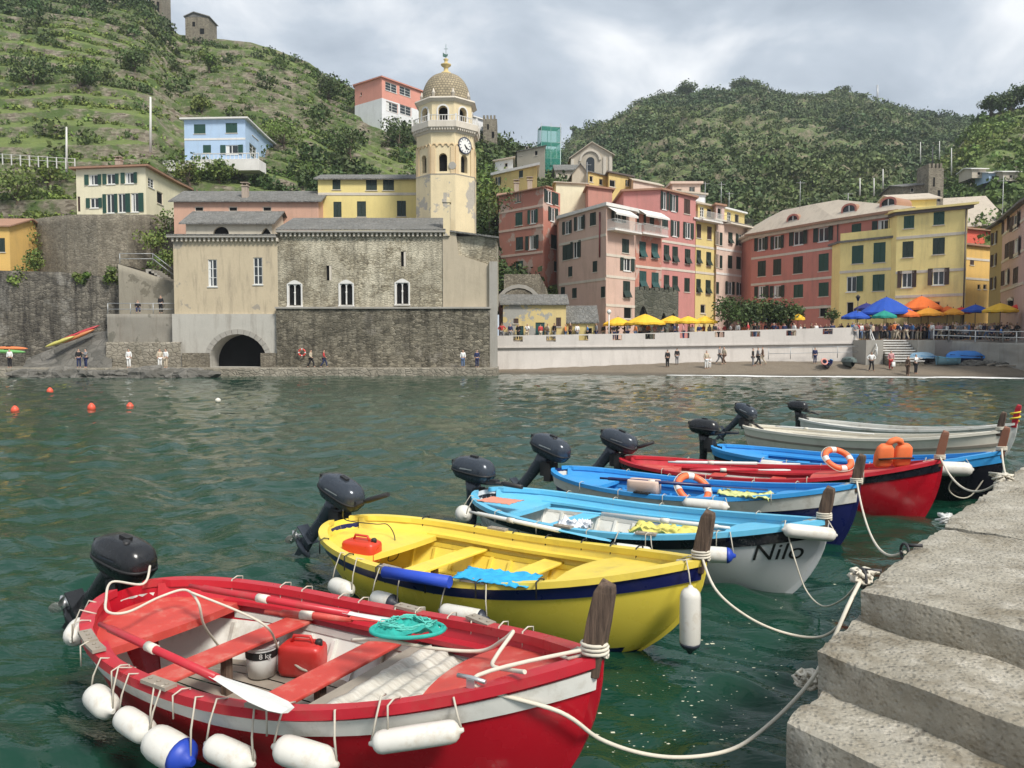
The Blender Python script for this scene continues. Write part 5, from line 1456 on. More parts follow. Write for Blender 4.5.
wallthing('retaining_wall', 'rubble wall strip between the curved wall and the church', 'wall', [(146, 86), (176, 85)], R_ret, 4, [zz_(222, 86), zz_(226, 85)], 6)
wallthing('stair_wall', 'stained concrete wall carrying the stair left of the church', 'wall', [(119.5, 78), (119.7, 75), (176, 75)], plaster('stained_concrete', (.30, .27, .21), .95, .2, (.18, .16, .12)), -.5, [zz_(264, 78), zz_(264, 75), zz_(283, 75)], 3)
wallthing('quay_wall', 'stained concrete ledge wall with a railing left of the church', 'wall', [(107, 77), (107.2, 73), (178, 73)], plaster('stained_concrete2', (.27, .25, .21), .95, .2, (.16, .15, .12)), -.5, [zz_(314, 77), zz_(314, 73), zz_(314, 73)], 3)
wallthing('quay_wall', 'low pale concrete footing at the base of the stained wall', 'wall', [(105, 74), (105.2, 71.5), (180, 71.5)], M_quay, -.5, [zz_(342, 74), zz_(342, 71.5), zz_(342, 71.5)], 3)
def rail_thing(label, pts, h=1.0, r=.035, name='railing', m=M_galv, n=None):
    pts = [Vector(p) for p in pts]; root = thing(name, label, 'railing', tuple(pts[0]))
    for p, q in zip(pts, pts[1:]):
        a, b = p - pts[0], q - pts[0]; L_ = (b - a).length
        for z in (h, h * .5): mb = MB(); mb.tube([a + Vector((0, 0, z)), b + Vector((0, 0, z))], r, 6); mb.build('rail', m, root)
        k_ = n or max(1, int(L_ / 1.8))
        for k in range(k_ + 1):
            c = a.lerp(b, k / k_); mb = MB(); mb.tube([c, c + Vector((0, 0, h))], r * 1.15, 6); mb.build('post', m, root)
    return root
rail_thing('thin grey railing along the top of the stair wall left of the church', [P3(120, 264, 75.2), P3(153, 264, 75.2), P3(175, 281, 75.2)], 1.0)
rail_thing('thin grey railing on the stained ledge wall where two people stand', [P3(108, 315, 73.2), P3(176, 315, 73.2)], 1.1)
st = MB()
for k in range(9):
    p = at(150 + k * 2.8, 270 + k * 2.0, 76.5); st.box(p.x, 75.6, 4, p.x + .55, 78, p.z)
o = st.build('steps', M_conc); tag(o, kind='structure')

# ---- promenade: square, sea wall, beach, steps
M_prom = plaster('promenade_wall', (.66, .61, .56), .30)
SW = [(497.5, 76.5, 3.72), (640, 76.2, 3.95), (768, 75.2, 4.3), (858, 74.0, 4.5)]
ps = [Vector((XP(px, Y, 3), Y)) for px, Y, z in SW]
pw = thing('sea_wall', 'long pale promenade wall with small rectangular openings along its parapet', 'wall', (ps[0].x, ps[0].y, 0))
for (p, q, a_, b_) in zip(ps, ps[1:], SW, SW[1:]):
    wl = Wall(Vector((ps[0].x, ps[0].y, 0)), p, q, -1, 3)
    wl.root = Vector((ps[0].x, ps[0].y, 0))
    mb = MB(); mb.M = wl.mat(0, 0)
    L_ = wl.L; h0, h1 = a_[2], b_[2]; slots = []
    for px, py in ((518, 339), (551, 339), (583.5, 338), (617, 337.5), (650, 336.5), (684.5, 335.5), (719.5, 334.5), (755, 334), (791, 333), (827.5, 331.5)):
        if a_[0] < px < b_[0]: u, z = wl.hit(px, py); slots.append((u - .47, u + .47, z - .26, z + .26))
    xs = sorted({0, L_} | {s_[0] for s_ in slots} | {s_[1] for s_ in slots})
    lo = lambda u: 2.62 + (h0 + (h1 - h0) * u / L_ - 3.72) * .55
    for u0, u1 in zip(xs, xs[1:]):
        H0, H1 = h0 + (h1 - h0) * u0 / L_, h0 + (h1 - h0) * u1 / L_
        s_ = [s for s in slots if s[0] <= u0 < s[1] - 1e-4]
        for y in (-.12, .25):
            if s_:
                z0, z1 = s_[0][2], s_[0][3]
                mb.quad((u0, y, lo(u0)), (u1, y, lo(u1)), (u1, y, z0), (u0, y, z0)); mb.quad((u0, y, z1), (u1, y, z1), (u1, y, H1), (u0, y, H0))
            else: mb.quad((u0, y, lo(u0)), (u1, y, lo(u1)), (u1, y, H1), (u0, y, H0))
        if s_:
            for z_ in (z0, z1): mb.quad((u0, -.12, z_), (u1, -.12, z_), (u1, .25, z_), (u0, .25, z_))
            for u_ in (u0, u1): mb.quad((u_, -.12, z0), (u_, .25, z0), (u_, .25, z1), (u_, -.12, z1))
        mb.quad((u0, -.12, H0), (u1, -.12, H1), (u1, .25, H1), (u0, .25, H0))
        mb.quad((u0, -.12, lo(u0)), (u0, .05, lo(u0)), (u1, .05, lo(u1)), (u1, -.12, lo(u1)))
    mb.build('parapet', M_prom, pw)
    mb = MB(); mb.M = wl.mat(0, 0)
    mb.quad((0, -.35, -1), (L_, -.35, -1), (L_, .05, lo(L_)), (0, .05, lo(0))); mb.build('wall_face', M_prom, pw)
    mb = MB(); mb.M = wl.mat(0, 0); mb.poly([(0, -.2, lo(0) - .13), (L_, -.2, lo(L_) - .13), (L_, -.2, lo(L_) - .004), (0, -.2, lo(0) - .004)]); mb.poly([(0, -.2, lo(0) - .13), (0, .1, lo(0) - .13), (L_, .1, lo(L_) - .13), (L_, -.2, lo(L_) - .13)]); mb.poly([(0, -.2, lo(0) - .004), (L_, -.2, lo(L_) - .004), (L_, .1, lo(L_) - .004), (0, .1, lo(0) - .004)]); mb.build('ledge', M_prom, pw)
mb = MB()
M_pave = paint('paving', (.30, .27, .24), .85, .2, .8, .3, .3)
sq = [(ps[0].x, ps[0].y + .2), (ps[1].x, ps[1].y + .2), (ps[2].x, ps[2].y + .2), (ps[3].x, ps[3].y + .2), (XP(1000, 72, 3), 71), (58, 60), (70, 60), (75, 125), (-2, 125), (-2, 78)]
mb.prism(sq, -2, 3.28); o = mb.build('square', M_pave); tag(o, kind='structure')
# beach as a heightfield
nb = NT('beach_sand')
c_ = nb.mix(nb.noise(.5, 6, .7), (.17, .135, .095), (.27, .22, .16)); c_ = nb.mix(nb.mr(nb.noise(9, 4, .7), .35, .65, 0, .5), c_, (.10, .085, .065))
gz = nb.n('ShaderNodeSeparateXYZ'); nb.l(nb.tc.outputs['Object'], gz.inputs[0])
nb.col(nb.mix(nb.mr(gz.outputs['Z'], .05, .28, .75, 0), c_, (.06, .05, .035))); nb.rough(nb.mr(gz.outputs['Z'], .02, .22, .25, .95)); nb.bump(nb.noise(6, 6, .7), .8, .12)
def beach_edge(X):   # depth at which the beach meets the water
    return interp([(-5, 75.5), (4, 74), (14, 71.0), (22, 68.2), (32, 66.4), (45, 63.5), (60, 58), (90, 50)], X)
nx, ny = 260, 60; V = []
for i in range(nx):
    X = -4 + 90 * i / (nx - 1)
    for j in range(ny):
        e = beach_edge(X) + .35 * fbm(X * .3, 2, 1); s_ = -4 + 16 * (j / (ny - 1)); Y = e + s_
        z = s_ * .13 if s_ < 0 else 1.75 * (1 - math.exp(-s_ * .16)); z += .06 * fbm(X * .6, Y * .8, 3)
        V.append((X, Y, min(z, 2.6)))
F_ = [(i * ny + j, (i + 1) * ny + j, (i + 1) * ny + j + 1, i * ny + j + 1) for i in range(nx - 1) for j in range(ny - 1)]
o = npmesh('beach', np.array(V), np.array(F_), nb.mat, smooth=True); tag(o, kind='structure')
def beach_z(X, Y): s_ = Y - beach_edge(X); return s_ * .13 if s_ < 0 else 1.75 * (1 - math.exp(-s_ * .16))
# foam line where the wave runs out
fm = paint('foam', (.80, .80, .78), .6, .1, 5, .3, 0)
mb = MB(); prev = None
for k in range(240):
    X = 14 + 44 * k / 239; e = beach_edge(X) + .35 * fbm(X * .3, 2, 1)
    w__ = max(.04, .35 + 1.3 * fbm(X * .22, 7, 0) + .35 * fbm(X * 1.6, 1, 0)); off = -1.1 + .9 * fbm(X * .15, 3, 3)
    if k < 40: w__ *= k / 40
    a, b = (X, e + off - w__, .05), (X, e + off + w__, .10)
    if prev: mb.quad(prev[0], a, b, prev[1])
    prev = (a, b)
o = mb.build('foam', fm); tag(o, 'white foam of a small wave running out along the beach', 'foam', kind='stuff')
# steps down to the beach and the railed ramp to the right
s0, s1 = XP(880, 72, 2), XP(912, 72, 2)
st = thing('beach_steps', 'broad grey concrete steps leading from the square down to the beach', 'steps', (s0, 70, 1.0))
for k in range(9):
    z = 3.28 - 1.0 - k * .235; mb = MB(); mb.box(0, 3.6 - (k + 1) * .42 - .10, z - .11, s1 - s0, 3.6 - k * .42 + (0 if k else 1.5), z); so_ = mb.build('step', M_wtrim, st); mb = MB(); mb.box(.02, 3.6 - (k + 1) * .42, -1, s1 - s0 - .02, 3.6 - k * .42 + (0 if k else 1.5), z - .112); mb.build('riser', R_ret, so_)  # risers coloured dark to stand in for the shaded gaps under the treads
for px0, px1, lab in ((862, 879, 'pale low wall block left of the beach steps'), (913, 930, 'grey sloping wall block right of the beach steps')):
    mb = MB(); x0, x1 = XP(px0, 72, 2), XP(px1, 72, 2)
    f = [(x0, .5), (x1, .5), (x1, 3.3), (x0, 3.3)]; mb.box(x0, 71.2, .5, x1, 74.6, 3.26); o = mb.build('wall_block', M_conc); tag(o, lab, 'wall')
w2 = wallthing('promenade_wall', 'stone-faced ramp wall right of the beach steps under the white railing', 'wall', [(930, 73.5), (945, 72.5), (1000, 70.0), (1040, 64), (1080, 58)], M_conc, 0, [3.25, 3.2, 3.0, 2.9, 2.9], 4)
wallthing('parapet_wall', 'low pale parapet under the yellow umbrellas at the right', 'wall', [(975, 76), (1010, 75), (1060, 70)], M_prom, 3.0, [4.3, 4.35, 4.4], .4, nz=3, amp=.02)
rail_thing('white pipe railing on both sides of the steps top', [(XP(876, 73, 3), 74.2, 3.28), (XP(880, 70, 2), 70.6, 1.6)], 1.0, .05, m=M_white)
rail_thing('white pipe railing curving along the ramp at the right of the beach', [(XP(933, 73.3, 3), 73.2, 3.2), (XP(948, 72.2, 3), 72.1, 3.15), (XP(1002, 69.8, 3), 69.7, 2.95), (XP(1045, 63.6, 3), 63.4, 2.85)], 1.05, .045, m=M_white)
rail_thing('thin railing in front of the promenade wall above the beach', [(XP(768, 74.5, 3), 74.3, 1.4), (XP(812, 74, 3), 73.8, 1.5), (XP(862, 73, 3), 72.8, 1.6)], 1.1, .03)
# ------------------------------------------------------------------ boats
nw = NT('stem_wood'); gr = nw.noise(9, 8, .75, nw.map((3.5, 3.5, .35))); nw.col(nw.mix(nw.mr(gr, .35, .68), (.035, .022, .016), (.19, .125, .085))); nw.rough(.85); nw.bump(gr, 1.0, .012); M_wood = nw.mat
M_plank = paint('grey_planks', (.30, .26, .21), .85, .35, 4, .4, .4)
M_rope = paint('rope', (.62, .57, .47), .9, .15, 20, .4, .25, (.3, .26, .2))
M_cord = paint('thin_cord', (.50, .46, .38), .9, .15, 20, 0, .25, (.3, .26, .2))
M_fwhite = paint('fender_white', (.68, .66, .60), .42, .10, 6, .15, .8, (.46, .38, .28), 7)
M_fblue = paint('fender_blue', (.02, .06, .42), .4, .1, 6, 0, .1)
M_fdark = paint('fender_dark', (.03, .035, .05), .4, .1, 6, 0, .1)
M_owhite = paint('oar_white', (.66, .66, .63), .45, .08, 5, .1, .5, (.42, .38, .32), 5)
M_mot = paint('motor_black', (.012, .013, .015), .28, .2, 4, .03, .12, (.08, .08, .075))
M_motg = paint('motor_graphite', (.045, .055, .07), .25, .2, 4, .03, .12, (.12, .12, .11), metal=.3)
M_rub = paint('rubber', (.015, .015, .016), .6, .2, 4, .1, .2)
M_steel = paint('fitting_steel', (.55, .55, .54), .35, .15, 8, .05, .3, metal=.8)
M_red = paint('boat_red', (.47, .020, .034), .38, .2, 3, .12, .6, (.30, .10, .07))
M_redd = paint('boat_red_hull', (.44, .008, .02), .26, .12, 2, .05, .12, (.2, .02, .02))
M_redp = paint('boat_red_deck', (.52, .06, .045), .6, .28, 5, .25, .8, (.50, .26, .20), 5)
M_bwhite = paint('boat_white', (.66, .65, .60), .55, .1, 4, .15, .8, (.30, .25, .18))
M_yel = paint('boat_yellow', (.78, .60, .09), .42, .12, 3, .1, .55, (.42, .31, .10))
M_yelh = paint('boat_yellow_hull', (.84, .67, .08), .32, .08, 2, .05, .08, (.45, .36, .10))
M_navy = paint('boat_navy', (.008, .012, .085), .35, .2, 3, .06, .2)
M_lblue = paint('boat_light_blue', (.13, .48, .70), .45, .12, 3, .1, .35, (.30, .42, .45))
M_mblue = paint('boat_mid_blue', (.04, .30, .66), .45, .12, 3, .1, .3, (.15, .30, .42))
M_black = paint('boat_black', (.012, .013, .02), .3, .2, 3, .05, .1)
M_greyw = paint('boat_grey_white', (.64, .65, .66), .35, .08, 2, .05, .25, (.35, .35, .33))
M_cream = paint('boat_cream', (.70, .66, .56), .5, .1, 3, .1, .4, (.36, .30, .22))
M_algae = paint('antifouling', (.10, .14, .10), .7, .3, 3, .2, .3)

class Boat:
    def __init__(s, name, label, L, B, pos, ang, gm, hm, band, im, um, thwart_m, deck_m, floor_m, fh=.62, bow=.32, st=.10, stempost=.45, post_m=None, band_m=None,
                 below=None, thwarts=(.36, .62), fore=.80, aft=.17, rake=.34, floor=True, bowpow=2.1, sternp=(2.5, .60), sidedeck=.10, band_v=(.74, .90), heel=0.):
        s.L, s.B, s.fh, s.bow, s.st, s.rake, s.bp, s.sp = L, B, fh, bow, st, rake, bowpow, sternp
        s.root = thing(name, label, 'boat', (pos[0], pos[1], 0), ang, 'small moored fishing boats along the pier')
        s.root.rotation_euler = (heel, 0, ang)
        s.M = Matrix.Translation((pos[0], pos[1], 0)) @ Euler((heel, 0, ang)).to_matrix().to_4x4()
        NS, NV = 40, 14
        S_ = [0.5 - 0.5 * math.cos(PI * i / NS) for i in range(NS + 1)]
        s.S_ = S_
        # outer hull, port and starboard as one loop per station
        def station(f, off, n=NV, vmin=0., vmax=1.):
            vs = [vmin + (vmax - vmin) * j / n for j in range(n + 1)]
            return [s.pt(f, -1, v, off) for v in reversed(vs)] + [s.pt(f, 1, v, off) for v in vs[1:] if True]
        mb = MB(); mb.smooth = True
        rows = [station(f, 0) for f in S_]
        ids = [[mb.V(p) for p in r] for r in rows]
        m_ = len(ids[0])
        for a, b in zip(ids, ids[1:]):
            for k in range(m_ - 1):
                zc = (mb.v[a[k]].z + mb.v[b[k]].z) / 2
                mb.F([a[k], b[k], b[k+1], a[k+1]], 1 if (below and zc < .04) else 0, True)
        mb.build('hull', [hm, below or hm], s.root)
        # interior skin
        ti = .035
        mb = MB(); rows = [station(.015 + .97 * f, ti, NV, .10) for f in S_]
        ids = [[mb.V(p) for p in r] for r in rows]; m_ = len(ids[0])
        for a, b in zip(ids, ids[1:]):
            for k in range(m_ - 1):
                fr = abs(k + .5 - (m_ - 1) / 2) / ((m_ - 1) / 2)
                mb.F([a[k+1], b[k+1], b[k], a[k]], 1 if fr > .70 else 0, True)
        mb.build('lining', [im, um], s.root)
        # gunwale cap
        for sd in (-1, 1):
            mb = MB(); rg = []
            for f in [.004 + .992 * q for q in S_]:
                a, b = s.pt(f, sd, 1, -.028), s.pt(f, sd, 1, .062 if .02 < f < .975 else .02)
                z = .028
                rg.append([a + Vector((0, 0, -.03)), a + Vector((0, 0, z)), b + Vector((0, 0, z)), b + Vector((0, 0, -.03))])
            mb.rings(rg if sd > 0 else [r[::-1] for r in rg], True, (True, True), None, False); mb.build('gunwale', gm, s.root)
        # rub band
        if band_m:
            for sd in (-1, 1):
                mb = MB(); rg = []
                for f in S_:
                    k = .014
                    rg.append([s.pt(f, sd, band_v[0], -.001), s.pt(f, sd, band_v[0], -k), s.pt(f, sd, band_v[1], -k), s.pt(f, sd, band_v[1], -.001)])
                mb.rings(rg if sd > 0 else [r[::-1] for r in rg], True, (True, True), None, False); mb.build('rub_band', band_m, s.root)
        # ribs
        for k in range(13):
            f = .14 + .70 * k / 12
            for sd in (-1, 1):
                vs = [.25 + .48 * j / 6 for j in range(7)]
                mb = MB(); r = []
                for v in vs:
                    p, q = s.pt(f, sd, v, ti - .002), s.pt(f, sd, v, ti + .035); r.append([p + Vector((-.018, 0, 0)), p + Vector((.018, 0, 0)), q + Vector((.018, 0, 0)), q + Vector((-.018, 0, 0))])
                mb.rings(r, True, (True, True), None, False); mb.build('rib', im, s.root)
        # floor boards
        if floor:
            zf = .10; mb = MB(); nb_ = 9
            fs = [.14 + .70 * i / 24 for i in range(25)]
            for j in range(nb_):
                for a, b in zip(fs, fs[1:]):
                    wa, wb = s.wid(a, zf) - ti - .02, s.wid(b, zf) - ti - .02
                    y0a, y1a = -wa + 2 * wa * j / nb_ + .008, -wa + 2 * wa * (j + 1) / nb_ - .008; y0b, y1b = -wb + 2 * wb * j / nb_ + .008, -wb + 2 * wb * (j + 1) / nb_ - .008
                    xa, xb = s.X(a), s.X(b)
                    mb.quad((xa, y0a, zf), (xb, y0b, zf), (xb, y1b, zf), (xa, y1a, zf))
            mb.build('floor_boards', floor_m, s.root)
        # thwarts
        for f in thwarts:
            z = s.zg(f) - .17; w_ = s.wid(f, z) - ti - .01; x = s.X(f)
            mb = MB(); mb.box(x - .12, -w_, z - .028, x + .12, w_, z); t = mb.build('thwart', thwart_m, s.root, bevel=.008)
            mb = MB(); mb.box(x - .03, -.03, .10, x + .03, .03, z - .03); mb.build('thwart_post', M_wood, t)
        # risers (stringers along the inside)
        for sd in (-1, 1):
            mb = MB(); rg = []
            for i in range(21):
                f = .14 + .70 * i / 20; z = s.zg(f) - .20; w_ = s.wid(f, z) - ti
                x = s.X(f); rg.append([Vector((x, sd * (w_ + .005), z - .05)), Vector((x, sd * (w_ + .005), z)), Vector((x, sd * (w_ - .035), z)), Vector((x, sd * (w_ - .035), z - .05))])
            mb.rings(rg, True, (True, True), None, False); mb.build('riser', im, s.root)
        # decks
        def deck(f0, f1, drop, name, mt, curve=0.):
            mb = MB(); fs = [f0 + (f1 - f0) * i / 14 for i in range(15)]; prev = None; nn = 8
            edge = f0 if f1 > .5 else f1
            for f in fs:
                z = s.zg(f) - drop; w_ = max(.003, s.wid(f, z) - ti - .002); r = []
                for j in range(nn + 1):
                    y = -w_ + 2 * w_ * j / nn; x = s.X(f)
                    k = abs(f - edge) / abs(f1 - f0); x += curve * (1 - k) * (1 - (y / w_) ** 2)
                    r.append(mb.V((x, y, z + .03 * (1 - (y / w_) ** 2))))
                if prev:
                    for j in range(nn): mb.F([prev[j], r[j], r[j+1], prev[j+1]], None, False)
                prev = r
                if f == (f0 if edge == f0 else f1): er = list(r)
            # front lip
            lo = [mb.V(mb.v[i] + Vector((0, 0, -.06))) for i in er]
            for j in range(nn): mb.F([er[j], er[j+1], lo[j+1], lo[j]], None, False); 
            return mb.build(name, mt, s.root)
        s.fd = deck(fore, .972, .07, 'foredeck', deck_m, -.10)
        s.ad = deck(.03, aft, .12, 'aft_deck', deck_m, .12)
        # side decks
        if sidedeck:
            for sd in (-1, 1):
                mb = MB(); prev = None
                for i in range(25):
                    f = aft - .02 + (fore + .03 - aft) * i / 24; z = s.zg(f) - .10; w_ = s.wid(f, z) - ti
                    a = (s.X(f), sd * w_, z); b = (s.X(f), sd * (w_ - sidedeck), z + .005); c = (s.X(f), sd * (w_ - sidedeck), z - .03)
                    cur = [mb.V(a), mb.V(b), mb.V(c)]
                    if prev:
                        q = [(prev[0], cur[0], cur[1], prev[1]), (prev[1], cur[1], cur[2], prev[2])]
                        for u in q: mb.F(u if sd < 0 else u[::-1], None, False)
                    prev = cur
                mb.build('side_deck', um, s.root)
        # stem and post
        mb = MB(); x0 = L / 2
        zt_ = s.zg(1.0)
        pr = []
        for v in [i / 10 for i in range(11)]:
            p = s.pt(1.0, 1, v, 0); pr.append(Vector((p.x, 0, p.z)))
        rg = [[p + Vector((-.05, -.022, 0)), p + Vector((-.05, .022, 0)), p + Vector((.03, .016, 0)), p + Vector((.03, -.016, 0))] for p in pr]
        mb.rings(rg, True, (True, True), None, False); mb.build('stem', hm, s.root)
        if stempost:
            mb = MB(); b_ = pr[-1]; h = stempost; c = b_ + Vector((-.04, 0, -.10))
            rg = []
            for t, wx, wy, sx in ((0, .055, .045, 0), (.3, .06, .045, .02), (.6, .062, .042, .05), (.92, .055, .038, .085), (1, .04, .032, .10)):
                q = c + Vector((sx * h / .45, 0, (h + .1) * t)); rg.append([q + Vector((-wx, -wy, 0)), q + Vector((wx, -wy, 0)), q + Vector((wx, wy, 0)), q + Vector((-wx, wy, -.0 if t < 1 else .03))])
            mb.rings(rg, True, (True, True), None, False); mb.build('stem_post', post_m or M_wood, s.root, bevel=.008)
            s.post = s.M @ (c + Vector((.02, 0, .16)))
        s.bowtip = s.M @ pr[-1]
    def X(s, f): return (f - .5) * s.L
    def hb(s, f):
        m = .44
        if f < m: u = (m - f) / m; return s.B / 2 * (1 - u ** s.sp[0]) ** s.sp[1]
        u = (f - m) / (1 - m); return s.B / 2 * (1 - u ** s.bp) ** .95
    def zg(s, f):
        return s.fh + (s.bow * ((f - .4) / .6) ** 2.0 if f > .4 else s.st * ((.4 - f) / .4) ** 2)
    def pt(s, f, sd, v, off=0.):
        f = min(max(f, 0), 1); b = s.hb(f); zt_ = s.zg(f)
        e = abs(2 * f - 1) ** 6
        zk = -.22 + .05 * e
        bowk = max(0, (f - .5) / .5) ** 1.5; stk = max(0, (.25 - f) / .25) ** 1.5
        p = .42 + .50 * bowk + .30 * stk
        y = b * min(1, (v ** p) * (1 - .03 * v))
        z = zk + (zt_ - zk) * (v ** (1.25 - .2 * bowk))
        x = s.X(f)
        if f > .5: x -= s.rake * (1 - v) ** 2.0 * ((f - .5) / .5) ** 3
        else: x += s.rake * .7 * (1 - v) ** 1.6 * ((.5 - f) / .5) ** 3
        if off:
            y = y - off if y > off else 0.0005
            if off > 0 and f > .9: x -= off * .5
            if off > 0 and f < .1: x += off * .5
            if off < 0:
                k = e ** .5
                x += -off * (1 if f > .5 else -1) * min(1, k) * (.8 if b < s.B * .35 else .2)
        return Vector((x, sd * y, z))
    def wid(s, f, z):
        lo, hi = 0., 1.
        for _ in range(18):
            m = (lo + hi) / 2
            if s.pt(f, 1, m).z < z: lo = m
            else: hi = m
        return s.pt(f, 1, lo).y
    def W(s, p): return s.M @ Vector(p)

def superring(a, b, z, n=20, e=2.8, cx=0., cy=0.):
    r = []
    for i in range(n):
        t = 2 * PI * i / n; c, s_ = math.cos(t), math.sin(t)
        r.append((cx + a * math.copysign(abs(c) ** (2 / e), c), cy + b * math.copysign(abs(s_) ** (2 / e), s_), z))
    return r
def outboard(boat, tilt=55, m=M_mot, tiller=(.75, 30), yaw=0, scale=1.0, y=0., x=None, label=None, drop=.0, cowl=-24):
    """local motor frame: x forward (towards the boat), z up, origin at the clamp; tilted about y"""
    f = 0.0
    pos = Vector(((x if x is not None else boat.X(0) + .02), y, boat.zg(0) + .02 - drop))
    o = bpy.data.objects.new('outboard_motor', None)
    bk = MB(); bk.cbox((0, 0, -.06), (.10, .20, .24)); bk.cbox((-.08, 0, -.02), (.12, .12, .2)); bk.tube([(.06, -.07, -.08), (.14, -.07, -.08)], .015, 6); bk.tube([(.06, .07, -.08), (.14, .07, -.08)], .015, 6)
    br = bk.build('outboard_motor', M_rub, boat.root, pos, (0, 0, yaw)); br.scale = (scale,) * 3
    if label: br['label'] = label
    T = Matrix.Translation((-.10, 0, .05)) @ Matrix.Rotation(R(tilt), 4, 'Y')
    mb = MB(); mb.M = T @ Matrix.Translation((-.06, 0, .24)) @ Matrix.Rotation(R(cowl if tilt > 20 else 0), 4, 'Y')
    prof = [(.17, .10, -.14, .0), (.25, .135, -.12, -.01), (.285, .15, -.07, -.015), (.30, .158, -.02, -.02), (.295, .155, .045, -.025), (.265, .142, .095, -.02), (.21, .115, .13, -.01), (.12, .065, .15, 0)]
    mb.rings([superring(a, b, z, 24, 3.0, cx) for a, b, z, cx in prof], True, (True, True), None, True)
    mb.build('cowling', m, br)
    mb = MB(); mb.M = T @ Matrix.Translation((-.06, 0, .24)) @ Matrix.Rotation(R(cowl if tilt > 20 else 0), 4, 'Y')
    mb.rings([superring(.305, .163, z, 24, 3.0, -.02) for z in (-.045, -.02)], True, (True, True), None, True)
    mb.cbox((-.02, 0, .155), (.10, .05, .03)); mb.cbox((-.31, 0, .045), (.05, .12, .05)); mb.build('cowling_band', M_rub, br)
    for sd in (-1, 1):
        mb = MB(); mb.M = T @ Matrix.Translation((-.06, 0, .24)) @ Matrix.Rotation(R(cowl if tilt > 20 else 0), 4, 'Y')
        mb.poly([(-.12, sd * .1615, .005), (.08, sd * .1615, .02), (.09, sd * .1615, .032), (-.10, sd * .1615, .022)][::sd]); mb.build('side_stripe', M_fdark if m is M_mot else M_steel, br)
    mb = MB(); mb.M = T
    mb.rings([superring(a, b, z, 14, 2.4, cx) for a, b, z, cx in ((.11, .08, .10, -.07), (.09, .06, -.05, -.06), (.075, .045, -.30, -.05), (.075, .035, -.55, -.05), (.09, .03, -.66, -.05), (.10, .02, -.72, -.05))], True, (True, True), None, True)
    mb.tube([(.10, 0, -.74), (.02, 0, -.74), (-.08, 0, -.74), (-.17, 0, -.74)], [.015, .045, .05, .035], 12)
    mb.cbox((-.10, 0, -.56), (.26, .15, .012)); mb.poly([(.0, .004, -.76), (-.1, .004, -.76), (-.08, .004, -.92), (-.02, .004, -.86)]); mb.poly([(-.02, -.004, -.86), (-.08, -.004, -.92), (-.1, -.004, -.76), (.0, -.004, -.76)])
    mb.build('leg', m, br)
    mb = MB(); mb.M = T @ Matrix.Translation((-.20, 0, -.74))
    mb.tube([(.03, 0, 0), (-.05, 0, 0), (-.09, 0, 0)], [.035, .03, .01], 10)
    for k in range(3):
        a = 2 * PI * k / 3; pr = []
        for r, w_, tw_ in ((.03, .03, .9), (.07, .055, .7), (.11, .05, .5), (.135, .015, .4)):
            ca, sa = math.cos(a), math.sin(a); d = Vector((math.sin(tw_) * w_, 0, 0)); tn = Vector((0, -sa, ca)) * math.cos(tw_) * w_; c = Vector((-.02, ca * r, sa * r))
            pr.append((c - d - tn, c + d + tn))
        for (p, q), (u, v) in zip(pr, pr[1:]): mb.quad(p, q, v, u); mb.quad(*[w + Vector((-.006, 0, 0)) for w in (u, v, q, p)])
    mb.build('propeller', M_steel, br)
    L_, up = tiller; mb = MB(); mb.M = T @ Matrix.Translation((.10, -.05, .12)) @ Matrix.Rotation(R(-up), 4, 'Y')
    mb.tube([(-.12, 0, 0), (.1, 0, .0), (L_ * .55, 0, .03)], [.03, .025, .02], 8); mb.tube([(L_ * .52, 0, .03), (L_ * .58, 0, .03), (L_, 0, .03)], [.022, .03, .026], 10)
    mb.cbox((L_ * .3, .02, .03), (.10, .08, .05)); mb.build('tiller', M_rub, br)
    return br

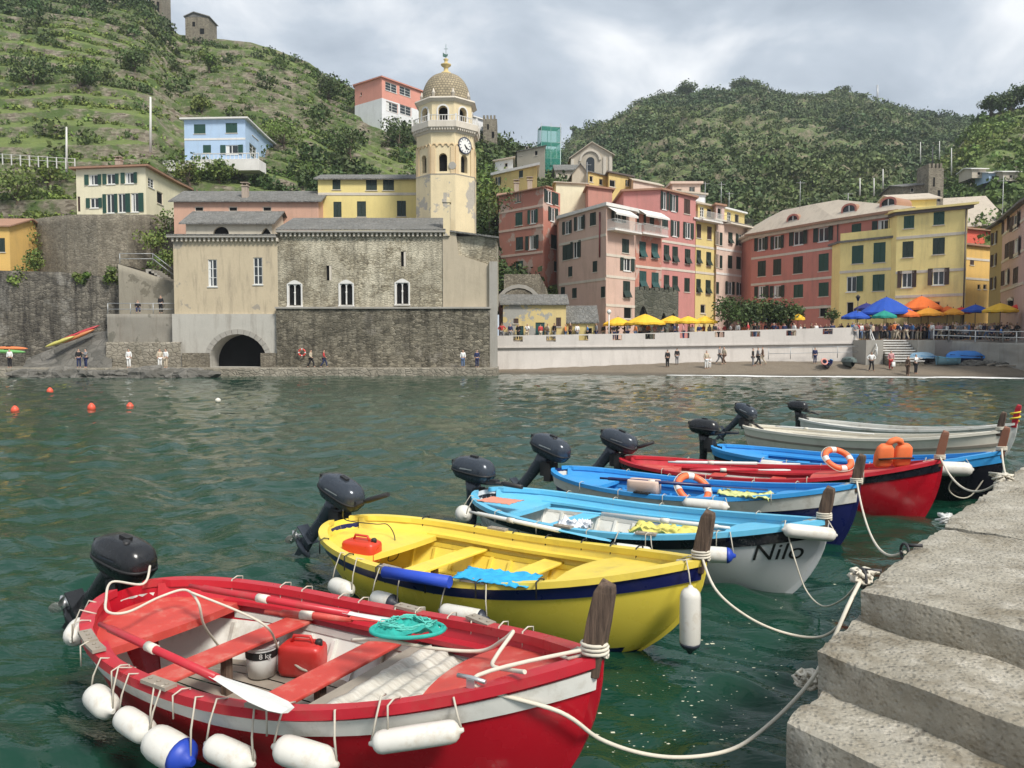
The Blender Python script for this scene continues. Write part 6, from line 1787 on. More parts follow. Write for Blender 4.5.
def fender(boat, f, sd, L_=.42, r=.095, m=M_fwhite, ang=0., drop=.16, label='', end=None, horiz=True, out=.02, group='white fenders hanging from the boats'):
    """a fender hung over the side; its own thing, with its cords"""
    g = boat.pt(f, sd, 1, -.03); g2 = boat.pt(min(f + .01, 1), sd, 1, -.03); tdir = (g2 - boat.pt(max(f - .01, 0), sd, 1, -.03)); tdir.z = 0; tdir.normalize()
    nrm = Vector((tdir.y, -tdir.x, 0)) * (1 if sd < 0 else -1)
    if nrm.y * sd < 0: nrm = -nrm
    c = g + nrm * (r * .8 + out) + Vector((0, 0, -drop - r * .5))
    ax = (tdir * math.cos(ang) + Vector((0, 0, math.sin(ang)))) if horiz else Vector((0, 0, 1))
    wc = boat.W(c); root = thing('fender', label, 'fender', tuple(wc), 0, group)
    R3 = boat.M.to_3x3(); ax = (R3 @ ax).normalized()
    h = L_ / 2; mb = MB()
    pr = [(-h - .02, r * .16), (-h, r * .3), (-h + r * .15, r * .62), (-h + r * .45, r * .9), (-h + r * .9, r), (0, r * 1.02), (h - r * .9, r), (h - r * .45, r * .9), (h - r * .15, r * .62), (h, r * .3), (h + .02, r * .16)]
    mb.tube([ax * a for a, b in pr], [b for a, b in pr], 18, mi=0)
    for (k, s2) in ((0, -1), (1, 1)):
        pass
    mb.build('body', m, root)
    if end:
        for s2 in ((-1, 1) if end[1] == 2 else (end[1],)):
            m2 = MB(); e_ = [(h - r * .75, r * 1.0), (h - r * .45, r * .93), (h - r * .15, r * .66), (h + .004, r * .33), (h + .03, r * .2)]
            m2.tube([ax * (a * s2) for a, b in e_], [b * 1.02 for a, b in e_], 18); m2.build('end_cap', end[0], root)
    # cords to the gunwale
    gi = R3 @ (g + Vector((0, 0, .05)) - c); gin = R3 @ (g - nrm * .11 + Vector((0, 0, .01)) - c)
    side = R3 @ tdir
    for s2 in ((-1, 1) if horiz else (1,)):
        e = ax * (h + .01) * s2; t = gi + side * (e.dot(side)) * .8
        t2 = gin + side * (e.dot(side)) * .8
        m2 = MB(); m2.tube([e, e.lerp(t, .5) + (R3 @ nrm) * .015, t, t2], .0065, 5); m2.build('cord', M_cord, root)
    return root

def obj_on(name, label, cat, wpos, rz=0, group=None): return thing(name, label, cat, tuple(wpos), rz, group)
def rope_thing(name, label, pts, r=.014, m=None, coil=True, cat='rope', parent_parts=None):
    pts = [Vector(p) for p in pts]; o = pts[0]
    # smooth by catmull-rom
    P = [pts[0]] + pts + [pts[-1]]; out_ = []
    for i in range(1, len(P) - 2):
        for k in range(8):
            t = k / 8; a, b, c, d = P[i-1], P[i], P[i+1], P[i+2]
            out_.append(.5 * ((2 * b) + (-a + c) * t + (2 * a - 5 * b + 4 * c - d) * t * t + (-a + 3 * b - 3 * c + d) * t ** 3))
    out_.append(pts[-1]); mb = MB(); mb.tube([p - o for p in out_], r, 8)
    ob = mb.build(name, m or M_rope); ob.location = o; tag(ob, label, cat); return ob
def sag(a, b, d, n=5):
    a, b = Vector(a), Vector(b); return [a.lerp(b, i / n) - Vector((0, 0, d * 4 * (i / n) * (1 - i / n))) for i in range(n + 1)]
def knot(boat, m=None, r=.0105, turns=3):
    p = boat.post; mb = MB(); n_ = turns * 14; pts = []
    for k in range(n_ + 1):
        a = 2 * PI * k / 14; pts.append(Vector((math.cos(a) * .074, math.sin(a) * .062, -.04 + .07 * k / n_)))
    mb.tube(pts, r, 7); mb.tube([pts[0], Vector((-.15, .10, -.07)), Vector((-.22, .02, -.10)), Vector((-.12, -.08, -.06)), pts[3]], r, 7)
    o = mb.build('bow_rope', m or M_rope, None, tuple(p)); o.rotation_euler = boat.root.rotation_euler; return o
def oar(boat, p0, p1, blade_m, shaft_m, label, w_=.075):
    """blade end at p1; boat-local points"""
    a, b = boat.W(p0), boat.W(p1); root = thing('oar', label, 'oar', tuple(a), 0, 'oars lying in the boats')
    d = b - a; L_ = d.length; d.normalize(); sd = d.cross(Vector((0, 0, 1))).normalized(); up = sd.cross(d)
    mb = MB(); mb.tube([Vector((0, 0, 0)), d * .12, d * .14, d * L_ * .68], [.017, .017, .026, .026], 10); mb.build('shaft', shaft_m, root)
    mb = MB(); rg = []
    for t, w in ((.66, .026), (.70, .03), (.78, w_ * .7), (.88, w_), (.96, w_ * .95), (1, w_ * .6)):
        c = d * L_ * t; h = .02 if t < .7 else .011; rg.append([c + sd * w + up * h * .3, c + up * h, c - sd * w + up * h * .3, c - up * h])
    mb.rings(rg, True, (True, True), None, False); mb.build('blade', blade_m, root)
    mb = MB(); c = d * L_ * .33; mb.tube([c - d * .05, c + d * .05], .032, 10); mb.build('leather', M_cream, root)
    return root
def jerry(boat, p, rz, col, label, sz=(.36, .20, .24), name='fuel_can'):
    root = obj_on(name, label, 'fuel can', boat.W(p), boat.root.rotation_euler.z + rz)
    mb = MB(); mb.rings([superring(sz[0] / 2 * k, sz[1] / 2 * k, z, 20, 5) for k, z in ((.93, 0), (1, .03), (1, sz[2] * .75), (.95, sz[2] * .85), (.8, sz[2] * .92))], True, (True, True), None, True)
    mb.build('body', col, root)
    mb = MB(); mb.tube([(-sz[0] * .25, 0, sz[2] * .9), (-sz[0] * .2, 0, sz[2] * 1.12), (sz[0] * .18, 0, sz[2] * 1.12), (sz[0] * .25, 0, sz[2] * .9)], .014, 8); mb.build('handle', col, root)
    mb = MB(); mb.lathe([(.03, 0), (.03, .04), (.02, .05)], (sz[0] * .38, 0, sz[2] * .86), 10); mb.build('cap', M_rub, root); return root
def cloth(boat, p, sx, sy, rz, m, label, name='towel', cat='towel', amp=.03, nx=26, ny=20, drape=None, seed=1):
    root = None; V, F_ = [], []
    for i in range(nx + 1):
        for j in range(ny + 1):
            u, v = i / nx - .5, j / ny - .5; e = 1 + .12 * fbm(u * 3, v * 3, seed)
            z = amp * (abs(fbm(u * 5, v * 5, seed + 3)) * 1.6 + .5 * fbm(u * 12, v * 9, seed)) + .012
            if drape: z -= drape * max(0, abs(v) - .3) * 2
            V.append((u * sx * e, v * sy * e, z))
    for i in range(nx):
        for j in range(ny): a = i * (ny + 1) + j; F_.append((a, a + ny + 1, a + ny + 2, a + 1))
    o = npmesh(name, np.array(V), np.array(F_), m, smooth=True)
    so = o.modifiers.new('s', 'SOLIDIFY'); so.thickness = .008; so.offset = 1
    o.location = boat.W(p); o.rotation_euler = (0, 0, boat.root.rotation_euler.z + rz); tag(o, label, cat); return o
def ring_buoy(boat, p, rot, label, Rr=.30, r=.055):
    root = obj_on('lifebuoy', label, 'lifebuoy', boat.W(p)); root.rotation_euler = rot
    for k in range(4):
        for (a0, a1, m, nm) in ((k * 90 + 12, k * 90 + 78, paint('lifebuoy_orange', (.80, .16, .05), .5, .1), 'segment'), (k * 90 - 12, k * 90 + 12, paint('lifebuoy_band', (.75, .72, .68), .5, .1), 'band')):
            mb = MB(); mb.tube([(Rr * math.cos(R(a)), Rr * math.sin(R(a)), 0) for a in np.linspace(a0, a1, 9)], r if nm == 'segment' else r * 1.04, 12); mb.build(nm, m, root)
    mb = MB(); mb.tube([((Rr + r * 1.3) * math.cos(a), (Rr + r * 1.3) * math.sin(a), .01 * math.sin(4 * a)) for a in np.linspace(0, 2 * PI, 40)], .007, 5); mb.build('grab_line', M_cord, root); return root

def from_px(sp, bp, zs, zb, Lk=1.0):
    """stern and bow pixels with heights -> centre, heading, length"""
    a, b = on(sp[0], sp[1], zs), on(bp[0], bp[1], zb); d = (b - a); d.z = 0
    return (a.lerp(b, .5).x, a.lerp(b, .5).y), math.atan2(d.y, d.x), d.length

# 1 ---- the red boat in front
c, a, L_ = from_px((128, 588), (598, 655), .72, 1.0)
b1 = Boat('fishing_boat', 'bright red open boat nearest the camera with a white band, slatted floor and red thwarts', L_, L_ * .45, c, a, M_red, M_redd, True, M_bwhite, M_red, M_redp, M_redp, M_plank,
          band_m=M_bwhite, fh=.60, bow=.38, st=.12, stempost=.42, rake=.6, thwarts=(.28, .505), fore=.79, aft=.145, band_v=(.86, .955), sternp=(2.6, .52), bowpow=2.3)
# 2 ---- yellow
c, a, L_ = from_px((340, 519), (703, 560), .66, .90)
b2 = Boat('fishing_boat', 'all-yellow open boat with a navy band, moored next to the red boat', L_, L_ * .43, c, a, M_yel, M_yelh, True, M_yel, M_yel, M_yel, M_yel, M_yel,
          band_m=M_navy, fh=.55, bow=.34, st=.10, stempost=.42, rake=.85, thwarts=(.33, .56), fore=.74, aft=.20, band_v=(.86, .965), sternp=(2.6, .52), below=M_navy, bowpow=2.3)
# 3 ---- Nilo
c, a, L_ = from_px((482, 489), (826, 521), .62, .82)
b3 = Boat('fishing_boat', 'light blue and white boat with handwritten name on its white bow', L_, L_ * .40, c, a, M_lblue, M_greyw, True, M_bwhite, M_lblue, M_lblue, M_lblue, M_bwhite,
          band_m=M_black, fh=.50, bow=.32, st=.10, stempost=.36, rake=.5, thwarts=(.30, .56), fore=.80, aft=.16, band_v=(.84, .96), sternp=(2.6, .52), bowpow=2.3)
# 4 ---- blue with dark hull
c, a, L_ = from_px((557, 467), (858, 484), .62, .85)
b4 = Boat('fishing_boat', 'blue boat with white band and navy hull behind the light blue one', L_, L_ * .36, c, a, M_mblue, M_navy, True, M_mblue, M_mblue, M_mblue, M_mblue, M_mblue,
          band_m=M_bwhite, fh=.50, bow=.34, st=.10, stempost=.40, thwarts=(.30, .52), fore=.80, aft=.18, band_v=(.78, .96), sternp=(2.6, .52), bowpow=2.3)
# 5 ---- far red
c, a, L_ = from_px((622, 457), (941, 463), .60, .88)
b5 = Boat('fishing_boat', 'dark red boat with white inside and orange lifebuoys on its foredeck', L_, L_ * .34, c, a, M_red, M_redd, True, M_bwhite, M_red, M_redp, M_redp, M_bwhite,
          band_m=M_black, fh=.50, bow=.42, st=.08, stempost=.45, thwarts=(.32, .52), fore=.66, aft=.18, band_v=(.86, .97), sternp=(2.6, .52), post_m=paint('red_brown_wood', (.22, .09, .05), .7, .4, 3, .4, .3), bowpow=2.3)
# 6 ---- blue and black
c, a, L_ = from_px((714, 444), (1003, 449), .62, .95)
b6 = Boat('fishing_boat', 'blue boat with a black hull moored between the dark red and the white boat', L_, L_ * .34, c, a, M_mblue, M_black, True, M_mblue, M_mblue, M_mblue, M_mblue, M_mblue,
          band_m=M_mblue, fh=.50, bow=.40, st=.08, stempost=.42, thwarts=(.32, .52), fore=.78, aft=.18, band_v=(.84, .97), sternp=(2.6, .52), post_m=paint('red_brown_wood', (.22, .09, .05)), bowpow=2.3)
# 7 ---- white
c, a, L_ = from_px((745, 428), (1001, 436), .50, .80)
b7 = Boat('fishing_boat', 'long low cream-white boat at the far end of the row', L_, L_ * .26, c, a, M_cream, M_cream, True, M_cream, M_cream, M_cream, M_cream, M_cream,
          band_m=M_plank, fh=.52, bow=.38, st=.05, stempost=.40, thwarts=(.35, .6), fore=.80, aft=.18, band_v=(.72, .78), sternp=(2.6, .52), bowpow=2.3)
# 8 ---- the last, mostly out of the picture
c, a, L_ = from_px((800, 420), (1016, 424), .50, .80)
b8 = Boat('fishing_boat', 'farthest white boat behind the long cream-white one, with a red stem post', L_, L_ * .24, c, a, M_bwhite, M_bwhite, True, M_bwhite, M_bwhite, M_bwhite, M_bwhite, M_bwhite,
          band_m=None, fh=.45, bow=.36, stempost=.45, thwarts=(.35, .6), post_m=M_redd)
# ------------------------------------------------------------------ the pier and its steps
ns = NT('pier_stone')
gw0 = ns.n('ShaderNodeNewGeometry')
c_ = ns.mix(ns.noise(1.6, 7, .65), (.27, .245, .195), (.56, .52, .43))
c_ = ns.mix(ns.mr(ns.noise(14, 6, .7), .40, .70, 0, .35), c_, (.15, .135, .105))
c_ = ns.mix(ns.mr(ns.noise(3.2, 8, .75, ns.map(loc=(4, 2, 7))), .52, .66, 0, .75), c_, (.62, .58, .50))
c_ = ns.mix(ns.mr(ns.noise(2.3, 8, .7, ns.map(loc=(9, 1, 3))), .50, .66, 0, .85), c_, (.15, .12, .075))
gw = ns.n('ShaderNodeNewGeometry'); sw = ns.n('ShaderNodeSeparateXYZ'); ns.l(gw.outputs['Position'], sw.inputs[0])
c_ = ns.mix(ns.mr(ns.noise(.9, 9, .7, ns.map(loc=(3, 8, 1))), .45, .62, 0, .6), c_, (.20, .165, .11))
wv = ns.n('ShaderNodeTexVoronoi'); wv.feature = 'DISTANCE_TO_EDGE'; wv.inputs['Scale'].default_value = 1.1; ns.l(ns.map(loc=(1, 2, 3)), wv.inputs['Vector'])
c_ = ns.mix(ns.mr(ns.math('ADD', wv.outputs['Distance'], ns.math('MULTIPLY', ns.noise(5, 6, .7), .10)), .042, .052, .6, 0), c_, (.06, .05, .04))
c_ = ns.mix(ns.mr(ns.noise(45, 4, .7), .56, .70, 0, .35), c_, (.13, .115, .09))
c_ = ns.mix(ns.mr(gw0.outputs['Pointiness'], .505, .56, 0, .55), c_, (.72, .69, .62))
c_ = ns.mix(ns.mr(sw.outputs['Z'], .15, .5, .85, 0), c_, (.04, .045, .025))
ns.col(c_); ns.rough(.92)
hh = ns.math('ADD', ns.noise(9, 9, .75), ns.math('MULTIPLY', ns.mr(ns.vor(34).outputs['Distance'], 0, .5), .5))
ns.bump(hh, .8, .035)
M_pier = ns.mat
def stone(name, o, u, lu, v, lv, z0, z1, seed, rad=.035, amp=.022, cell=.07):
    """rough block: origin o (xy), axes u and v"""
    u, v = Vector((u[0], u[1], 0)).normalized(), Vector((v[0], v[1], 0)).normalized()
    H_ = z1 - z0; n1, n2, n3 = [max(2, int(l / cell)) for l in (lu, lv, H_)]
    n1, n2, n3 = min(n1, 110), min(n2, 80), min(n3, 26); idx = {}; V = []; F_ = []
    def vid(i, j, k, g=0):
        if (i, j, k, g) in idx: return idx[(i, j, k, g)]
        p = Vector((lu * i / n1, lv * j / n2, H_ * k / n3)); q = Vector((min(max(p.x, rad), lu - rad), min(max(p.y, rad), lv - rad), min(max(p.z, rad), H_ - rad)))
        n_ = (p - q).normalized() if (p - q).length > 1e-6 else Vector((0, 0, 1))
        w_ = u * p.x + v * p.y + Vector((o[0], o[1], z0 + p.z))
        e = fbm(w_.x * 2.2, w_.y * 2.2, w_.z * 2.2 + seed) * amp * 1.4 + fbm(w_.x * 9, w_.y * 9, w_.z * 9 + seed) * amp * .5
        edge = (i in (0, n1)) + (j in (0, n2)) + (k in (0, n3))
        r_ = rad * (1 + (1.2 * abs(fbm(w_.x * 4, w_.y * 4, seed)) if edge >= 2 else 0))
        p = q + n_ * (rad * 2 - r_ if edge >= 2 else rad) + n_ * e
        V.append(tuple(u * p.x + v * p.y + Vector((0, 0, p.z)))); idx[(i, j, k, g)] = len(V) - 1; return len(V) - 1
    for i in range(n1):
        for j in range(n2):
            for k, fl in ((n3, 1),): F_.append([vid(i, j, k), vid(i+1, j, k), vid(i+1, j+1, k), vid(i, j+1, k)])
    for i in range(n1):
        for k in range(n3):
            for j in (0, n2): F_.append([vid(i, j, k, 1), vid(i+1, j, k, 1), vid(i+1, j, k+1, 1), vid(i, j, k+1, 1)][::(1 if j == 0 else -1)])
    for j in range(n2):
        for k in range(n3):
            for i in (0, n1): F_.append([vid(i, j, k, 2), vid(i, j+1, k, 2), vid(i, j+1, k+1, 2), vid(i, j, k+1, 2)][::(-1 if i == 0 else 1)])
    ob = npmesh(name, np.array(V), np.array(F_), M_pier, smooth=True); ob.location = (o[0], o[1], z0)
    tag(ob, kind='structure'); return ob
ZP = [1.25, 1.06, .86, .64]
A0, A1, A2 = on(858, 589, ZP[0]), on(816, 650, ZP[1]), on(786, 722, ZP[2])
E = (on(1024, 463, ZP[0]) - A0); E.z = 0; E.normalize()
D_ = (on(1024, 629, ZP[0]) - A0); D_.z = 0; D_.normalize()
B_ = on(948, 527, ZP[0])
l1 = (B_ - A0).dot(E)
stone('pier', A0, E, l1 - .01, D_, 4.5, -1.5, ZP[0], 1, .014, .016, .04)
stone('pier', A0 + E * (l1 + .01), E, 2.6, D_, 6.5, -1.5, ZP[0] + .015, 2, .03, .022, .08)
stone('pier', A0 + E * (l1 + 2.63), E, 3.2, D_, 8, -1.5, ZP[0] + .0, 3, .03, .022, .10)
stone('pier', A0 + E * (l1 + 5.85), E, 9, D_, 10, -1.5, ZP[0] + .01, 4, .03, .022, .2)
d1 = (A0 - A1).dot(E); stone('steps', A1, E, d1 + .12, (D_ + E * -.12), 4.0, -1.5, ZP[1], 5, .014, .018, .028)
d2 = (A1 - A2).dot(E); stone('steps', A2, E, d2 + .12, (D_ + E * -.12), 4.0, -1.5, ZP[2], 6, .014, .020, .028)
A3 = A2 - E * .5 + D_ * .05; stone('steps', A3 + D_ * .1, E, .6, (D_ + E * -.12), 4.0, -1.5, ZP[3], 7, .02, .03, .05)
def ring(px, py, z, label):
    p = on(px, py, z); root = thing('mooring_ring', label, 'mooring ring', tuple(p), 0, 'iron rings along the pier edge')
    mb = MB(); mb.tube([(0, math.cos(a) * .06, math.sin(a) * .06) for a in np.linspace(0, 2 * PI, 17)], .01, 7); mb.build('ring', M_iron, root)
    mb = MB(); mb.tube([(.0, 0, .05), (.10, -.05, .06)], .014, 7); mb.build('staple', M_iron, root); return p
g1 = ring(862, 578, 1.24, 'iron mooring ring at the top corner of the pier steps'); g2 = ring(905, 552, 1.22, 'iron mooring ring on the pier edge in front of the navy hull'); g3 = ring(1002, 480, 1.26, 'iron mooring ring at the far part of the pier edge near the black hull')
def lump(p, name, label, seed=1, s_=.07, m=None):
    mb = MB(); pts = []
    for k in range(70):
        a = k * .9; pts.append(Vector((math.cos(a) * s_ * (.7 + .4 * math.sin(k * 1.7 + seed)), math.sin(a * 1.3) * s_ * .8, .5 * s_ * math.sin(k * .61 + seed) + s_ * .2)))
    mb.tube(pts, .012, 6); o = mb.build(name, m or M_rope, None, tuple(p)); tag(o, label, 'rope'); return o
lump(g1, 'rope_knot', 'knotted rope end on the ring at the top corner of the pier steps', 1); lump(g3, 'rope_knot', 'knotted rope end lying on the far part of the pier edge', 4, .10)
kp = on(808, 682, .55); lump(kp, 'rope_knot', 'frayed bundle of rope hanging beside the middle pier step', 7, .08)
lump(on(947, 520, 1.1), 'rope_knot', 'white rope loop hanging over the pier edge behind the steps', 3, .07, M_owhite)

# ------------------------------------------------------------------ gear
def fpx(b, px, sd):
    best = min(((abs(pxof(b.W(b.pt(i / 200, sd, 1)))[0] - px), i / 200) for i in range(12, 196))); return best[1]
def loc(b, px, py, z): return b.M.inverted() @ on(px, py, z)
# red boat
outboard(b1, 50, M_mot, (.36, 122), 0, 1.1, .22, x=b1.X(0) - .40, drop=.14, cowl=-40)
for px, L_, r, drop, lab, end in ((84, .26, .10, .12, 'round white fender at the stern of the red boat, leftmost', None), (100, .30, .10, .16, 'stubby white fender second from the stern of the red boat', None),
      (133, .33, .095, .20, 'white fender just left of the blue-ended one on the red boat', None), (170, .38, .125, .24, 'fat white fender with a blue end and a pink smear on the red boat', (M_fblue, 1)),
      (226, .34, .095, .20, 'white fender right of the blue-ended one on the red boat', None), (299, .38, .098, .17, 'white fender under the middle of the red boat, above the bottom edge', None), (408, .50, .075, .13, 'long thin white fender nearest the bow of the red boat', None)):
    f = fpx(b1, px + 14, -1) if px > 95 else .045
    fender(b1, f, -1, L_ * .95, r * .82, ang=R(-8) if px != 408 else R(10), drop=drop * .9, out=-.01, label=lab, end=end)
h0 = loc(b1, 100, 624, .80); h1 = loc(b1, 288, 711, .78)
oar(b1, h0, h1, M_owhite, M_red, 'red oar with white blade lying along the near side of the red boat', .07)
oar(b1, loc(b1, 190, 586, .84), loc(b1, 438, 629, .84), M_owhite, M_red, 'red oar with white blade lying along the far side of the red boat', .05)
oar(b1, loc(b1, 265, 612, .74), loc(b1, 395, 622, .74), M_redp, M_redp, 'worn pinkish-red pole beside the far oar of the red boat', .03)
# raised slatted floor with the tarp
mb0 = None
for k in range(7):
    f0 = .575 + k * .029; z = b1.zg(.6) - .165; w_ = b1.wid(f0 + .02, z) - .05; mb = MB(); mb.box(b1.X(f0), -w_, z - .022, b1.X(f0 + .0265), w_, z); mb.build('deck_slat', M_plank, b1.root)
nt_ = NT('tarp'); st = nt_.noise(3, 6, .7, nt_.map((.8, 7, 1)))
nt_.col(nt_.mix(nt_.mr(st, .42, .66, 0, .7), (.64, .61, .54), (.33, .29, .23))); nt_.rough(.8); nt_.bump(nt_.noise(4, 6, .7, nt_.map((1, 9, 1))), .7, .03)  # darker stripes paint the shadow lines of the slats into the cloth colour
tp = loc(b1, 383, 668, b1.zg(.6) - .15)
tp.x = b1.X(.668); tp.y = .0
V, F_ = [], []; NX, NY = 40, 56
for i in range(NX + 1):
    for j in range(NY + 1):
        u, v = i / NX - .5, j / NY - .5
        f = .668 + u * .135; w_ = (b1.wid(f, b1.zg(.6) - .15) - .07) * (.90 + .10 * fbm(u * 4, v * 3, 5))
        z = .012 * math.sin((u * .155 * b1.L) / .145 * 2 * PI * 1.0) + .010 * abs(fbm(u * 7, v * 16, 2)) + .012
        V.append((b1.X(f) - tp.x + .03 * fbm(v * 4, 1, 2), v * 2 * w_, z))
for i in range(NX):
    for j in range(NY): a = i * (NY + 1) + j; F_.append((a, a + NY + 1, a + NY + 2, a + 1))
o = npmesh('tarpaulin', np.array(V), np.array(F_), nt_.mat, smooth=True); so = o.modifiers.new('s', 'SOLIDIFY'); so.thickness = .006; so.offset = 1
o.location = b1.W((tp.x, 0, b1.zg(.6) - .163)); o.rotation_euler = (0, 0, b1.root.rotation_euler.z); tag(o, 'crumpled dirty white tarpaulin spread over the slatted floor of the red boat', 'tarpaulin')
# landing net basket
pn = b1.W(loc(b1, 408, 629, .86)); bs = thing('fishing_net', 'teal fishing net heaped in a hoop on the far side of the red boat', 'net', tuple(pn))
bs.rotation_euler = (R(-4), R(3), .3)
M_net = paint('teal_net', (.02, .36, .30), .8, .35, 14, .8, .2)
mb = MB(); mb.tube([(math.cos(a) * .24, math.sin(a) * .19, 0) for a in np.linspace(0, 2 * PI, 33)], .014, 7); mb.build('hoop', M_net, bs)
V, F_ = [], []; nr_, na = 12, 36
for i in range(nr_ + 1):
    for j in range(na):
        r = i / nr_; a = 2 * PI * j / na; z = -.05 * (r > .9) + .05 * abs(fbm(r * 1.6 * math.cos(a), r * 1.6 * math.sin(a), 3)) * 1.6 - .05 * (1 - abs(2 * r - 1)) + .03
        V.append((math.cos(a) * r * .23, math.sin(a) * r * .18, z))
for i in range(nr_):
    for j in range(na): a, b = i * na + j, i * na + (j + 1) % na; F_.append((a, b, b + na, a + na))
npmesh('mesh', np.array(V), np.array(F_), M_net, bs, smooth=True)
for k in range(26):
    mb = MB() if k == 0 else mb; a0 = rnd.random() * 6.28; mb.tube([(math.cos(a0 + t) * (.20 - .12 * rnd.random()), math.sin(a0 + t) * .13, .03 + .03 * rnd.random()) for t in np.linspace(0, 1.6, 6)], .005, 4)
mb.build('strands', paint('net_strand', (.10, .50, .42), .8), bs)
jerry(b1, loc(b1, 303, 672, .115), R(20), paint('faded_red_can', (.52, .03, .025), .4, .25, 5, .05, .4, (.5, .3, .26)), 'faded red fuel can on the floor of the red boat', (.36, .22, .26))
# bucket with a printed label
pb = b1.W(loc(b1, 262, 674, .115)); bk = thing('bucket', 'white bucket with a black printed band between the thwarts of the red boat', 'bucket', tuple(pb), R(30))
mb = MB(); mb.lathe([(.105, 0), (.125, .24)], (0, 0, 0), 24); mb.build('body', M_owhite, bk)
mb = MB(); mb.tube([(math.cos(a) * .127, math.sin(a) * .127, .24) for a in np.linspace(0, 2 * PI, 25)], .008, 6); mb.build('rim', M_owhite, bk)
mb = MB(); mb.rings([[(math.cos(2*PI*i/24) * r, math.sin(2*PI*i/24) * r, z) for i in range(24)] for r, z in ((.1225, .155), (.127, .215))], True, (False, False)); band = mb.build('label_band', M_rub, bk)
def text(s, size, mat, parent, loc_, rot, name='lettering', extr=.001, shear=0, bend=None):
    cu = bpy.data.curves.new(name, 'FONT'); cu.body = s; cu.size = size; cu.extrude = extr; cu.align_x = 'CENTER'; cu.align_y = 'CENTER'; cu.shear = shear
    t = bpy.data.objects.new(name, cu); COL.objects.link(t); dg = bpy.context.evaluated_depsgraph_get(); me = bpy.data.meshes.new_from_object(t.evaluated_get(dg)); me.name = name
    COL.objects.unlink(t); bpy.data.objects.remove(t); me.materials.clear(); me.materials.append(mat)
    if bend:
        for v in me.vertices: a = v.co.x / bend; z_ = v.co.z; v.co.x = math.sin(a) * (bend + z_); v.co.z = math.cos(a) * (bend + z_) - bend
    o = bpy.data.objects.new(name, me); COL.objects.link(o); o.parent = parent; o.location = loc_; o.rotation_euler = rot; return o
text('8 kg', .056, M_owhite, band, (0, -.1285, .185), (PI / 2, 0, 0), bend=.1265, extr=.0015)
# sack under the stern deck, second rope coil
ps_ = b1.W(loc(b1, 155, 622, .34)); V, F_ = [], []
bm_ = bmesh.new(); bmesh.ops.create_icosphere(bm_, subdivisions=4, radius=1)
for v in bm_.verts:
    e = 1 + .25 * fbm(v.co.x * 1.6, v.co.y * 1.6, v.co.z * 2) - .1 * abs(fbm(v.co.x * 6, v.co.y * 6, v.co.z * 6)); v.co = Vector((v.co.x * .24 * e, v.co.y * .16 * e, v.co.z * .13 * e))
me = bpy.data.meshes.new('sack'); bm_.to_mesh(me); bm_.free(); me.materials.append(paint('sackcloth', (.30, .21, .13), .9, .25, 8, .5, .3))
for p_ in me.polygons: p_.use_smooth = True
o = bpy.data.objects.new('sack', me); COL.objects.link(o); o.location = ps_; o.rotation_euler = (0, 0, -.3); tag(o, 'brown cloth sack stuffed under the stern deck of the red boat', 'sack')
Wp = lambda px, py, z: on(px, py, z)
rope_thing('rope', 'beige rope looping over the stern deck of the red boat and down inside', [Wp(150, 566, .85), Wp(143, 584, .78), Wp(112, 582, .78), Wp(106, 600, .76), Wp(108, 612, .74), Wp(128, 612, .74), Wp(160, 597, .74), Wp(185, 590, .76), Wp(198, 602, .72), Wp(204, 625, .50), Wp(218, 645, .20)], .010)
rope_thing('rope', 'thin rope hanging from the far gunwale over the aft thwart of the red boat', [Wp(190, 592, .84), Wp(240, 612, .72), Wp(268, 628, .60), Wp(280, 650, .30), Wp(300, 668, .2), Wp(315, 672, .15)], .009)
rope_thing('rope', 'long pale rope lying across the tarpaulin up to the bow of the red boat', [Wp(352, 640, .70), Wp(385, 640, .78), Wp(430, 648, .76), Wp(480, 651, .78), Wp(503, 640, .92), Wp(513, 632, 1.0), Wp(497, 655, .92), Wp(493, 666, .92), Wp(510, 670, .93), Wp(525, 672, .97)], .012)
clp = b1.pt(.865, -1, 1, .03); cl = MB(); cl.cbox((0, 0, .03), (.05, .03, .05)); cl.tube([(-.09, 0, .055), (0, 0, .06), (.09, 0, .055)], .013, 8); c = cl.build('cleat', M_steel, b1.root, clp + Vector((0, 0, .02)))
clw = b1.W(clp + Vector((0, 0, .07)))
rope_thing('mooring_rope', 'thick white mooring rope sagging from the red bow to the pier steps', [b1.post, clw, Wp(560, 712, .72), Wp(600, 739, .52), Wp(645, 754, .36), Wp(690, 757, .30), Wp(735, 748, .32), Wp(772, 722, .45), Wp(806, 687, .70), Wp(826, 655, .88), Wp(848, 606, 1.15), g1], .0115)
knot(b1); tag(bpy.data.objects[-1] if False else [o for o in COL.objects if o.name.startswith('bow_rope')][-1], 'white rope wound round the dark stem post of the red boat', 'rope')
# lashings over the gunwales
def lash(b, sd, fs, m=M_cord, r=.006):
    for f in fs:
        g = b.pt(f, sd, 1, -.07); i = b.pt(f, sd, 1, .05); mb = MB()
        mb.tube([g + Vector((0, 0, -.10)), g + Vector((0, 0, .04)), (g + i) / 2 + Vector((0, 0, .055)), i + Vector((0, 0, .04)), i + Vector((.0, 0, -.14))], r, 5); mb.build('lashing', m, b.root)
lash(b1, 1, (.12, .22, .27, .36, .41, .50, .55, .63, .69, .76, .82)); lash(b1, -1, (.10, .18, .30, .45, .62, .78))
lash(b2, 1, (.15, .30, .42, .52, .63, .72, .80), M_rub, .008); lash(b2, -1, (.12, .25, .36, .5, .62, .74), M_rub, .008)
for b in (b3, b4, b5): lash(b, 1, (.2, .35, .5, .65, .8)); lash(b, -1, (.2, .35, .5, .65, .8))
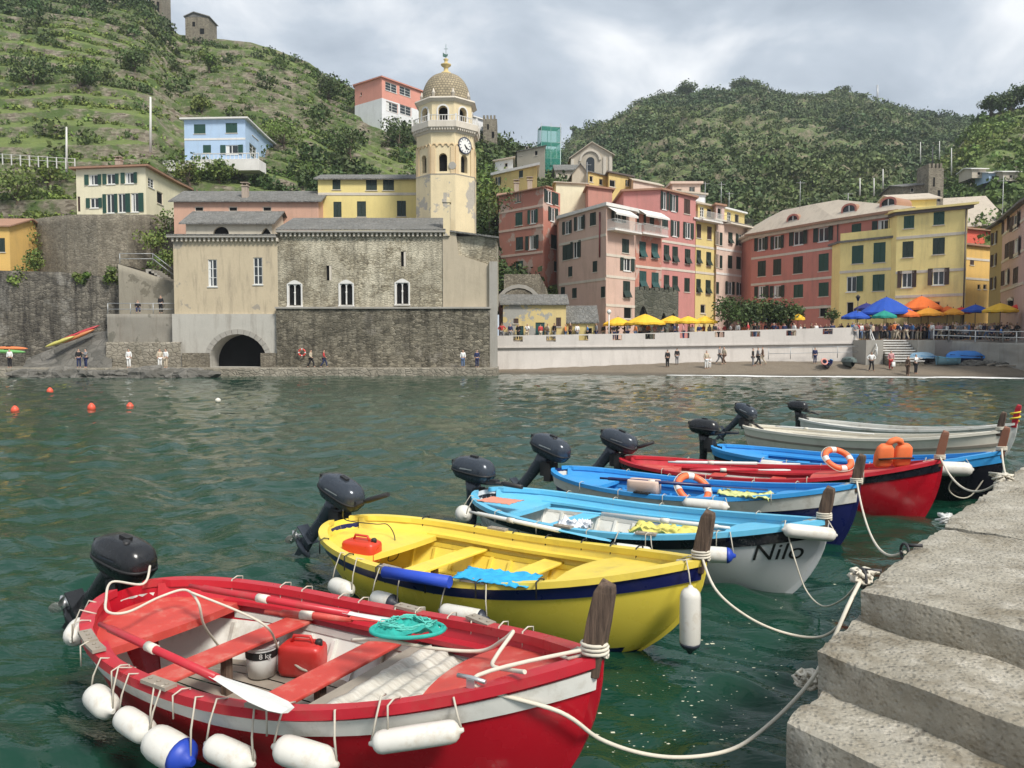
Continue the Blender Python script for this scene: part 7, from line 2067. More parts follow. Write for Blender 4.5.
# rowlock plates
for b, sd, fs, m in ((b1, -1, (.13, .17, .37, .58), M_plank), (b1, 1, (.5, .68), M_plank), (b2, -1, (.36, .58), M_plank), (b2, 1, (.34,), M_plank), (b3, -1, (.4, .62), M_plank), (b4, -1, (.4,), M_rub)):
    for f in fs:
        p, q = b.pt(f, sd, 1, .0), b.pt(f + .05, sd, 1, .0); a = math.atan2(q.y - p.y, q.x - p.x); mb = MB(); mb.cbox((0, 0, 0), (.24, .085, .022))
        for x in (-.08, 0, .08): mb.lathe([(.012, .01), (.012, .02)], (x, 0, .0), 8)
        mb.build('rowlock_plate', m, b.root, (p + q) / 2 + Vector((0, 0, .04)), (0, 0, a))
# yellow boat
outboard(b2, 44, M_motg, (.75, 62), 0, 1.12, .22, x=b2.X(0) - .22, drop=.04)
jerry(b2, loc(b2, 362, 560, .38), R(10), paint('red_can', (.60, .05, .02), .35, .12, 5, .05, .1), 'bright orange-red fuel can in the stern of the yellow boat', (.42, .24, .24))
mb = MB(); p0, p1 = on(384, 572, .62), on(450, 582, .62); mb.tube([(0, 0, 0), (p1 - p0) * .5, p1 - p0], .055, 12); o = mb.build('rolled_mat', paint('royal_blue', (.02, .07, .50), .6, .15, 6, .3, .1), None, tuple(p0)); tag(o, 'rolled royal-blue mat lying along the near side of the yellow boat', 'mat')
cloth(b2, loc(b2, 497, 580, .62), .72, .36, R(12), paint('bright_blue_cloth', (.03, .36, .64), .85, .2, 8, .4, .05), 'bright blue towel on the near side of the yellow boat', amp=.03, seed=4)
for px, L_, r, drop, lab, end, hz in ((351, .34, .085, .12, 'cream fender at the stern quarter of the yellow boat', None, True), (392, .32, .08, .10, 'cream fender with a dark tip between the yellow and red boats', (M_fdark, 1), True), (470, .46, .07, .10, 'long cream fender under the blue towel on the yellow boat', (M_fdark, 1), True)):
    fender(b2, fpx(b2, px, -1), -1, L_, r, drop=drop + .1, label=lab, end=end, horiz=hz)
fw = b2.pt(.985, -1, 1, -.02); root = fender(b2, .975, -1, .52, .085, drop=.36, label='white fender with a black band hanging upright at the yellow bow', end=(M_fdark, -1), horiz=False, out=.05)
knot(b2); kn = [o for o in COL.objects if o.name.startswith('bow_rope')][-1]; tag(kn, 'pinkish rope wound round the stem post of the yellow boat', 'rope')
rope_thing('mooring_rope', 'white mooring rope from the yellow bow to the corner of the pier', [b2.post, Wp(716, 590, .75), Wp(748, 617, .55), Wp(785, 633, .42), Wp(820, 637, .40), Wp(842, 622, .70), Wp(856, 590, 1.1), g1], .011)
rope_thing('control_cable', 'black cables hanging from the motor into the yellow boat', [Wp(343, 510, .9), Wp(346, 520, .72), Wp(375, 524, .66), Wp(388, 525, .64), Wp(395, 540, .5), Wp(388, 560, .3), Wp(398, 556, .3), Wp(400, 535, .45)], .006, M_rub, cat='cable')
# Nilo
outboard(b3, 6, M_motg, (.62, 4), 0, 1.2, .10, x=b3.X(0) - .06, drop=.10)
cloth(b3, loc(b3, 500, 502, .58), .50, .34, .1, paint('salmon_mat', (.62, .26, .18), .85, .12, 6, .3, .1), 'salmon-orange mat on the stern deck of the light blue boat', 'mat', 'mat', .01)
cloth(b3, loc(b3, 575, 527, .46), .42, .36, .5, paint('white_cloth', (.72, .72, .74), .85, .08, 8, .4, .1), 'white cloth over the aft thwart of the light blue boat', 'cloth', 'cloth', .06, seed=6)
cloth(b3, loc(b3, 666, 534, .50), .80, .42, .2, paint('pale_yellow_cloth', (.66, .60, .16), .85, .15, 8, .4, .1), 'crumpled pale yellow cloth near the bow deck of the light blue boat', 'cloth', 'cloth', .06, seed=8)
oar(b3, loc(b3, 470, 512, .66), loc(b3, 610, 541, .68), M_lblue, M_owhite, 'oar along the near gunwale of the light blue boat', .05)
oar(b3, loc(b3, 730, 528, .68), loc(b3, 548, 508, .68), M_lblue, M_owhite, 'pale oar with a blue blade along the middle of the light blue boat', .06)
fender(b3, fpx(b3, 716, -1), -1, .38, .085, drop=.14, label='white fender with two blue ends on the white bow of the light blue boat', end=(M_fblue, 2))
fender(b3, .965, -1, .55, .075, drop=.02, ang=R(-6), label='white fender tied at the very bow of the light blue boat', end=None)
fender(b3, fpx(b3, 636, -1), -1, .45, .06, drop=.10, label='white fender half hidden between the light blue and yellow boats')
fender(b3, .06, -1, .26, .12, drop=.12, label='round white fender at the stern of the light blue boat')
knot(b3); kn = [o for o in COL.objects if o.name.startswith('bow_rope')][-1]; tag(kn, 'rope wound round the stem post of the light blue boat', 'rope')
rope_thing('mooring_rope', 'thin rope from the light blue bow down to the water and the pier corner', [b3.W(b3.pt(.93, -1, 1, 0)), Wp(795, 560, .45), Wp(806, 590, .15), Wp(822, 606, .12), Wp(842, 600, .6), g1], .008)
# name on the bow: letters laid on the hull surface
def hull_text(b, s, px, py, size, mat):
    t = text(s, size, mat, b.root, (0, 0, 0), (0, 0, 0), 'name_lettering', 0.0, .35)
    # find hull point under the pixel
    best = None
    for i in range(100, 196):
        for j in range(30, 96):
            p = b.pt(i / 200, -1, j / 100); q = pxof(b.W(p)); d = (q[0] - px) ** 2 + (q[1] - py) ** 2
            if best is None or d < best[0]: best = (d, i / 200, j / 100)
    f0, v0 = best[1:]; c = b.pt(f0, -1, v0)
    def proj(x, z):
        f, v = f0, v0
        for _ in range(12):
            p = b.pt(f, -1, v); f += (x - p.x) / b.L * .9; v += (z - p.z) * .9; v = min(max(v, .02), 1)
        return b.pt(f, -1, v, -.006)
    bm_ = bmesh.new(); bm_.from_mesh(t.data); bmesh.ops.subdivide_edges(bm_, edges=[e for e in bm_.edges if e.calc_length() > .05], cuts=2); bm_.to_mesh(t.data); bm_.free()
    for v in t.data.vertices:
        p = proj(c.x + v.co.x, c.z + v.co.y + v.co.x * .10); v.co = p
    return t
hull_text(b3, 'Nilo', 776, 553, .27, M_rub)
# blue boat
outboard(b4, 42, M_motg, (.34, 120), 0, 1.3, .18, x=b4.X(0) - .25, drop=.05)
mb = MB(); mb.rings([superring(.24 * k, .14 * k, z, 20, 6) for k, z in ((1, 0), (1, .18), (.97, .20))], True, (True, True)); o = mb.build('polystyrene_box', paint('pinkish_box', (.66, .48, .38), .7), None, tuple(on(644, 493, .50)), (0, 0, b4.root.rotation_euler.z + .2)); tag(o, 'pinkish foam box on the aft thwart of the blue and navy boat', 'box')
ring_buoy(b4, loc(b4, 693, 489, .60), (R(46), R(8), R(10)), 'orange and white lifebuoy leaning inside the blue and navy boat', .23, .05)
cloth(b4, loc(b4, 745, 497, .60), .70, .34, .1, paint('lime_cloth', (.58, .62, .26), .85, .15, 8, .4, .1), 'pale green-yellow cloth by the bow deck of the blue and navy boat', 'cloth', 'cloth', .05, seed=12)
oar(b4, loc(b4, 600, 478, .68), loc(b4, 768, 490, .70), M_navy, M_navy, 'dark oar lying along the blue and navy boat', .05)
fender(b4, fpx(b4, 708, -1), -1, .62, .075, drop=.02, label='long white fender between the blue and the light blue boat')
knot(b4); kn = [o for o in COL.objects if o.name.startswith('bow_rope')][-1]; tag(kn, 'rope wound round the stem post of the blue and navy boat', 'rope')
rope_thing('mooring_rope', 'pale rope sagging from the navy bow to the pier edge', sag(b4.post, g2, .35, 6), .012)
# dark red boat
outboard(b5, 42, M_motg, (.55, 62), 0, 1.25, .12, x=b5.X(0) - .1, drop=.05)
oar(b5, loc(b5, 668, 462, .70), loc(b5, 800, 464, .72), M_owhite, M_owhite, 'white oar lying along the far side of the dark red boat', .09)
oar(b5, loc(b5, 690, 470, .66), loc(b5, 790, 470, .66), M_owhite, M_red, 'second white-bladed oar in the dark red boat, nearer the camera', .09)
ring_buoy(b5, loc(b5, 838, 459, .80), (R(40), 0, R(8)), 'orange lifebuoy standing on the foredeck of the dark red boat', .21, .05)
# life jacket
lj = obj_on('life_jacket', 'orange life jacket lying beside the lifebuoy on the dark red boat', 'life jacket', b5.W(loc(b5, 893, 456, .98)), .2); lj.scale = (1.1,) * 3
M_or = paint('jacket_orange', (.80, .17, .05), .7, .15, 8, .3, .05)
for x in (-.15, .15):
    mb = MB(); mb.M = Matrix.Translation((x, 0, 0)) @ Matrix.Rotation(R(15), 4, 'X'); mb.rings([superring(a, b, z, 18, 3.5) for a, b, z in ((.10, .04, -.16), (.13, .06, -.12), (.14, .065, 0), (.12, .06, .13), (.07, .04, .18))], True, (True, True)); mb.build('panel', M_or, lj)
mb = MB(); mb.tube([(-.12, -.02, .14), (-.07, -.05, .22), (0, -.06, .24), (.07, -.05, .22), (.12, -.02, .14)], .045, 10); mb.build('collar', M_or, lj)
mb = MB(); mb.tube([(-.28, -.07, -.03), (0, -.09, -.02), (.28, -.07, -.03)], .014, 6); mb.build('strap', M_rub, lj)
knot(b5); kn = [o for o in COL.objects if o.name.startswith('bow_rope')][-1]; tag(kn, 'rope wound round the reddish stem post of the dark red boat', 'rope')
rope_thing('mooring_rope', 'pale rope sagging from the dark red bow to the far pier edge', sag(b5.post, g3, .30, 6), .014)
# blue and black, white boats
outboard(b6, 4, M_mot, (.55, 8), 0, 1.1, .0, x=b6.X(0) - .05, drop=-.05)
fender(b6, fpx(b6, 945, -1), -1, .75, .12, drop=.05, label='big white fender on the black hull of the blue boat')
fender(b6, fpx(b6, 775, -1), -1, .55, .09, drop=.02, label='white fender with blue ends at the stern quarter of the black-hulled boat', end=(M_fblue, 2))
knot(b6, None, .014); kn = [o for o in COL.objects if o.name.startswith('bow_rope')][-1]; tag(kn, 'rope wound round the stem post of the black-hulled boat', 'rope')
rope_thing('mooring_rope', 'pale rope hanging from the black bow to the far pier edge', sag(b6.post, g3 + Vector((.3, .3, 0)), .2, 6), .014)
rope_thing('mooring_rope', 'slack rope looped low against the black hull', [b6.W(b6.pt(.9, -1, .95, -.02)), b6.W(b6.pt(.86, -1, .5, -.05)), b6.W(b6.pt(.93, -1, .35, -.05)), b6.post], .012)
outboard(b7, 48, M_motg, (.50, 20), 0, 1.1, .0, x=b7.X(0) + .0, drop=-.08)
outboard(b8, 2, M_mot, (.50, -10), 0, 1.0, .0, x=b8.X(0) + .1, drop=-.05)
knot(b7, None, .014); kn = [o for o in COL.objects if o.name.startswith('bow_rope')][-1]; tag(kn, 'rope wound round the stem post of the long cream-white boat', 'rope')
rope_thing('mooring_rope', 'yellow rope tied round the red stem post of the farthest boat', [b8.post + Vector((.1 * math.cos(a), .1 * math.sin(a), .02 * a)) for a in np.linspace(0, 12, 30)], .02, paint('yellow_rope', (.70, .55, .05), .8))
oar(b7, (-2.2, .15, .60), (.3, .2, .60), M_owhite, M_owhite, 'white oar lying in the long cream-white boat', .08)
# buoys and flotsam
for k, (px, py, s_, lab) in enumerate(((15, 409, 1, 'orange-red buoy floating at the far left'), (50, 390, .8, 'orange-red buoy farthest out on the left'), (91.5, 406.5, 1, 'orange-red buoy left of the darker one'), (130, 406, 1, 'orange-red buoy rightmost of the four'))):
    p = on(px, py + 2, 0); root = thing('buoy', lab, 'buoy', (p.x, p.y, -.08), 0, 'orange buoys in the harbour'); s_ = s_ * p.y / 34.
    mb = MB(); mb.lathe([(.03 * s_, -.10 * s_), (.13 * s_, -.02 * s_), (.17 * s_, .10 * s_), (.15 * s_, .20 * s_), (.08 * s_, .29 * s_), (.04 * s_, .33 * s_)], (0, 0, 0), 16); mb.build('float', paint('buoy_orange', (.72, .10, .05), .5), root)
    mb = MB(); mb.tube([(.05 * s_ * math.cos(a), 0, .36 * s_ + .05 * s_ * math.sin(a)) for a in np.linspace(0, 2 * PI, 11)], .015 * s_, 6); mb.build('eye', M_rub, root)
p = on(218, 402, 0); mb = MB(); mb.lathe([(.05, -.05), (.14, .05), (.12, .14), (.03, .2)], (0, 0, 0), 12); o = mb.build('buoy', M_cream, None, tuple(p)); tag(o, 'small cream float drifting in front of the church', 'buoy')
# specks of pollen and debris floating between the bows
mb = MB()
for k in range(300):
    px, py = rnd.gauss(700, 75), rnd.uniform(585, 760); 
    if rnd.random() < .25: px, py = rnd.uniform(300, 860), rnd.uniform(540, 760)
    p = on(px, py, .02); s_ = rnd.uniform(.002, .0065) * (1 + 2 * (rnd.random() ** 6)); a = rnd.random() * 6.28
    if any(abs((b.M.inverted() @ p).x) < b.L / 2 and abs((b.M.inverted() @ p).y) < b.hb(min(max((b.M.inverted() @ p).x / b.L + .5, 0), 1)) + .02 for b in (b1, b2, b3)): continue
    q = [(p.x + s_ * 1.6 * math.cos(a + t) , p.y + s_ * math.sin(a + t), .024) for t in (0, 1.4, 2.9, 4.4)]; mb.poly(q)
o = mb.build('flotsam', paint('flotsam', (.62, .60, .45), .8)); tag(o, 'pale specks of pollen and debris floating between the bows', 'flotsam', kind='stuff')
# ------------------------------------------------------------------ umbrellas, trees on the square, beach boats
def umbrella(px, Y, ztop_py, w_px, m, label, rim_drop=.28, z0=3.3, n=8, group='umbrellas over the café tables', name='umbrella', flat=.9):
    X = XP(px, Y, 5); zt_ = zat(ztop_py, Y, px); r = w_px / 2 * Y / FPX; root = thing(name, label, 'umbrella', (X, Y, z0), rnd.random(), group)
    h = zt_ - z0; dr = max(.45, r * rim_drop * 1.6); mb = MB()
    rg = []
    for t in np.linspace(0.02, 1, 7):
        rg.append([(r * t * (1 + .0 * i) * math.cos(2 * PI * (i + .0) / (n * 4)) * (1 - .05 * (1 - abs(math.cos(n * PI * i / (n * 4)))) * t), r * t * math.sin(2 * PI * i / (n * 4)) * flat * (1 - .05 * (1 - abs(math.cos(n * PI * i / (n * 4)))) * t), h - dr * t ** 1.25 - .05 * t * (1 - abs(math.cos(n * PI * i / (n * 4))))) for i in range(n * 4)])
    last = rg[-1]; rg.append([(p[0], p[1], p[2] - .20) for p in last])
    mb.rings(rg, True, (True, False), None, False); c = mb.build('canopy', m, root)
    mb = MB(); mb.tube([(0, 0, 0), (0, 0, h + .12)], .035, 7); mb.build('pole', M_wood, root)
    for k in range(n):
        mb = MB(); a = 2 * PI * k / n; mb.tube([(0, 0, h - .05), (r * .97 * math.cos(a), r * .97 * math.sin(a) * flat, h - dr - .05)], .015, 4); mb.build('rib', M_wood, root)
    mb = MB(); mb.lathe([(.3, 0), (.3, .08), (.06, .12)], (0, 0, 0), 12); mb.build('base', M_conc, root); return root
Uy = paint('canvas_yellow', (.78, .47, .03), .8, .12, 3, .1, .15, (.4, .25, .05)); Ub = paint('canvas_blue', (.01, .07, .40), .8, .15, 3, .1, .1)
Uo = paint('canvas_orange', (.80, .17, .03), .8, .12, 3, .1, .1); Ug = paint('canvas_green', (.01, .26, .20), .8, .15, 3, .1, .1); Un = paint('canvas_navy', (.015, .02, .16), .8, .2, 3, .1, .1)
Ur = paint('canvas_red', (.62, .03, .02), .8, .15, 3, .1, .1); Uw = paint('canvas_cream', (.70, .66, .55), .8, .1, 3, .1, .2); Uyo = paint('canvas_amber', (.80, .34, .03), .8, .12, 3, .1, .1)
for px, Y, top, w_, m, lab in (
    (618, 80.5, 317, 32, Uy, 'yellow umbrella leftmost in the row by the promenade wall'), (645, 78.5, 314, 42, Uy, 'largest yellow umbrella, second from the left in the row'), (672, 79.5, 315.5, 28, Uy, 'third yellow umbrella in the row by the promenade wall'),
    (688, 78.5, 316, 26, Uy, 'fourth yellow umbrella in the row by the promenade wall'), (705, 79.0, 316, 26, Uy, 'rightmost yellow umbrella of the row by the promenade wall'), (798, 77.5, 313.5, 15, Uy, 'small yellow umbrella beside the leafy trees'),
    (856, 77.0, 310.5, 30, Ub, 'low blue umbrella at the left of the big blue one'), (866, 80, 303, 26, Un, 'dark navy umbrella behind the big blue one'), (886, 77.5, 297, 54, Ub, 'biggest blue umbrella, dome-shaped, left of the orange one'),
    (884, 75.4, 310.5, 26, Ug, 'small green umbrella in front of the big blue one'), (921, 78.5, 296, 42, Uo, 'biggest orange umbrella in front of the lemon house'), (908, 76.0, 309.5, 26, Uo, 'lower orange-red umbrella in front of the big orange one'),
    (928, 75.8, 307.5, 30, Uyo, 'amber umbrella below the big orange one'), (947, 77.6, 306, 18, Uo, 'narrow orange umbrella right of the amber one'), (953, 75.4, 308, 20, Uyo, 'small amber umbrella left of the red one'),
    (961, 76.8, 307, 20, Ur, 'red umbrella left of the navy one'), (975, 75.8, 304.5, 28, Ub, 'navy-blue umbrella between the red and the yellow one'), (1000, 74.0, 303, 34, Uy, 'wide yellow umbrella near the right edge'),
    (1020, 76, 303, 22, Ur, 'red umbrella at the right edge'), (1021, 79, 293, 26, Uw, 'cream domed awning at the right edge above the red umbrella'), (762, 79.5, 314, 22, Un, 'dark blue umbrella under the leafy trees')):
    umbrella(px, Y, top, w_, m, lab, .36 if w_ > 40 and px > 800 else .26)
for px, Y, h, r, lab, cl in ((727, 78.2, 4.6, 2.6, 'leafy green tree leftmost of the clump by the rose house', 9), (748, 79, 4.2, 2.4, 'leafy green tree second in the clump by the long rose house', 8), (768, 78.4, 4.5, 2.6, 'leafy green tree third in the clump by the long rose house', 9), (788, 78.8, 4.0, 2.2, 'leafy green tree rightmost in the clump, beside the small yellow umbrella', 8)):
    tree(px, Y, 3.25, h * .92, r, M_leafB, lab, 'tree', 'trees on the square', 1.6, 1700, .26, .8, clumps=cl)
tree(832, 79, 3.25, 3.6, .9, M_leafB, 'small thin tree against the long rose house, left of the lemon house', 'tree', None, 1.8, 260, .22)
# street lamp
p = (XP(857.5, 76.4, 5), 76.4, 3.28); lp = thing('street_lamp', 'grey street lamp in front of the lemon house', 'lamp', p); h = zat(298, 76.4, 857) - 3.28
mb = MB(); mb.tube([(0, 0, 0), (0, 0, .5), (0, 0, h - .3)], [.08, .05, .035], 8); mb.build('pole', M_iron, lp)
mb = MB(); mb.lathe([(.08, 0), (.2, .35), (.22, .37)], (0, 0, h - .3), 6); mb.build('lantern', M_glass, lp); mb = MB(); mb.lathe([(.27, 0), (.12, .16), (.03, .26)], (0, 0, h + .08), 6); mb.build('cap', M_iron, lp)
lp2 = thing('lantern_post', 'white lamp globe on a post beside the pink corner house', 'lamp', (XP(609, 77.5, 5), 77.5, 3.28)); mb = MB(); mb.tube([(0, 0, 0), (0, 0, 2.6)], .06, 7); mb.build('pole', M_white, lp2)
mb = MB(); mb.lathe([(.05, 0), (.2, .12), (.24, .25), (.18, .4), (.05, .48)], (0, 0, 2.6), 12); mb.build('globe', M_white, lp2)
# lifebuoy on the church wall
lb = thing('lifebuoy', 'red and white lifebuoy hanging on the dark church base wall', 'lifebuoy', (XP(302, 71.1, 2), 71.1, zat(352.5, 71.1, 302))); lb.rotation_euler = (PI / 2, 0, 0)
for k in range(4):
    for a0, a1, m, nm in ((k * 90 + 10, k * 90 + 80, paint('ring_red', (.60, .06, .04), .5), 'segment'), (k * 90 - 10, k * 90 + 10, M_owhite, 'band')):
        mb = MB(); mb.tube([(.30 * math.cos(R(a)), .30 * math.sin(R(a)), 0) for a in np.linspace(a0, a1, 8)], .075, 8); mb.build(nm, m, lb)
# small boats on the beach
def beach_boat(px, Y, L_, ang, hm, um, label, tarp=None, tm=None):
    X = XP(px, Y, 1); z = beach_z(X, Y); root = thing('small_boat', label, 'boat', (X, Y, z + .05), R(ang), 'small boats pulled up on the beach'); mb = MB(); B = L_ * .38
    rows = []
    for f in np.linspace(0, 1, 15):
        b = B / 2 * (1 - abs((f - .42) / (.58 if f > .42 else .42)) ** 2.4) ** .8 if f > .0 else B * .2; b = max(b, .02); zt_ = .62 + .28 * max(0, f - .5) ** 1.5 * 2
        rows.append([((f - .5) * L_, sd * b * k, zt_ * q) for sd, k, q in ((-1, 1, 1), (-1, .93, .6), (-1, .7, .25), (-1, .2, .02), (1, .2, .02), (1, .7, .25), (1, .93, .6), (1, 1, 1))])
    ids = [[mb.V(p) for p in r] for r in rows]
    for a, b in zip(ids, ids[1:]):
        for k in range(7): mb.F([a[k], b[k], b[k+1], a[k+1]], None, True)
    mb.F(ids[0][::-1], None, False)
    mb.build('hull', hm, root)
    for sd in (0, 7):
        m2 = MB(); m2.tube([r[sd] for r in rows], .035, 6); m2.build('gunwale', um, root)
    for f in (4, 8):
        m2 = MB(); y = rows[f][7][1] * .96; m2.box(rows[f][0][0] - .12, -y, .42, rows[f][0][0] + .12, y, .46); m2.build('thwart', um, root)
    if tarp:
        V, F_ = [], []; nx_, ny_ = 18, 12
        for i in range(nx_ + 1):
            for j in range(ny_ + 1):
                u, v = i / nx_, j / ny_ * 2 - 1; r = rows[min(14, int(u * 14))]; y = (abs(r[7][1]) + .08) * v
                V.append(((u - .5) * L_ * .96, y, .66 + tarp * (1 - v * v) * (1 - (2 * u - 1) ** 4) - .22 * (abs(v) > .95) + .05 * fbm(u * 6, v * 4, px)))
        for i in range(nx_):
            for j in range(ny_): a = i * (ny_ + 1) + j; F_.append((a, a + ny_ + 1, a + ny_ + 2, a + 1))
        npmesh('tarpaulin', np.array(V), np.array(F_), tm, root, smooth=True)
    return root
T_blue = paint('tarp_blue', (.04, .22, .62), .6, .15, 3, .1, .1); T_grey = paint('tarp_grey', (.10, .13, .12), .7, .2, 3, .1, .2); T_lb = paint('tarp_pale_blue', (.30, .48, .62), .6, .15, 3, .1, .1)
beach_boat(827, 70.2, 2.6, 250, M_navy, M_mblue, 'small navy boat with a lifebuoy on its bow, leftmost on the beach')
ring_b = thing('lifebuoy', 'pink-orange lifebuoy on the leftmost small beach boat', 'lifebuoy', (XP(824.5, 69.0, 1.6), 69.0, beach_z(XP(824, 69.2, 1), 69.2) + .80)); ring_b.rotation_euler = (R(70), 0, 0)
mb = MB(); mb.tube([(.26 * math.cos(a), .26 * math.sin(a), 0) for a in np.linspace(0, 2 * PI, 20)], .07, 8); mb.build('ring', paint('ring_pink', (.70, .30, .24), .5), ring_b)
beach_boat(849, 70.2, 2.7, 262, T_grey, M_green, 'dark green small boat under a grey-green cover, beside the navy one', .25, T_grey)
beach_boat(904, 72.0, 3.2, 186, M_black, M_black, 'black small boat pulled up at the foot of the beach steps')
beach_boat(922, 71.0, 3.0, 200, M_black, M_mblue, 'dark boat with a pale blue cover on the beach right of the steps', .35, T_lb)
beach_boat(947, 69.6, 2.4, 185, paint('dusty_blue', (.16, .30, .36), .6), M_lblue, 'little dusty-blue boat in front of the bright blue covered one')
beach_boat(964, 70.6, 3.9, 190, M_navy, M_navy, 'boat under a bright blue tarpaulin on the beach', .45, T_blue)
for k, (px, py_, Y, s_) in enumerate(((972, 0, 69.3, .7), (980, 0, 69.0, .55), (989, 0, 69.2, .6), (1001, 0, 68.6, .5))):
    X = XP(px, Y, 1); rock((X, Y, beach_z(X, Y) + .1), (s_ * 1.5, s_ * .7, s_ * .5), k + 40, 'pale boulder on the upper beach below the white railing')
for px, Y, a_ in ((995, 68.5, 20), (1008, 67.6, -25)):
    X = XP(px, Y, 1); mb = MB(); mb.tube([(-.9, 0, .1), (-.2, .1, .22), (.5, -.05, .18), (1.0, .1, .3)], [.09, .08, .06, .03], 7); o = mb.build('driftwood', M_plank, None, (X, Y, beach_z(X, Y))); o.rotation_euler = (0, 0, R(a_)); tag(o, 'bleached driftwood log on the upper beach near the right edge', 'driftwood', 'driftwood on the beach')

# ------------------------------------------------------------------ people
def skin_bake(name, joints, bones, sub=1):
    ks = list(joints); me = bpy.data.meshes.new(name); me.from_pydata([joints[k][0] for k in ks], [(ks.index(a), ks.index(b)) for a, b in bones], [])
    o = bpy.data.objects.new(name, me); COL.objects.link(o)
    o.modifiers.new('skin', 'SKIN')
    if not me.skin_vertices: me.skin_vertices.new()
    for i, k in enumerate(ks):
        r = joints[k][1]; me.skin_vertices[0].data[i].radius = r if isinstance(r, tuple) else (r, r)
    me.skin_vertices[0].data[0].use_root = True
    s_ = o.modifiers.new('sub', 'SUBSURF'); s_.levels = sub; s_.render_levels = sub
    dg = bpy.context.evaluated_depsgraph_get(); m2 = bpy.data.meshes.new_from_object(o.evaluated_get(dg)); m2.name = name
    COL.objects.unlink(o); bpy.data.objects.remove(o)
    for p_ in m2.polygons: p_.use_smooth = True
    return m2
def pose(kind):
    J = dict(pel=((0, 0, .95), (.15, .11)), sp=((0, .01, 1.15), (.14, .10)), ch=((0, 0, 1.36), (.17, .11)), nk=((0, 0, 1.50), .055), hd=((0, -.02, 1.60), (.075, .09)), tp=((0, -.01, 1.70), (.07, .085)),
             sl=((.17, 0, 1.42), .06), el=((.23, .02, 1.15), .045), wl=((.22, -.05, .92), .032), fl=((.22, -.07, .83), .03), sr=((-.17, 0, 1.42), .06), er=((-.23, .02, 1.15), .045), wr=((-.22, -.05, .92), .032), fr=((-.22, -.07, .83), .03),
             hl=((.09, 0, .88), .09), kl=((.10, -.02, .50), .062), al=((.10, .02, .09), .042), tl=((.11, -.14, .035), .035), hr=((-.09, 0, .88), .09), kr=((-.10, -.02, .50), .062), ar=((-.10, .02, .09), .042), tr=((-.11, -.14, .035), .035))
    def mv(k, p): J[k] = (p, J[k][1])
    if kind == 'walk':
        mv('kl', (.10, -.22, .52)); mv('al', (.10, -.26, .12)); mv('tl', (.10, -.42, .06)); mv('kr', (-.10, .06, .50)); mv('ar', (-.10, .34, .14)); mv('tr', (-.10, .22, .035)); mv('wl', (.22, .10, .93)); mv('fl', (.22, .12, .84)); mv('wr', (-.20, -.22, .98)); mv('fr', (-.19, -.30, .93))
    if kind == 'hips':
        mv('el', (.40, .06, 1.20)); mv('wl', (.20, -.05, 1.05)); mv('fl', (.15, -.08, 1.02)); mv('er', (-.40, .06, 1.20)); mv('wr', (-.20, -.05, 1.05)); mv('fr', (-.15, -.08, 1.02)); mv('kl', (.16, -.02, .5)); mv('al', (.2, .02, .09)); mv('tl', (.24, -.13, .035)); mv('ar', (-.18, .02, .09)); mv('tr', (-.2, -.13, .035))
    if kind == 'phone':
        mv('el', (.22, -.08, 1.18)); mv('wl', (.08, -.30, 1.34)); mv('fl', (.04, -.34, 1.42)); mv('er', (-.22, -.08, 1.18)); mv('wr', (-.08, -.30, 1.34)); mv('fr', (-.04, -.34, 1.42))
    if kind == 'sit':
        d = Vector((0, 0, -.45))
        for k in ('pel', 'sp', 'ch', 'nk', 'hd', 'tp', 'sl', 'el', 'sr', 'er', 'hl', 'hr'): mv(k, tuple(Vector(J[k][0]) + d))
        mv('kl', (.13, -.42, .50)); mv('al', (.13, -.42, .10)); mv('tl', (.13, -.56, .04)); mv('kr', (-.13, -.42, .50)); mv('ar', (-.13, -.40, .10)); mv('tr', (-.13, -.54, .04))
        mv('wl', (.16, -.26, .66)); mv('fl', (.10, -.34, .64)); mv('wr', (-.16, -.26, .66)); mv('fr', (-.10, -.34, .64))
    return J
BN = [('pel', 'sp'), ('sp', 'ch'), ('ch', 'nk'), ('nk', 'hd'), ('hd', 'tp'), ('ch', 'sl'), ('sl', 'el'), ('el', 'wl'), ('wl', 'fl'), ('ch', 'sr'), ('sr', 'er'), ('er', 'wr'), ('wr', 'fr'), ('pel', 'hl'), ('hl', 'kl'), ('kl', 'al'), ('al', 'tl'), ('pel', 'hr'), ('hr', 'kr'), ('kr', 'ar'), ('ar', 'tr')]
PM = {}
for kd in ('stand', 'walk', 'hips', 'phone', 'sit'):
    J = pose(kd); body = skin_bake('person', J, BN)
    grow = lambda ks, g: {k: (J[k][0], (tuple(x + g for x in J[k][1]) if isinstance(J[k][1], tuple) else J[k][1] + g)) for k in ks}
    Jt = grow(('ch', 'sp', 'pel', 'sl', 'el', 'sr', 'er', 'wl', 'wr'), .022)
    for a, b in (('el', 'wl'), ('er', 'wr')): Jt[b] = (tuple(Vector(J[a][0]).lerp(Vector(J[b][0]), .8)), .05)
    shirt = skin_bake('shirt', Jt, [('ch', 'sp'), ('sp', 'pel'), ('ch', 'sl'), ('sl', 'el'), ('el', 'wl'), ('ch', 'sr'), ('sr', 'er'), ('er', 'wr')])
    tro = skin_bake('trousers', grow(('pel', 'hl', 'kl', 'al', 'hr', 'kr', 'ar'), .020), [('pel', 'hl'), ('hl', 'kl'), ('kl', 'al'), ('pel', 'hr'), ('hr', 'kr'), ('kr', 'ar')])
    h = Vector(J['tp'][0]); hair = skin_bake('hair', {'a': (tuple(h + Vector((0, .0, .02))), (.085, .095)), 'b': (tuple(h + Vector((0, .06, -.08))), (.085, .06))}, [('a', 'b')])
    PM[kd] = (body, shirt, tro, hair)
def pc(name, c): return paint('cloth_' + name, c, .85, .12, 6, .2, .05)
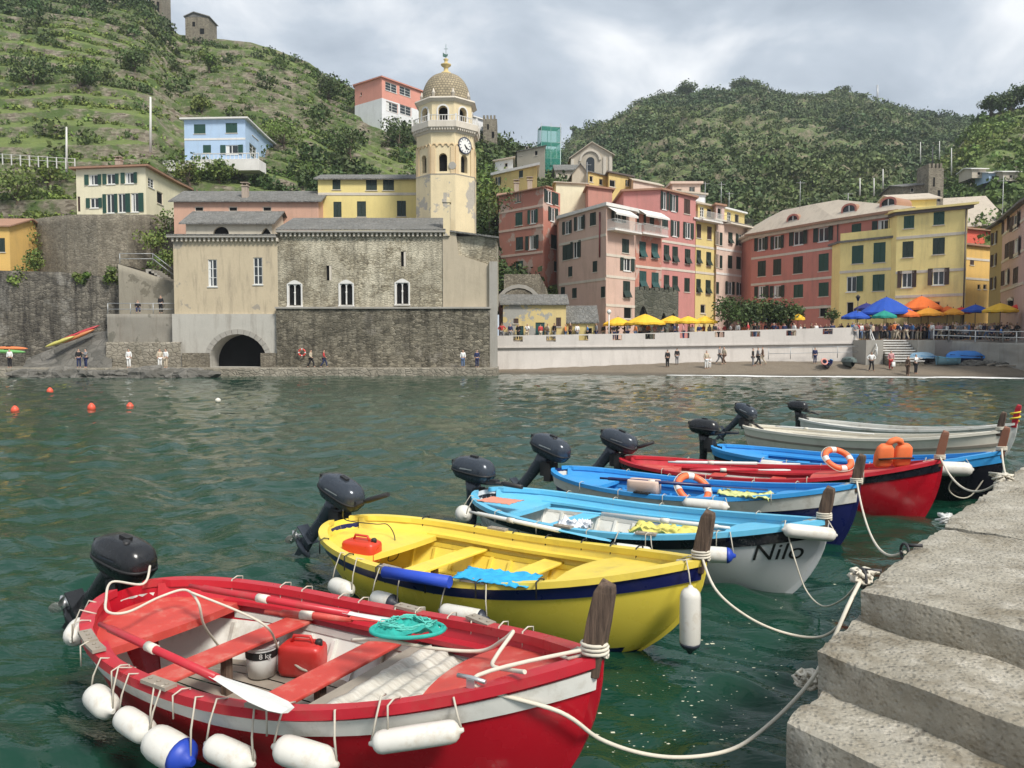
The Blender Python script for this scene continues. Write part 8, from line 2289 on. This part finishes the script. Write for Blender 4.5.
SK = paint('skin', (.50, .30, .21), .6, .08, 6, 0, 0); SK2 = paint('skin_tan', (.34, .19, .12), .6, .08, 6, 0, 0)
CL = dict(black=pc('black', (.015, .015, .018)), white=pc('white', (.75, .75, .73)), navy=pc('navy', (.02, .03, .09)), grey=pc('grey', (.22, .22, .23)), blue=pc('blue', (.08, .22, .50)), red=pc('red', (.50, .05, .05)), beige=pc('beige', (.52, .44, .33)),
          brown=pc('brown', (.12, .07, .045)), pink=pc('pink', (.60, .30, .30)), orange=pc('orange', (.72, .22, .06)), green=pc('green', (.08, .17, .08)), jeans=pc('jeans', (.10, .16, .28)), yellow=pc('yellow', (.7, .55, .12)))
HR = [pc('hair_dark', (.03, .02, .015)), pc('hair_brown', (.12, .07, .04)), pc('hair_fair', (.42, .32, .18)), pc('hair_grey', (.4, .39, .37))]
def person(kd, X, Y, z, rz, top, bot, label, hair=0, s_=1.0, group=None, skin=None, hat=None):
    ms = PM[kd]; b = bpy.data.objects.new('person', ms[0]); COL.objects.link(b); b.location = (X, Y, z); b.rotation_euler = (0, 0, rz); b.scale = (s_,) * 3
    tag(b, label, 'person', group)
    if not ms[0].materials: ms[0].materials.append(SK)
    b.material_slots[0].link = 'OBJECT'; b.material_slots[0].material = skin or SK
    for me, m, nm in ((ms[1], CL[top], 'shirt'), (ms[2], CL[bot], 'trousers'), (ms[3], hat or HR[hair], 'hat' if hat else 'hair')):
        if not me.materials: me.materials.append(SK)
        c = bpy.data.objects.new(nm, me); COL.objects.link(c); c.parent = b; c.material_slots[0].link = 'OBJECT'; c.material_slots[0].material = m
    return b
def pb_(px, Y, *a, **k):     # on the beach
    X = XP(px, Y, 1.5); return person(a[0], X, Y, beach_z(X, Y) - .02, *a[1:], **k)
pb_(667.5, 73.6, 'stand', R(200), 'black', 'black', 'person in black standing by the promenade wall, left of the backpacker')
o = pb_(677, 74.6, 'stand', R(190), 'black', 'grey', 'person seen from behind with a black backpack by the promenade wall', s_=.95)
pb_(706.5, 72.0, 'stand', R(10), 'beige', 'white', 'person in pale clothes standing with a child on the beach')
pb_(710, 72.2, 'stand', R(-10), 'white', 'white', 'child in white beside the pale-dressed person on the beach', s_=.62)
pb_(719.5, 74.0, 'walk', R(60), 'grey', 'grey', 'person in grey leaning by the wall, left of the beige one'); pb_(724, 73.6, 'walk', R(-60), 'beige', 'brown', 'person in beige and brown beside the grey one by the wall')
pb_(753, 72.0, 'stand', R(80), 'black', 'grey', 'person with black top, leftmost of the trio on the beach'); pb_(758, 72.2, 'walk', R(90), 'grey', 'black', 'person in grey in the middle of the trio on the beach'); pb_(762.5, 72.8, 'walk', R(250), 'brown', 'beige', 'person in brown, rightmost of the trio on the beach')
pb_(871.5, 68.4, 'hips', R(0), 'white', 'black', 'person in white shirt with hands on hips on the beach', skin=SK2); pb_(891, 68.6, 'stand', R(-20), 'pink', 'red', 'person in pink top and red trousers holding a white bag')
X = XP(893.2, 68.4, 1); Z = beach_z(X, 68.4); bg_ = thing('bag', 'white bag hanging beside the person in pink on the beach', 'bag', (X, 68.35, Z + .3)); mb = MB(); mb.rings([superring(.16 * k, .09 * k, z, 14, 4) for k, z in ((.9, 0), (1, .05), (.9, .42))], True, (True, True)); mb.build('body', M_owhite, bg_); mb = MB(); mb.tube([(-.08, 0, .4), (0, 0, .6), (.08, 0, .4)], .012, 5); mb.build('handle', M_owhite, bg_)
pb_(908, 66.4, 'stand', R(100), 'brown', 'brown', 'person in dark brown near the water, left of the one photographing'); pb_(916, 66.8, 'phone', R(30), 'white', 'black', 'person in white top and black shorts holding a phone near the water')
pb_(815, 72.6, 'stand', R(0), 'navy', 'navy', 'small figure in navy by the railing above the beach', s_=.9)
def pq(px, Y, z, *a, **k): return person(a[0], XP(px, Y, z), Y, z, *a[1:], **k)
for px, kd, rz, t, b, lab, s_ in ((311, 'walk', 80, 'beige', 'black', 'person in beige walking left of the red one on the church quay', .95), (324, 'walk', 100, 'red', 'navy', 'person in red walking on the church quay near the lifebuoy', .95),
    (463, 'stand', 0, 'white', 'jeans', 'person in white top and jeans on the church quay near the buttress', .95), (477, 'stand', 20, 'navy', 'navy', 'person in navy on the church quay at the foot of the buttress', .95)):
    pq(px, 70.4, .72, kd, R(rz), t, b, lab, s_=s_)
for px, kd, rz, t, b, lab in ((10, 'stand', 0, 'white', 'black', 'person in black and white at the far left of the quay'), (79, 'stand', 30, 'black', 'navy', 'person in black beside the rock slab, left of the pair'), (86, 'phone', -30, 'grey', 'navy', 'person in grey in the pair beside the rock slab'),
    (129, 'stand', 0, 'white', 'white', 'person all in white on the quay below the stained wall'), (160, 'stand', 40, 'beige', 'white', 'person in beige beside the white-dressed one left of the church'), (166, 'stand', -20, 'white', 'beige', 'person in white top near the church arch')):
    pq(px, 69.2, .72, kd, R(rz), t, b, lab)
pq(161, 73.6, zat(313.5, 73.6, 161), 'stand', R(0), 'black', 'black', 'person in black standing on the stained ledge'); pq(138, 73.6, zat(313.5, 73.6, 138) - .0, 'sit', R(30), 'black', 'navy', 'person in black sitting on the stained ledge')
# the crowd on the square
crs = random.Random(3); tops = ['black', 'white', 'navy', 'grey', 'blue', 'red', 'beige', 'brown', 'pink', 'orange', 'black', 'navy', 'grey', 'white', 'black']
def crowd(px0, px1, n, Y0, Y1, where):
    for k in range(n):
        px = px0 + (px1 - px0) * (k + crs.random() * .9) / n; Y = crs.uniform(Y0, Y1); t = crs.choice(tops); kd = crs.choice(['stand', 'walk', 'phone', 'stand', 'hips'])
        person(kd, XP(px, Y, 4.3), Y, 3.28, crs.uniform(-PI, PI), t, crs.choice(['black', 'jeans', 'navy', 'beige', 'grey']), 'person in %s top in the crowd %s' % (t, where), hair=crs.randrange(4), s_=crs.uniform(.9, 1.04), group='people in the crowd %s' % where, skin=crs.choice([SK, SK2]))
crowd(500, 600, 12, 77.0, 77.35, 'by the low yellow house')
crowd(602, 712, 22, 76.9, 81, 'under the row of yellow umbrellas')
crowd(712, 850, 30, 76.2, 79, 'by the leafy trees')
crowd(852, 945, 72, 73.9, 79.5, 'under the blue and orange umbrellas')
crowd(945, 1040, 50, 73.3, 77.5, 'under the yellow umbrella at the right')
# diners with tables along the railing at the right
for px, Y, rz, t, lab in ((955, 72.6, 60, 'black', 'seated person in black behind the white railing, leftmost'), (965, 72.3, -60, 'grey', 'seated person in grey behind the white railing'), (975, 71.9, 80, 'black', 'broad seated person in black in the middle behind the white railing'),
    (992, 71.2, -40, 'navy', 'seated person in navy behind the white railing'), (1001, 70.8, 60, 'blue', 'seated person in blue behind the white railing near the right edge'), (1012, 69.6, -80, 'black', 'seated person in black at the right end of the white railing')):
    person('sit', XP(px, Y, 3.5), Y, 3.16, R(rz), t, 'black', lab, s_=1.1)
    ch_ = thing('chair', 'dark chair under the ' + lab, 'chair', (XP(px, Y, 3.5), Y, 3.16), R(rz), 'chairs behind the white railing'); ch_['label'] = ' '.join(('chair under the ' + lab).split()[:16])
    mb = MB(); mb.box(-.22, -.22, .40, .22, .22, .44); mb.build('seat', M_wood, ch_); mb = MB(); mb.box(-.22, .19, .46, .22, .22, .9); mb.build('backrest', M_wood, ch_)
    for x in (-.2, .2):
        for y in (-.2, .2): mb = MB(); mb.tube([(x, y, 0), (x, y, .40)], .018, 5); mb.build('leg', M_iron, ch_)
for px in (532, 553): pass
# low plants on retaining walls
for px, py, Y, r, lab in ((22, 262, 83, 1.6, 'green shrub beside the orange house at the left edge'), (30, 245, 84, 2.2, 'olive bush hanging over the wall left of the curved wall'), (33, 264, 80, 1.5, 'green bush on top of the dark sea wall, left of the curved wall'), (155, 240, 82, 1.7, 'creeper hanging down beside the curved wall'), (160, 262, 79, 1.4, 'green shrub at the top of the stair left of the church'),
                     (112, 277, 77, .9, 'small tuft of weeds on the dark sea wall'), (82, 278, 77, .7, 'small weeds growing on the middle of the dark sea wall'), (20, 276, 77, 1.2, 'low weeds on the dark sea wall at the far left'), (165, 225, 84, 1.6, 'shrub between the cream house and the church roofs'), (489, 208, 90, 2.6, 'dark tree right of the bell tower shaft')):
    p = at(px, py, Y); root = thing('shrub', lab, 'shrub', tuple(p)); lrs = np.random.default_rng(px)
    mb = MB(); mb.tube([(0, .6, -r), (0, 0, 0), (0, 0, r * .4)], [.06, .05, .02], 5); mb.build('stem', M_bark, root)
    V, F_, T = leaf_cloud(lrs, lrs.normal(size=(6, 3)) * np.array([.6, .3, .5]) * r * .7, [r * .55] * 6, 80, .28, .9, .3); npmesh('foliage', V, F_, M_leafA if 'dark tree' not in lab else M_leafB, root, cols=T)
# wire between the hillside poles

# ------------------------------------------------------------------ thin haze over the whole bay
hz = bpy.data.materials.new('haze'); hz.use_nodes = True; t_ = hz.node_tree; t_.nodes.clear()
o_ = t_.nodes.new('ShaderNodeOutputMaterial'); v_ = t_.nodes.new('ShaderNodeVolumePrincipled')
v_.inputs['Color'].default_value = (.80, .87, .95, 1); v_.inputs['Density'].default_value = .00026; v_.inputs['Anisotropy'].default_value = .2
t_.links.new(v_.outputs[0], o_.inputs['Volume'])
mb = MB(); mb.box(-900, -60, -24, 1100, 900, 190); o = mb.build('haze', hz); tag(o, 'thin pale haze lying over the bay and the far hill', 'haze', kind='stuff')
